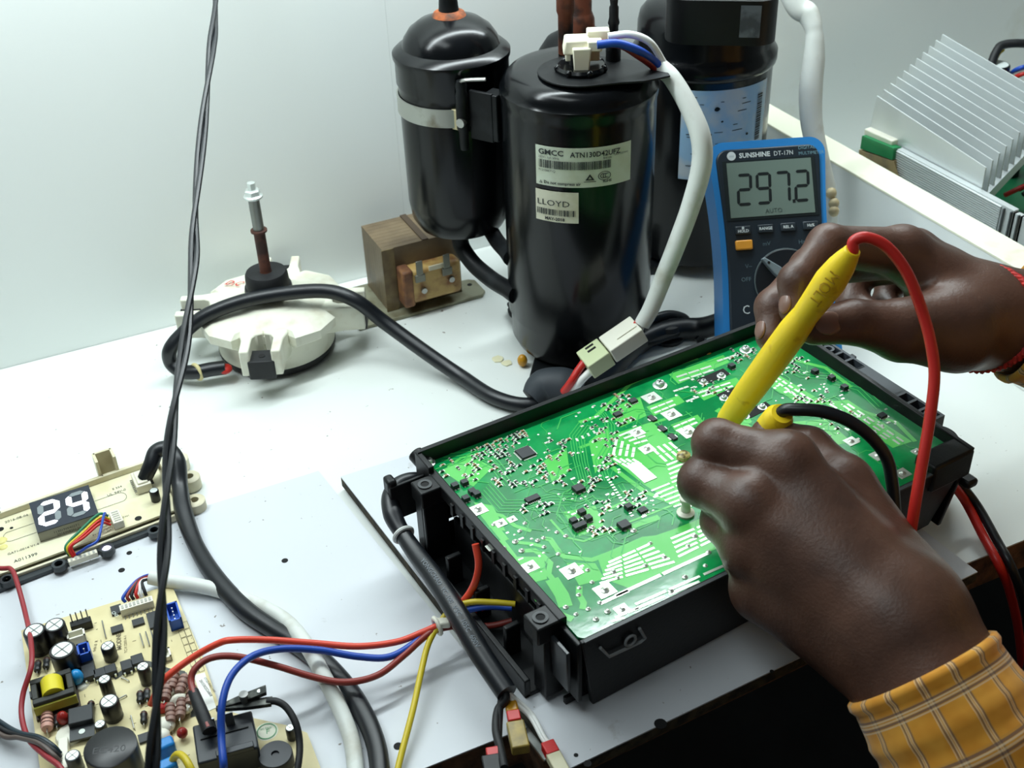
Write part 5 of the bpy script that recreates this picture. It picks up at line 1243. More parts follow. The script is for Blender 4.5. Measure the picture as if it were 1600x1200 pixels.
# ribbed face toward the divider
R0, R1, R2, R3_ = onx(1398, 232, 0.792), onx(1583, 330, 0.792), onx(1563, 378, 0.792), onx(1402, 285, 0.792)
zlow = 0.030
fa_ = MB(); T0, T1 = R0, R1
nr = 34
panel = MB().add([Vector((0.793, T0.y, zlow)), Vector((0.793, T1.y, zlow)), Vector((0.793, T1.y, T1.z)), Vector((0.793, T0.y, T0.z)), Vector((0.799, T0.y, zlow)), Vector((0.799, T1.y, zlow)), Vector((0.799, T1.y, T1.z)), Vector((0.799, T0.y, T0.z))], [(0, 1, 2, 3), (7, 6, 5, 4), (3, 2, 6, 7), (0, 4, 5, 1), (1, 5, 6, 2), (0, 3, 7, 4)]).build('side_panel', alu, hs, world=True)
rib = MB()
for i in range(nr):
    t = i/nr; z0a = zlow+(T0.z-zlow)*t; z1a = zlow+(T1.z-zlow)*t
    rib.add([Vector((0.7915, T0.y-0.001, z0a)), Vector((0.7915, T1.y+0.012, z1a)), Vector((0.7915, T1.y+0.012, z1a+0.0009)), Vector((0.7915, T0.y-0.001, z0a+0.0009)), Vector((0.7932, T0.y-0.001, z0a-0.0002)), Vector((0.7932, T1.y+0.012, z1a-0.0002)), Vector((0.7932, T1.y+0.012, z1a+0.0011)), Vector((0.7932, T0.y-0.001, z0a+0.0011))], [(0, 3, 2, 1), (3, 7, 6, 2), (0, 1, 5, 4)])
rib.build('fine_ribs', alu, panel, world=True, kind='stuff', smooth=0)
for i in range(3):
    y = T1.y+0.009-0.0075*i
    MB().span((0.7905, y-0.0009, zlow), (0.7932, y, T1.z-0.001)).build('panel_groove', mat('dark groove', (84, 90, 92), 0.6), panel, world=True)
    MB().span((0.7935, y-0.0105, zlow), (0.7985, y-0.0012, T1.z-0.002)).build('panel_bar', alu, panel, world=True)
# small green board at the far end of the panel
g0 = onx(1344, 208, 0.79); g1 = onx(1395, 248, 0.79)
gb = MB().add([onx(1347, 212, 0.788), onx(1396, 232, 0.788), onx(1394, 250, 0.788), onx(1344, 232, 0.788), onx(1347, 212, 0.788)+Vector((0.010, 0, -0.001)), onx(1396, 232, 0.788)+Vector((0.010, 0, -0.001)), onx(1394, 250, 0.788)+Vector((0.010, 0, 0)), onx(1344, 232, 0.788)+Vector((0.010, 0, 0))], [(0, 1, 2, 3), (7, 6, 5, 4), (0, 4, 5, 1), (1, 5, 6, 2), (2, 6, 7, 3), (3, 7, 4, 0)])
gb.build('small_green_board', mat('green board edge', (18, 128, 74), 0.4), hs, world=True)
lo_ = MB().add([onx(1342, 234, 0.788), onx(1396, 252, 0.788), onx(1405, 275, 0.788), onx(1342, 246, 0.788), onx(1342, 234, 0.788)+Vector((0.006, 0, 0)), onx(1396, 252, 0.788)+Vector((0.006, 0, 0)), onx(1405, 275, 0.788)+Vector((0.006, 0, -0.02)), onx(1342, 246, 0.788)+Vector((0.006, 0, -0.02))], [(0, 1, 2, 3), (7, 6, 5, 4), (0, 4, 5, 1), (1, 5, 6, 2), (2, 6, 7, 3), (3, 7, 4, 0)])
lo_.build('board_edge', mat('tan board edge', (166, 146, 104), 0.6, noise=((110, 104, 90), 60, 0.4, 0.7)), hs, world=True)
wt = onx(1375, 208, 0.795); MB().box((wt.x+0.004, wt.y, wt.z-0.004), (0.012, 0.034, 0.006)).build('white_bracket', white_con, hs, world=True, bev=0.001)
# carrier board underneath, with capacitors and leads at the right
MB().prism([(0.785, 0.500), (1.02, 0.500), (1.02, 0.745), (0.785, 0.745)], 0.026, 0.0295).build('carrier_board', mat('green carrier', (26, 110, 70), 0.4), hs, world=True)
for x, y in ((0.795, 0.51), (1.01, 0.51), (0.795, 0.735), (1.01, 0.735)): MB().cyl((x, y, 0.0003), (x, y, 0.026), 0.004, n=12).build('board_leg', black_pl, hs, world=True)
for x, y, hz, r in ((1557, 100, 0.125, .013), (1600, 140, 0.115, .012)):
    p = on(x, y, hz)
    c_ = MB().lathe([(r, 0.0296), (r, hz-0.001), (r*0.92, hz), (0, hz)], (p.x, p.y, 0), 26).build('capacitor', cap_blk, hs, world=True)
    MB().lathe([(r*0.86, hz+0.0001), (0, hz+0.0004)], (p.x, p.y, 0), 24).build('vent_top', mat('pale cap top', (206, 214, 212), 0.5), c_, world=True)
for P, m, r in (([on(1545, 112, .12), on(1556, 82, .135), on(1568, 70, .14), on(1600, 68, .14), on(1640, 75, .13), on(1660, 110, .09)], black_rub, .0042),
                ([on(1575, 118, .11), on(1590, 108, .125), on(1610, 104, .125), on(1650, 110, .10)], blue_w, .0022), ([on(1580, 122, .11), on(1592, 112, .122), on(1612, 110, .122), on(1650, 118, .10)], white_w, .0022),
                ([on(1580, 126, .11), on(1594, 117, .12), on(1614, 114, .12), on(1650, 124, .10)], red_w, .0022), ([on(1548, 108, .118), on(1557, 84, .130), on(1566, 76, .133)], white_w, .0016), ([on(1551, 109, .118), on(1560, 86, .130), on(1568, 78, .133)], yel_w, .0014)):
    wire('lead', P, r, m, hs)
MB().box((0.985, 0.64, 0.055), (0.05, 0.05, 0.05)).build('choke_block', mat('dark choke', (44, 48, 50), 0.5), hs, world=True, bev=0.004)
for i, (x, y, m) in enumerate(((1570, 305, red_w), (1580, 300, black_rub), (1592, 296, red_w), (1598, 304, black_rub))):
    a = on(x, y, .05); MB().tube([a, a+Vector((0.02, -0.005, 0.006)), a+Vector((0.05, 0.0, 0.0))], 0.0022, 8).build('lead', m, hs, world=True)
# ================================================================== cords and harnesses
# twisted pair hanging from above
axis = [(352, -420, .95), (345, -200, .90), (337, 0, .83), (330, 80, .80), (318, 190, .765), (305, 330, .72), (302, 420, .69), (290, 530, .655), (272, 640, .62), (262, 740, .595), (257, 850, .57), (252, 950, .55), (246, 1080, .53), (238, 1200, .515), (232, 1330, .515), (228, 1480, .50)]
AX = catmull([dp(*a) for a in axis], 14); N = len(AX)
tw_ = thing('hanging_twisted_cord', 'black twisted two-core cord hanging from above at the left', 'cord', (AX[-1].x, AX[-1].y, AX[-1].z))
for ph in (0, math.pi):
    P = []
    for i, c in enumerate(AX):
        d = (AX[min(i+1, N-1)]-AX[max(i-1, 0)]).normalized(); u, v, _ = frame_from(d)
        a = ph+i*0.155; P.append(c+u*(0.00165*math.cos(a))+v*(0.00165*math.sin(a)))
    MB().tube(P, 0.00175, 8, 0).build('core', cable_blk, tw_, world=True)
# compressor harness: plug, three leads, white sleeve, inline connector
ha = thing('compressor_harness', 'white sleeved three-wire harness plugged into the front compressor with inline white connector', 'wire harness', (cc.x, cc.y, 0.25))
gw = cc+gc; zt0 = 0.2595; DZ = -0.004
aH = math.atan2(-0.514, 0.857)            # image-right direction on the bench
HM = Matrix.Translation((gw.x, gw.y, DZ)) @ rotz(aH)
ivp = mat('ivory plug', (236, 232, 208), 0.4)
pl_ = MB(); pl_.box((-0.003, 0.000, 0.2680), (0.020, 0.018, 0.010), HM, taper=0.85); pl_.build('plug_body', ivp, ha, world=True, bev=0.0014)
MB().box((-0.006, 0.004, 0.2620), (0.010, 0.009, 0.013), HM).build('plug_leg', ivp, ha, world=True, bev=0.001)
MB().box((0.000, -0.007, 0.2600), (0.0105, 0.0085, 0.017), HM, taper=1.25).build('plug_leg', ivp, ha, world=True, bev=0.001)
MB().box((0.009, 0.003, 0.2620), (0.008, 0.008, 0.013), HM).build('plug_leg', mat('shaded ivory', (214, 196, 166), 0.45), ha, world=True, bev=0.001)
MB().box((0.009, -0.006, 0.2690), (0.010, 0.009, 0.0075), HM).build('plug_arm', ivp, ha, world=True, bev=0.001)
MB().box((0.012, 0.006, 0.2725), (0.016, 0.009, 0.0075), HM).build('plug_arm', ivp, ha, world=True, bev=0.001)
se = [dp(1032, 105, .855), dp(1052, 125, .852), dp(1078, 170, .850), dp(1095, 215, .850), dp(1096, 260, .855), dp(1080, 320, .865), dp(1058, 380, .875), dp(1038, 430, .885), dp(1018, 480, .895), dp(1003, 507, .90)]
wire('lead', [dp(950, 57, .838), dp(985, 54, .838), dp(1015, 66, .842), dp(1035, 95, .852), dp(1048, 122, .853)], 0.0026, white_w, ha)
wire('lead', [dp(933, 70, .832), dp(965, 68, .832), dp(1000, 80, .838), dp(1025, 98, .850), dp(1045, 120, .853)], 0.0029, blue_w, ha)
wire('lead', [dp(940, 68, .840), dp(970, 70, .838), dp(1000, 88, .842), dp(1022, 104, .852), dp(1042, 122, .855)], 0.0029, mat('maroon wire', (140, 40, 34), 0.4), ha)
wire('sleeve', se, [0.0062, 0.0064, 0.0068, 0.0073, 0.0074, 0.0070, 0.0068, 0.0066, 0.0063, 0.0060], white_cab, ha, n=18)
for (x0, y0), (x1, y1), m in (((998, 500), (985, 512), red_w), ((1004, 506), (998, 520), white_w)):
    wire('lead', [dp(x0, y0, .899), dp((x0+x1)/2, (y0+y1)/2+2, .90), dp(x1, y1, .902)], 0.0021, m, ha)
# inline connector, lying tilted
c0_ = dp(974, 530, .902); c1_ = dp(931, 560, .905)
dx_ = (dp(1000, 510, .902)-dp(905, 575, .902)).normalized(); nz = Vector((0, 0, 1)); sy_ = nz.cross(dx_).normalized(); nz2 = dx_.cross(sy_)
def cm(p): return Matrix(((dx_.x, sy_.x, nz2.x, p.x), (dx_.y, sy_.y, nz2.y, p.y), (dx_.z, sy_.z, nz2.z, p.z), (0, 0, 0, 1)))
Mc = cm(c0_)
MB().box((0, 0, 0), (0.0285, 0.021, 0.013), Mc).build('connector_half', white_con, ha, world=True, bev=0.0008)
MB().box((0.004, -0.004, 0.0068), (0.017, 0.0008, 0.0012), Mc).build('connector_rib', white_con, ha, world=True)
Mc2 = cm(c1_)
gcn = MB().box((0, 0, 0), (0.0190, 0.022, 0.0135), Mc2).build('connector_half', mat('pale green nylon', (204, 214, 170), 0.4), ha, world=True, bev=0.0008)
for s in (-0.003, 0.0015): MB().box((0.001, 0.006+s, 0.0068), (0.007, 0.0018, 0.0008), Mc2).build('latch_slot', dark, gcn, world=True)
for (x0, y0), (x1, y1), m in (((915, 563), (893, 596), red_w), ((929, 575), (905, 598), white_w)):
    wire('lead', [dp(x0, y0, .905), dp((x0+x1)/2-1, (y0+y1)/2, .904), dp(x1, y1, .905), dp(x1-12, y1+16, .915)], 0.0030, m, ha)
# thick black cables behind the box
bc1 = [on(1140, 500, .03), on(1100, 512, .012), on(1060, 514, .010), on(1020, 524, .0095), on(985, 545, .0095), on(955, 575, .010), on(920, 600, .010), on(890, 612, .011)]
tag(wire('black_cable', bc1, 0.0090, cable_blk, n=14), 'thick black cable lying behind the box rim beside the multimeter', 'cable')
bc2 = [on(1000, 505, .018), on(1020, 498, .02), on(1045, 492, .018), on(1068, 497, .012), on(1080, 512, .006), on(1095, 530, .005)]
tag(wire('thin_black_lead', bc2, 0.0040, cable_blk, n=10), 'thinner black lead arching over the thick cable behind the box', 'cable')
hd = [on(835, 612, .012), on(850, 604, .016), on(880, 600, .018), on(915, 606, .016)]
tag(MB().tube([on(832, 624, .010), on(850, 606, .016), on(880, 604, .017), on(910, 612, .014)], [0.010, 0.0145, 0.0150, 0.012], 18, 8).build('rubber_boot', mat('greyish rubber', (50, 56, 62), 0.6)), 'dusty grey black rubber boot where cables meet behind the box rim', 'boot')
# white hose hanging at the right
wh = [dp(1120, -760, .93), dp(1140, -520, .95), dp(1165, -300, .97), dp(1195, -120, .99), dp(1240, 0, 1.00), dp(1262, 22, 1.0), dp(1272, 50, 1.0), dp(1272, 90, 1.005), dp(1267, 140, 1.01), dp(1268, 190, 1.015), dp(1278, 240, 1.02), dp(1292, 300, 1.03), dp(1296, 340, 1.04), dp(1290, 375, 1.065)]
wh_ = thing('white_hose', 'slack white sleeve hanging down behind the multimeter at the right', 'cable sleeve', (wh[-1].x, wh[-1].y, 0.0))
wire('sleeve', wh, [0.009, 0.009, 0.009, 0.009, 0.0092, 0.0092, 0.0070, 0.0090, 0.0098, 0.0092, 0.0085, 0.008, 0.007, 0.0065], white_cab, wh_, n=16)
for x, y in ((1296, 302), (1300, 318), (1300, 330)):
    p = dp(x+3, y, 1.015); MB().ball(p, 0.0045, 10, 8, 1.1).build('crimp', mat('beige crimp', (196, 180, 140), 0.5), wh_, world=True)
# cables from the display unit and the control board
kb = [on(226, 748, .017), on(236, 726, .026), on(244, 706, .032), on(262, 702, .033), on(276, 722, .028), on(281, 760, .018), on(287, 800, .013), on(305, 850, .0092), on(335, 900, .0092), on(380, 950, .0092), on(430, 985, .0092), on(480, 1015, .0092), on(530, 1060, .0092), on(565, 1110, .0092), on(588, 1165, .0092), on(596, 1230, .0092)]
kc = thing('display_cable', 'thick black sleeved cable curving from the display unit to the bottom edge', 'cable', (kb[-1].x, kb[-1].y, 0.003))
wire('sheath', kb, [0.0051, 0.0056, 0.0056, 0.0058, 0.0064, 0.0056, 0.0062, 0.0055, 0.0059, 0.0062, 0.0056, 0.0067, 0.0059, 0.0058, 0.0056, 0.0056], cable_blk, kc, n=16)
wb_ = [on(234, 902, .012), on(265, 908, .010), on(300, 913, .010), on(350, 925, .0080), on(410, 948, .0080), on(450, 973, .0100), on(480, 1010, .0200), on(505, 1055, .0200), on(530, 1105, .012), on(550, 1160, .0080), on(558, 1230, .0080)]
wc_ = thing('white_board_cable', 'round white cable leaving the top connector of the beige board', 'cable', (wb_[-1].x, wb_[-1].y, 0.003))
wire('sheath', wb_, 0.0047, white_cab, wc_, n=16)
for i, m in enumerate((blue_w, brown_w, black_rub, red_w, white_w, black_rub)):
    a = Yp(196+i*6.5, 941-i*2.0, .006); e_ = on(231, 899+i*1.2, .0125)
    wire('core', [a, a+Vector((0, 0.0022, 0.003)), (a+e_)/2+Vector((-0.0006*i+0.001, 0.001, 0.005)), e_, on(240, 902+i*1.0, .012)], 0.0011, m, wc_, n=8)
# coloured leads from the box to the control board
ld = thing('mains_lead_bundle', 'orange, brown, blue and yellow wires tied together beside the electronics box', 'wire bundle', (0.2, 0.47, 0.003))
tie = on(683, 978, .026)
wire('orange_lead', [Yp(236, 1100, .004), Yp(243, 1085, .012), Yp(258, 1060, .020), on(300, 1028, .034), on(340, 1006, .040), on(365, 1000, .042), on(420, 1000, .036), on(490, 1005, .030), on(560, 1010, .026), on(620, 1003, .024), on(660, 988, .025), on(683, 978, .027), on(715, 965, .022), on(760, 948, .022)], 0.0020, orange_w, ld)
wire('brown_lead', [Yp(326, 1138, .026), Yp(312, 1105, .028), on(299, 1068, .038), on(305, 1045, .042), on(330, 1028, .044), on(370, 1026, .042), on(430, 1040, .034), on(490, 1058, .026), on(540, 1066, .022), on(590, 1055, .021), on(630, 1025, .022), on(660, 998, .024), on(680, 985, .025), on(715, 978, .019), on(765, 978, .019), on(800, 970, .021)], 0.0020, brown_w, ld)
wire('wire_boot', [Yp(327, 1142, .024), Yp(313, 1108, .027), on(302, 1080, .036)], [0.0038, 0.0036, 0.0030], black_rub, ld)
wire('blue_lead', [Yp(350, 1205, .016), Yp(349, 1190, .022), on(346, 1150, .034), on(347, 1100, .044), on(362, 1055, .048), on(395, 1025, .046), on(440, 1014, .040), on(500, 1016, .032), on(560, 1026, .026), on(610, 1026, .023), on(655, 1000, .023), on(683, 980, .024), on(715, 958, .030), on(760, 948, .032), on(800, 950, .032)], 0.0021, blue_w, ld)
wire('yellow_lead', [on(612, 1260, .006), on(622, 1200, .008), on(645, 1110, .014), on(658, 1050, .018), on(668, 1010, .022), on(682, 982, .026), on(705, 952, .032), on(735, 941, .035), on(770, 941, .035), on(805, 944, .034)], 0.0019, yel_w, ld)
tm = Matrix.Translation(tie) @ (on(640, 998, .024)-on(720, 960, .026)).to_track_quat('Z', 'Y').to_matrix().to_4x4()
tt = MB().torus((0, 0, 0), 0.0050, 0.0014, 18, 8, tm).build('cable_tie', white_con, ld, world=True)
MB().box((tie.x+0.003, tie.y-0.0025, tie.z+0.003), (0.0085, 0.0055, 0.0045), rz=-0.5).build('tie_head', white_con, ld, world=True, bev=0.001)
wire('red_inner_lead', [on(743, 850, .066), on(748, 880, .056), on(744, 905, .046), on(735, 925, .036), on(720, 945, .028)], 0.0023, orange_w, ld)
# black sleeved lead at the left side of the box
sl = [on(668, 748, .055), on(640, 750, .058), on(620, 760, .058), on(610, 778, .056), on(614, 805, .052), on(628, 832, .048), on(650, 865, .045), on(680, 905, .044), on(715, 960, .042), on(750, 1020, .036), on(792, 1083, .030)]
bs = thing('sleeved_lead', 'printed black sleeve with loose plugs running down the left side of the box', 'cable', (sl[-1].x, sl[-1].y, 0.012))
wire('sleeve', sl, [0.0044, 0.0050, 0.0054, 0.0058, 0.0062, 0.0052, 0.0058, 0.0062, 0.0064, 0.0064, 0.0062], cable_blk, bs, n=16)
SP = catmull(sl, 8); mp = SP[43]
td = (SP[44]-SP[42]).normalized()
tm = Matrix.Translation(SP[41]) @ td.to_track_quat('Z', 'Y').to_matrix().to_4x4()
MB().torus((0, 0, 0), 0.0060, 0.0015, 20, 8, tm).build('cable_tie', mat('clear tie', (206, 210, 206), 0.35), bs, world=True)
# print along the sleeve
mb = MB(); vs, fs = text_flat('YONGCHAO  YC-100  VSC  105C  600V', 0.0042)
SL = [0.0]
for a, b in zip(SP, SP[1:]): SL.append(SL[-1]+(b-a).length)
s_off = SL[52]
def along(s, t):
    s = min(max(s, 0), SL[-1]-1e-5); i = max(k for k in range(len(SL)) if SL[k] <= s); i = min(i, len(SP)-2)
    u = (s-SL[i])/(SL[i+1]-SL[i]); c = SP[i].lerp(SP[i+1], u); d = (SP[i+1]-SP[i]).normalized()
    view = (Vector(OC)-c).normalized(); side = view.cross(d).normalized(); up = d.cross(side).normalized()
    if up.dot(view) < 0: up = -up
    R_ = 0.0066; ph = t/R_ + 0.15
    return c+up*(R_*math.cos(ph))+side*(R_*math.sin(ph))
mb.add([along(s_off+x*1.0, (y-0.0015)) for x, y, z in vs], fs); mb.build('sleeve_print', mat('grey print', (112, 120, 128), 0.6), bs, world=True, smooth=0)
e0 = SP[-1]
wire('lead', [SP[-2], on(790, 1092, .028), on(778, 1110, .024), on(775, 1140, .022), on(782, 1170, .022), on(788, 1200, .024)], 0.0024, black_rub, bs)
wire('lead', [SP[-2], on(782, 1100, .026), on(780, 1130, .022), on(778, 1175, .020)], 0.0020, black_rub, bs)
for k in range(2): wire('lead', [SP[-2], on(802+k*5, 1096-k*3, .024), on(828+k*4, 1120-k*3, .018), on(848+k*3, 1155-k*3, .016), on(857+k*4, 1166-k*3, .0155)], 0.0013, white_w, bs)
pc = on(860, 1172, .0165); 
def plugM(p, a): return Matrix.Translation(p) @ rotz(a)
a_ = math.atan2((on(885, 1215, .016)-on(858, 1165, .016)).y, (on(885, 1215, .016)-on(858, 1165, .016)).x)
pk = MB().box((0, 0, 0), (0.0085, 0.0075, 0.0065), plugM(pc, a_)).build('red_plug', red_con, bs, world=True, bev=0.0006)
MB().box((0.011, 0, -0.0002), (0.016, 0.0080, 0.0062), plugM(pc, a_)).build('socket_shell', mat('yellowed clear nylon', (206, 200, 168), 0.4), pk, world=True, bev=0.0008)
pc2 = on(803, 1122, .023); a2 = math.atan2((on(815, 1190, .014)-on(800, 1110, .023)).y, (on(815, 1190, .014)-on(800, 1110, .023)).x)
pk2 = MB().box((0, 0, 0), (0.0070, 0.0072, 0.0060), plugM(pc2, a2)).build('red_plug', red_con, bs, world=True, bev=0.0006)
MB().box((0.0125, 0, -0.001), (0.018, 0.0098, 0.0070), plugM(pc2, a2)).build('socket_shell', mat('amber stained nylon', (176, 150, 70), 0.4, noise=((90, 84, 60), 90, 0.4, 0.7)), pk2, world=True, bev=0.0008)
MB().box((-0.007, 0, 0.000), (0.008, 0.007, 0.005), plugM(pc2, a2)).build('amber_glue', mat('amber glue lump', (196, 140, 30), 0.35), pk2, world=True, bev=0.0012)
pc3 = on(771, 1178, .021)
pk3 = MB().box((0, 0, 0), (0.0060, 0.0075, 0.0055), plugM(pc3, a2)).build('red_plug', red_con, bs, world=True, bev=0.0006)
MB().box((0.008, -0.002, 0), (0.012, 0.0095, 0.006), plugM(pc3, a2)).build('socket_shell', black_pl, pk3, world=True, bev=0.0006)
# stray leads at the far left
tag(wire('red_lead', [on(-420, 840, .006), on(-200, 872, .010), on(-60, 885, .015), on(0, 888, .016), on(18, 890, .017), on(28, 915, .016), on(40, 960, .014), on(48, 1000, .026), on(49, 1040, .028), on(36, 1085, .020), on(34, 1120, .016), on(45, 1155, .016), on(70, 1180, .018), on(95, 1200, .020), on(105, 1230, .016)], 0.0016, red_dark), 'thin dark red wire wandering down the far left edge', 'wire')
for i, (m, dy, nm, lb) in enumerate(((mat('teal black wire', (26, 44, 54), 0.4), 0, 'teal_lead', 'dark teal wire entering at the left edge toward the terminal strip'), (black_rub, 7, 'black_lead', 'black wire entering at the left edge toward the terminal strip'), (mat('grey brown wire', (92, 80, 74), 0.45), 15, 'grey_lead', 'grey brown wire entering at the left edge toward the terminal strip'))):
    tag(wire(nm, [on(-400, 960+dy, .006), on(-200, 1030+dy, .008), on(-60, 1085+dy, .010), on(0, 1128+dy*1.3, .011), on(30, 1145+dy*0.5, .015), on(60, 1152+dy*0.6, .020), on(82, 1165+dy*0.9, .019), on(94, 1178+dy*0.9, .0145)], 0.0015, m), lb, 'wire', 'wires entering at the left edge')
tag(wire('yellow_stub_lead', [Yp(266, 1197, .006), on(275, 1180, .022), on(287, 1183, .026), on(300, 1205, .024), on(315, 1240, .012)], 0.0021, yel_w), 'short yellow wire rising beside the blue capacitors of the beige board', 'wire')
# crocodile clip on the relay with its lead
cl = thing('crocodile_clip', 'tarnished crocodile clip biting the relay terminal, on a black lead', 'clip', (0.11, 0.475, ZY+0.020))
for s, (ex, ey, ez) in ((1, (416, 1078, .036)), (-1, (425, 1096, .033))):
    a = on(338, 1108, .028); b = on(ex, ey, ez); mid = a.lerp(b, 0.55); d = (b-a).normalized(); sd_ = d.cross(Vector((0, 0, 1))).normalized(); w = 0.0028
    up = Vector((0, 0, 0.0013))
    P = [a-sd_*0.0012-up, a+sd_*0.0012-up, mid+sd_*w-up, b+sd_*w-up, b-sd_*w-up, mid-sd_*w-up]
    n = 6; mb = MB(); mb.add(P+[p+up*2 for p in P], [tuple(range(n))[::-1], tuple(range(n, 2*n))]+[(i, (i+1) % n, n+(i+1) % n, n+i) for i in range(n)])
    jw = mb.build('jaw', mat('tarnished steel', (58, 60, 58), 0.4, metal=0.7, noise=((120, 122, 116), 150, 0.5, 0.7)), cl, world=True, bev=0.0003)
    if s == 1: MB().cyl(b-d*0.004-up*0.8, b-d*0.004+up*1.1, 0.0012, n=10).build('finger_hole', bright, jw, world=True)
pv = on(382, 1092, .033); MB().cyl(pv-Vector((0, 0, 0.004)), pv+Vector((0, 0, 0.004)), 0.0026, n=12).build('hinge_spring', steel, cl, world=True)
wire('lead', [on(418, 1096, .033), on(432, 1096, .034), on(448, 1106, .032), on(462, 1130, .028), on(468, 1160, .022), on(466, 1195, .018), on(455, 1240, .012)], 0.0020, black_rub, cl)
# ================================================================== the technician: hands, sleeves, bracelet, probes
def smin(a, b, k):
    h = np.clip(0.5+0.5*(b-a)/k, 0, 1); return b*(1-h)+a*h-k*h*(1-h)
class SDF:
    def __init__(s, lo, hi, h):
        s.lo = np.array(lo); s.h = h; s.n = np.ceil((np.array(hi)-s.lo)/h).astype(int)+1
        ax = [s.lo[i]+h*np.arange(s.n[i]) for i in range(3)]
        s.ax = ax; s.F = np.full(tuple(s.n), 0.05, np.float32)
    def field(s): return np.full(tuple(s.n), 0.05, np.float32)
    def cone(s, G, p, q, r0, r1, k):
        """blend a tapered capsule into field G"""
        p, q = np.array(p, float), np.array(q, float); R = max(r0, r1)+0.02
        i0 = np.maximum(((np.minimum(p, q)-R-s.lo)/s.h).astype(int), 0); i1 = np.minimum(((np.maximum(p, q)+R-s.lo)/s.h).astype(int)+2, s.n)
        if (i1 <= i0).any(): return
        X = s.ax[0][i0[0]:i1[0], None, None]; Y = s.ax[1][None, i0[1]:i1[1], None]; Z = s.ax[2][None, None, i0[2]:i1[2]]
        d = q-p; L2 = max(d@d, 1e-12)
        t = np.clip(((X-p[0])*d[0]+(Y-p[1])*d[1]+(Z-p[2])*d[2])/L2, 0, 1)
        D = np.sqrt((X-p[0]-t*d[0])**2+(Y-p[1]-t*d[1])**2+(Z-p[2]-t*d[2])**2)-(r0+(r1-r0)*t)
        sl = tuple(slice(i0[i], i1[i]) for i in range(3))
        G[sl] = smin(G[sl], D.astype(np.float32), k)
    def chain(s, G, P, R, k):
        for i in range(len(P)-1): s.cone(G, P[i], P[i+1], R[i], R[i+1], k)
    def mesh(s, G):
        """naive surface nets"""
        ins = G < 0; n = s.n
        c = np.zeros(tuple(n-1), np.int8)
        for dx in (0, 1):
            for dy in (0, 1):
                for dz in (0, 1): c += ins[dx:n[0]-1+dx, dy:n[1]-1+dy, dz:n[2]-1+dz]
        act = (c > 0) & (c < 8); idx = -np.ones(act.shape, np.int64); ij = np.argwhere(act); idx[act] = np.arange(len(ij))
        acc = np.zeros((len(ij), 3)); cnt = np.zeros(len(ij))
        cor = [(a, b, d) for a in (0, 1) for b in (0, 1) for d in (0, 1)]
        for a in range(8):
            for b in range(a+1, 8):
                ca, cb2 = np.array(cor[a]), np.array(cor[b])
                if np.abs(ca-cb2).sum() != 1: continue
                va = G[tuple((ij+ca).T)]; vb = G[tuple((ij+cb2).T)]; m = (va < 0) != (vb < 0)
                t = np.where(m, va/np.where(m, va-vb, 1), 0)
                acc[m] += (ca+(cb2-ca)*t[:, None])[m]; cnt[m] += 1
        V = s.lo+(ij+acc/cnt[:, None])*s.h
        faces = []
        for ax in range(3):
            o1, o2 = [(1, 2), (2, 0), (0, 1)][ax]
            sl0 = [slice(None)]*3; sl1 = [slice(None)]*3; sl0[ax] = slice(0, -1); sl1[ax] = slice(1, None)
            A = ins[tuple(sl0)]; Bq = ins[tuple(sl1)]
            E = np.argwhere(A != Bq); ok = (E[:, o1] > 0) & (E[:, o2] > 0) & (E[:, o1] < n[o1]-1) & (E[:, o2] < n[o2]-1); E = E[ok]
            e1 = np.zeros(3, int); e1[o1] = 1; e2 = np.zeros(3, int); e2[o2] = 1
            q = np.stack([idx[tuple((E-e1-e2).T)], idx[tuple((E-e2).T)], idx[tuple(E.T)], idx[tuple((E-e1).T)]], 1)
            flip = ~A[tuple(E.T)]; q[flip] = q[flip][:, ::-1]
            faces.append(q)
        return V, np.concatenate(faces)
def sdf_object(name, S, G, m, parent, it=2):
    V, Fc = S.mesh(G)
    Vc = V.copy()
    for _ in range(it):                       # light Laplacian smoothing
        acc = np.zeros_like(Vc); c = np.zeros(len(Vc))
        for a in range(4):
            b = (a+1) % 4
            np.add.at(acc, Fc[:, a], Vc[Fc[:, b]]); np.add.at(acc, Fc[:, b], Vc[Fc[:, a]]); np.add.at(c, Fc[:, a], 1); np.add.at(c, Fc[:, b], 1)
        Vc = 0.5*Vc+0.5*acc/np.maximum(c, 1)[:, None]
    I = np.array(wmat(parent).inverted()); Vl = Vc @ I[:3, :3].T+I[:3, 3]
    me = bpy.data.meshes.new(name); me.from_pydata(Vl.tolist(), [], Fc.tolist()); me.materials.append(m)
    me.polygons.foreach_set('use_smooth', [True]*len(me.polygons))
    o_ = bpy.data.objects.new(name, me); C.objects.link(o_); o_.parent = parent
    return o_
# ---- skin: brown with faint mottling, knuckle creases as relief
skin = mat('brown skin', (94, 65, 52), 0.42, spec=0.45, noise=((70, 47, 38), 34, 0.38, 0.70), bump=0.13, bscale=520, sss=0.08)
nail_m = mat('finger nail', (122, 92, 80), 0.3, spec=0.5)
person = thing('person', 'person in yellow plaid shirt holding two yellow probes over the green board', 'person', (0.75, -0.08, -0.75))

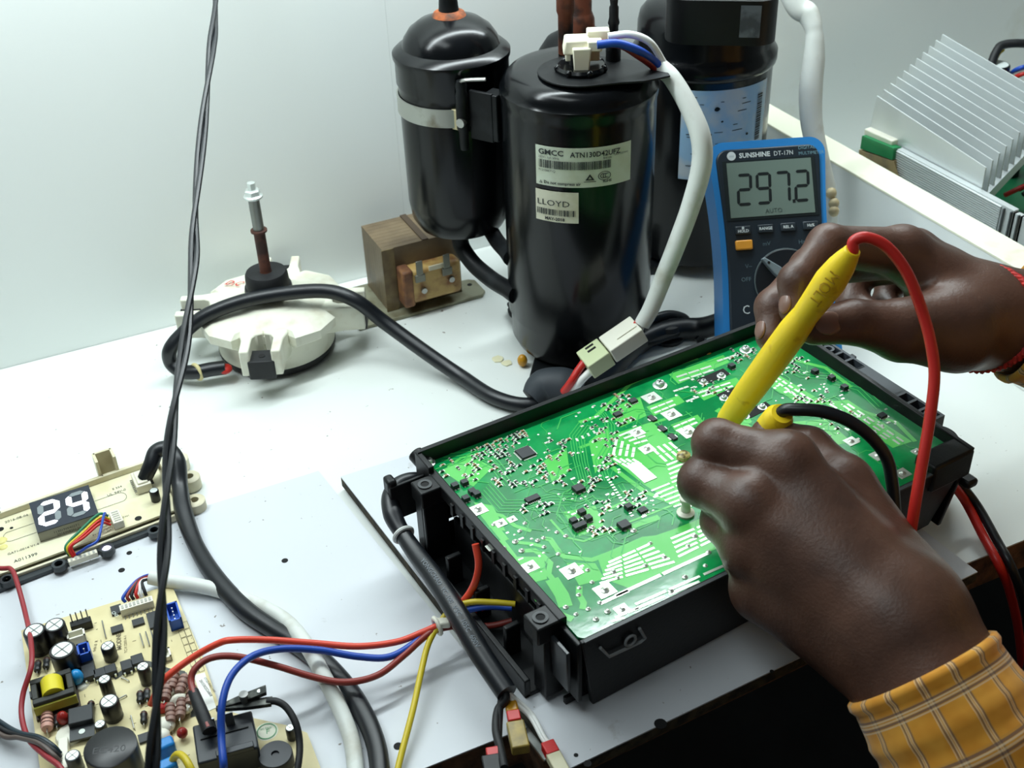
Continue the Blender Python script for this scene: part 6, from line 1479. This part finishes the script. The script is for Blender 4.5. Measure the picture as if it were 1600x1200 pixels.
# ---- right hand (from the right edge)
rq = lambda *a: np.array(dp(*a))
RW = rq(1532, 494, .748); RF = rq(1640, 508, .748); RE = rq(1780, 540, .748)
rj = dict(
 i=[rq(1410, 394, .737), rq(1294, 383, .716), rq(1246, 440, .708), rq(1241, 484, .706)],
 m=[rq(1428, 396, .759), rq(1266, 418, .738), rq(1209, 480, .728), rq(1205, 526, .722)],
 r=[rq(1442, 408, .780), rq(1340, 424, .800), rq(1332, 474, .795), rq(1368, 492, .780)],
 p=[rq(1458, 428, .797), rq(1392, 440, .820), rq(1380, 480, .812), rq(1405, 492, .795)],
 t=[rq(1492, 512, .728), rq(1408, 516, .711), rq(1334, 503, .703), rq(1272, 510, .700)])
rr_ = dict(i=[.0150, .0118, .0106, .0092], m=[.0150, .0116, .0106, .0095], r=[.0135, .0108, .0098, .0088], p=[.0120, .0095, .0086, .0078], t=[.0250, .0180, .0128, .0110])
pts = np.array([p for c in rj.values() for p in c]+[RW, RF, RE])
S = SDF(pts.min(0)-0.045, pts.max(0)+0.045, 0.0019)
Gf = []
for k in 'imrpt':
    g = S.field(); S.chain(g, rj[k], rr_[k], 0.004); Gf.append(g)
    P, R_ = rj[k], rr_[k]
    if k != 't':                                     # slightly swollen joints
        for j in (1, 2): S.cone(g, P[j], P[j], R_[j]*1.05, R_[j]*1.05, 0.003)
palm = S.field()
for k in 'imrp': S.cone(palm, RW, rj[k][0], .026, rr_[k][0], 0.010)
S.cone(palm, rj['i'][0], rj['p'][0], .0135, .0115, 0.010)
S.cone(palm, RW, rj['t'][0], .027, .0250, 0.012)
S.cone(palm, rj['t'][0], rj['t'][1], .0250, .0165, 0.010)
S.cone(palm, RW, RF, .0285, .0325, 0.012); S.cone(palm, RF, RE, .0325, .037, 0.010)
S.cone(palm, rq(1470, 430, .762), rq(1440, 470, .765), .016, .010, 0.010)
G = palm
U = Gf[0]
for g in Gf[1:]: U = smin(U, g, 0.0010)
G = smin(G, U, 0.0045)
# keep neighbouring fingers apart: rebuild with hard union between fingers
right_arm = sdf_object('right_arm', S, G, skin, person)
def nail(parent, tip, prev, toward, r, L=0.0062, W=0.0046, back=0.0018):
    tip, prev = Vector(tip), Vector(prev); a = (tip-prev).normalized(); n = Vector(toward)-tip; n = (n-a*n.dot(a)).normalized(); b = a.cross(n)
    c = tip-a*back+n*(r*0.93)
    M = Matrix(((a.x*L, b.x*W, n.x*0.0016, c.x), (a.y*L, b.y*W, n.y*0.0016, c.y), (a.z*L, b.z*W, n.z*0.0016, c.z), (0, 0, 0, 1)))
    mb = MB(); prof = [(math.sin(math.pi*j/8), -math.cos(math.pi*j/8)) for j in range(9)]; mb.lathe(prof, (0, 0, 0), 16, M)
    mb.build('finger_nail', nail_m, parent, world=True, smooth=80)
nail(right_arm, rj['i'][3], rj['i'][2], dp(1205, 478, .694), .0092)
nail(right_arm, rj['m'][3], rj['m'][2], dp(1165, 522, .712), .0095)
nail(right_arm, rj['t'][3], rj['t'][2], dp(1276, 500, .66), .0112, L=0.0085, W=0.0068, back=0.0050)

# ---- left hand (from the bottom right)
LW = rq(1396, 975, .628); LC = rq(1462, 1085, .612); LF = rq(1540, 1240, .605)
lj = dict(
 i=[rq(1228, 726, .650), rq(1120, 693, .664), rq(1150, 706, .694), rq(1190, 712, .700)],
 m=[rq(1172, 790, .645), rq(1099, 753, .664), rq(1132, 765, .698), rq(1170, 772, .702)],
 r=[rq(1172, 858, .650), rq(1130, 814, .668), rq(1155, 822, .700), rq(1190, 826, .700)],
 p=[rq(1194, 920, .660), rq(1162, 872, .676), rq(1180, 868, .702), rq(1210, 872, .698)],
 t=[rq(1405, 930, .648), rq(1312, 764, .670), rq(1264, 703, .688), rq(1200, 680, .704)])
lr = dict(i=[.0165, .0127, .0112, .0100], m=[.0165, .0130, .0112, .0100], r=[.0150, .0116, .0105, .0092], p=[.0138, .0108, .0095, .0082], t=[.0260, .0185, .0130, .0105])
pts = np.array([p for c in lj.values() for p in c]+[LW, LC, LF])
S = SDF(pts.min(0)-0.05, pts.max(0)+0.05, 0.0019)
palm = S.field()
for k in 'imrp': S.cone(palm, LW, lj[k][0], .034, lr[k][0], 0.012)
S.cone(palm, lj['i'][0], lj['p'][0], .0150, .0130, 0.010)
S.cone(palm, lj['p'][0], rq(1345, 992, .642), .0165, .0300, 0.012)
S.cone(palm, LW, lj['t'][0], .034, .026, 0.012); S.cone(palm, lj['t'][0], lj['t'][1], .026, .0185, 0.012)
S.cone(palm, LW, LC, .0345, .0362, 0.012); S.cone(palm, LC, LF, .0362, .040, 0.010)
for j in ('i', 'm', 'r', 'p'):                       # knuckle heads
    S.cone(palm, lj[j][0]+np.array([0, 0, .0015]), lj[j][0]+np.array([0, 0, .0015]), lr[j][0]*1.02, lr[j][0]*1.02, 0.004)
G = palm
for k in 'imrpt':
    g = S.field(); S.chain(g, lj[k], lr[k], 0.004); S.cone(g, lj[k][1], lj[k][1], lr[k][1]*1.06, lr[k][1]*1.06, 0.003)
    U = g if k == 'i' else smin(U, g, 0.0010)
G = smin(G, U, 0.0042)
left_arm = sdf_object('left_arm', S, G, skin, person)

# ---- shirt: plaid cloth with its own weave coordinates
def plaid_material():
    m = bpy.data.materials.new('yellow plaid cotton'); m.use_nodes = True; nt = m.node_tree; b = nt.nodes['Principled BSDF']
    b.inputs['Roughness'].default_value = 0.85; b.inputs['Sheen Weight'].default_value = 0.15
    uv = nt.nodes.new('ShaderNodeUVMap'); sep = nt.nodes.new('ShaderNodeSeparateXYZ'); nt.links.new(uv.outputs[0], sep.inputs[0])
    def stripe(out, period, pos, w):
        a = nt.nodes.new('ShaderNodeMath'); a.operation = 'DIVIDE'; a.inputs[1].default_value = period; nt.links.new(out, a.inputs[0])
        f = nt.nodes.new('ShaderNodeMath'); f.operation = 'FRACT'; nt.links.new(a.outputs[0], f.inputs[0])
        s = nt.nodes.new('ShaderNodeMath'); s.operation = 'SUBTRACT'; s.inputs[1].default_value = pos; nt.links.new(f.outputs[0], s.inputs[0])
        ab = nt.nodes.new('ShaderNodeMath'); ab.operation = 'ABSOLUTE'; nt.links.new(s.outputs[0], ab.inputs[0])
        lt = nt.nodes.new('ShaderNodeMath'); lt.operation = 'LESS_THAN'; lt.inputs[1].default_value = w; nt.links.new(ab.outputs[0], lt.inputs[0])
        return lt.outputs[0]
    n = nt.nodes.new('ShaderNodeTexNoise'); n.inputs['Scale'].default_value = 60; tc = nt.nodes.new('ShaderNodeTexCoord'); nt.links.new(tc.outputs['Object'], n.inputs['Vector'])
    r = nt.nodes.new('ShaderNodeValToRGB'); r.color_ramp.elements[0].position = 0.35; r.color_ramp.elements[0].color = lin((206, 136, 30)); r.color_ramp.elements[1].position = 0.7; r.color_ramp.elements[1].color = lin((226, 162, 56)); nt.links.new(n.outputs['Fac'], r.inputs['Fac'])
    cur = r.outputs['Color']
    for ax, per in ((0, 0.0300), (1, 0.0265)):
        for dps, w, col, fac in ((0.0, 0.13, (186, 138, 66), 0.4), (-0.075, 0.022, (78, 66, 74), 0.7), (0.075, 0.022, (78, 66, 74), 0.7), (-0.03, 0.016, (226, 208, 176), 0.6), (0.03, 0.016, (226, 208, 176), 0.5), (0.125, 0.014, (226, 208, 176), 0.5)):
            s = stripe(sep.outputs[ax], per, (0.5 if ax == 0 else 0.22)+dps, w)
            k = nt.nodes.new('ShaderNodeMath'); k.operation = 'MULTIPLY'; k.inputs[1].default_value = fac; nt.links.new(s, k.inputs[0])
            mx = nt.nodes.new('ShaderNodeMix'); mx.data_type = 'RGBA'; mx.inputs['B'].default_value = lin(col); nt.links.new(cur, mx.inputs['A']); nt.links.new(k.outputs[0], mx.inputs['Factor']); cur = mx.outputs['Result']
    nt.links.new(cur, b.inputs['Base Color'])
    n2 = nt.nodes.new('ShaderNodeTexNoise'); n2.inputs['Scale'].default_value = 25; bp = nt.nodes.new('ShaderNodeBump'); bp.inputs['Strength'].default_value = 0.35; bp.inputs['Distance'].default_value = 0.004
    nt.links.new(tc.outputs['Object'], n2.inputs['Vector']); nt.links.new(n2.outputs['Fac'], bp.inputs['Height']); nt.links.new(bp.outputs['Normal'], b.inputs['Normal'])
    return m
plaid = plaid_material()
def sleeve(name, P, R, n=40, flat=1.0, sm=10, open_ends=True, parent=person, up=None):
    """cloth tube with UVs in metres; the first end gets a rolled hem"""
    K = len(P); Q = catmull([Vector(p) for p in P], sm); N = len(Q); RR = np.interp(np.linspace(0, K-1, N), range(K), R)
    d = [(Q[min(i+1, N-1)]-Q[max(i-1, 0)]).normalized() for i in range(N)]
    u, v, _ = frame_from(d[0])
    if up is not None: u = Vector(up); 
    rows = []; S_ = [0.0]
    for i in range(1, N): S_.append(S_[-1]+(Q[i]-Q[i-1]).length)
    frames = []
    for i in range(N):
        u = (u-d[i]*u.dot(d[i])).normalized(); v = d[i].cross(u); frames.append((u.copy(), v.copy()))
    prof = [(0, -0.0030, -0.006), (0, -0.0012, -0.0072), (0, 0.0010, -0.0060), (0, 0.0016, -0.0030)] if open_ends else []
    rings = []
    if open_ends: rings.append((Q[0]+d[0]*0.03, RR[0]-0.0030, 0, 0.0))
    for _, dr, ds in prof: rings.append((Q[0]+d[0]*ds, RR[0]+dr, 0, ds))
    for i in range(N): rings.append((Q[i], RR[i]+ (0.0009*math.sin(i*1.3) if i > 4 else 0), i, S_[i]))
    vs = []; uvs = []; Rref = max(R)
    for c, r, fi, s in rings:
        uu, vv = frames[fi]
        for k in range(n): a = 2*math.pi*k/n; vs.append(c+uu*(r*math.cos(a))+vv*(r*flat*math.sin(a)))
    fs = []; fuv = []
    per = 2*math.pi*Rref
    for i in range(len(rings)-1):
        for k in range(n):
            k2 = (k+1) % n; fs.append((i*n+k, i*n+k2, (i+1)*n+k2, (i+1)*n+k))
            fuv += [(k/n*per, rings[i][3]), ((k+1)/n*per, rings[i][3]), ((k+1)/n*per, rings[i+1][3]), (k/n*per, rings[i+1][3])]
    I = wmat(parent).inverted(); me = bpy.data.meshes.new(name); me.from_pydata([tuple(I @ p) for p in vs], [], fs); me.materials.append(plaid)
    ul = me.uv_layers.new(name='UVMap'); ul.data.foreach_set('uv', [c for p in fuv for c in p])
    me.polygons.foreach_set('use_smooth', [True]*len(me.polygons))
    o_ = bpy.data.objects.new(name, me); C.objects.link(o_); o_.parent = parent
    return o_
LE = dp(1780, 1640, .615); LSH = Vector((0.575, -0.065, 0.215)); REl = dp(2130, 640, .745); RSH = Vector((0.865, 0.095, 0.315))
sleeve('left_sleeve', [dp(1449, 1062, .614), dp(1500, 1150, .607), dp(1560, 1260, .604), dp(1660, 1430, .606), LE, LE.lerp(LSH, 0.35), LE.lerp(LSH, 0.75), LSH], [0.0405, 0.0435, 0.0460, 0.050, 0.055, 0.062, 0.068, 0.072])
sleeve('right_sleeve', [dp(1612, 500, .748), dp(1690, 522, .748), dp(1850, 570, .748), REl, REl.lerp(RSH, 0.35), REl.lerp(RSH, 0.75), RSH], [0.0400, 0.044, 0.047, 0.053, 0.062, 0.068, 0.072])
mid = (LSH+RSH)/2; hip = Vector((0.80, -0.16, -0.30)); side = (RSH-LSH).normalized()
sleeve('shirt_torso', [mid+Vector((0, 0, 0.075)), mid+Vector((0, 0, 0.05)), mid+Vector((0.01, -0.02, -0.02)), mid.lerp(hip, 0.5), hip, hip+Vector((0.0, 0.0, -0.08))], [0.065, 0.150, 0.195, 0.180, 0.175, 0.180], n=48, flat=0.62, open_ends=False, up=side)
# head and neck, outside the frame
hc = mid+Vector((-0.035, 0.045, 0.235)); fdir = Vector((-0.64, 0.70, -0.30)).normalized(); sdv = fdir.cross(Vector((0, 0, 1))).normalized(); upv = sdv.cross(fdir)
S = SDF(np.array(hc)-0.21, np.array(hc)+0.16, 0.004); g = S.field()
S.cone(g, hc+upv*0.03-fdir*0.015, hc+upv*0.03+fdir*0.02, 0.082, 0.075, 0.02); S.cone(g, hc-upv*0.035+fdir*0.025, hc-upv*0.075+fdir*0.055, 0.060, 0.035, 0.03)
S.cone(g, hc+fdir*0.09+upv*0.012, hc+fdir*0.112-upv*0.022, 0.008, 0.013, 0.012); S.cone(g, hc+fdir*0.088-upv*0.062-sdv*0.016, hc+fdir*0.088-upv*0.062+sdv*0.016, 0.008, 0.008, 0.008)
for s in (-1, 1): S.cone(g, hc+sdv*(0.078*s)+upv*0.012, hc+sdv*(0.080*s)-upv*0.022, 0.013, 0.009, 0.006); S.cone(g, hc+fdir*0.082+sdv*(0.03*s)+upv*0.028, hc+fdir*0.082+sdv*(0.045*s)+upv*0.026, 0.011, 0.009, 0.008)
S.cone(g, hc-upv*0.04-fdir*0.02, mid+Vector((0, 0, 0.05)), 0.052, 0.058, 0.03)
head = sdf_object('head', S, g, skin, person)
for s in (-1, 1): MB().ball(hc+fdir*0.084+sdv*(0.036*s)+upv*0.016, 0.0115, 12, 8).build('eye', mat('eye white', (220, 216, 206), 0.3), head, world=True)
g = S.field(); S.cone(g, hc+upv*0.050-fdir*0.030, hc+upv*0.052+fdir*0.005, 0.084, 0.078, 0.02); S.cone(g, hc-fdir*0.045, hc-fdir*0.05+upv*0.02, 0.055, 0.06, 0.02)
sdf_object('hair', S, g, mat('black hair', (16, 14, 13), 0.6, bump=0.5, bscale=300), person)
# ---- red braided bracelet on the right wrist
br_ = thing('thread_bracelet', 'braided red thread bracelet around the wrist at the right edge', 'bracelet', dp(1570, 575, .748))
cA = Vector(dp(1527, 497, .748)); ax_ = (Vector(RF)-Vector(RW)).normalized(); ax_ = (ax_+Vector((0.0, 0, 0.10))).normalized()
uB, vB, _ = frame_from(ax_)
camdir = (Vector(OC)-cA).normalized(); eB = (camdir-ax_*camdir.dot(ax_)).normalized(); fB = ax_.cross(eB)
for ph in range(3):
    P = []
    for k in range(97):
        a = 2*math.pi*k/96; w = a*22+ph*2*math.pi/3
        R_ = 0.0316+0.0013*math.cos(w); ofs = 0.0016*math.sin(w)+0.026*math.cos(a)
        P.append(cA+eB*(R_*math.cos(a))+fB*(R_*math.sin(a))+ax_*ofs)
    MB().tube(P, 0.0017, 7, 0).build('strand', mat('red thread', (206, 44, 34), 0.7, noise=((150, 24, 22), 300, 0.4, 0.6)), br_, world=True)
# ---- test probes
probe_y = mat('yellow vinyl', (248, 214, 40), 0.38, noise=((206, 160, 24), 90, 0.62, 0.78))
def probe(name, label, tip, top, prof, lead, lm, lr_, lettering=None):
    t = thing(name, label, 'test probe', (tip.x, tip.y, tip.z)); d = (top-tip)
    K = len(prof); P = [tip+d*s for s, r in prof]
    MB().tube(P, [r for s, r in prof], 20, 6).build('sheath', probe_y, t, world=True)
    MB().cyl(tip, P[0]+d*0.02, 0.0004, 0.0012, n=10).build('needle', steel, t, world=True)
    wire('lead', lead, lr_, lm, t, n=12)
    if lettering:
        vs, fs = text_flat(lettering[0], lettering[1]); mb = MB(); dn2 = -d.normalized()
        def on_probe(x, y):
            s = lettering[2]-x/d.length; c = tip+d*s; r = float(np.interp(s, [q[0] for q in prof], [q[1] for q in prof]))*1.07
            view = (Vector(OC)-c); view = (view-dn2*view.dot(dn2)).normalized(); sdd = view.cross(dn2).normalized()
            ph = (y-lettering[1]*0.35)/r; return c+view*(r*math.cos(ph))+sdd*(r*math.sin(ph))
        mb.add([on_probe(x, y) for x, y, z in vs], fs); mb.build('embossed_letters', mat('darker yellow', (196, 152, 28), 0.5), t, world=True, smooth=0)
    return t
tipA = on(1113, 690, ZP+0.001); gA = dp(1254, 498, .690)
dA = gA-tipA; s_top = 1.0
while proj(tipA+dA*s_top)[1] > 391: s_top += 0.005
topA = tipA+dA*s_top
zt_A = proj(topA)[2]
leadA = [topA-dA*0.03, topA, dp(1334, 377, zt_A-.001), dp(1354, 371, zt_A-.003), dp(1386, 386, zt_A*.7+.648*.3-.004), dp(1418, 428, zt_A*.4+.648*.6-.003), dp(1442, 490, zt_A*.15+.648*.85), dp(1455, 540, .648), dp(1460, 590, .648), dp(1452, 660, .648), dp(1440, 730, .648), dp(1428, 800, .650), dp(1418, 870, .665), dp(1415, 950, .70), dp(1430, 1050, .75)]
probe('red_lead_probe', 'yellow sheathed test probe with red lead held in the upper hand', tipA, topA, [(0.06, .0030), (0.14, .0076), (0.30, .0088), (0.48, .0092), (0.62, .0090), (0.70, .0076), (0.76, .0080), (0.86, .0090), (0.93, .0076), (0.985, .0050), (1.0, .0042)], leadA, red_w, 0.0031, ('MOLT', 0.0095, 0.93))
tipB = on(1150, 742, ZP+0.001); topB = dp(1222, 646, .690)
leadB = [topB.lerp(tipB, 0.1), topB+Vector((0.001, 0.0, 0.0015)), dp(1246, 640, .686), dp(1285, 643, .684), dp(1325, 657, .684), dp(1360, 682, .686), dp(1385, 715, .690), dp(1394, 755, .694), dp(1398, 800, .70), dp(1405, 880, .715), dp(1420, 980, .74)]
dB_ = topB-tipB
probe('black_lead_probe', 'yellow sheathed test probe with black lead, mostly hidden in the lower fist', tipB, topB, [(0.08, .0028), (0.2, .0062), (0.5, .0084), (0.80, .0092), (0.93, .0088), (1.0, .0062)], leadB, cable_blk, 0.0037)
# the two meter leads dropping over the bench front at the right
tag(wire('red_meter_lead', [on(1470, 742, .045), on(1494, 764, .030), on(1512, 790, .018), on(1535, 835, .010), on(1562, 885, .004), on(1578, 925, -.03), on(1592, 990, -.09), on(1600, 1080, -.18)], 0.0031, red_w), 'red meter lead leaving the box corner and dropping over the front edge', 'wire', 'meter leads at the front edge')
tag(wire('black_meter_lead', [on(1476, 738, .045), on(1505, 762, .028), on(1530, 795, .017), on(1558, 845, .010), on(1582, 890, .002), on(1602, 950, -.04), on(1606, 1040, -.12), on(1560, 1150, -.20)], 0.0031, cable_blk), 'black meter lead leaving the box corner and dropping over the front edge', 'wire', 'meter leads at the front edge')
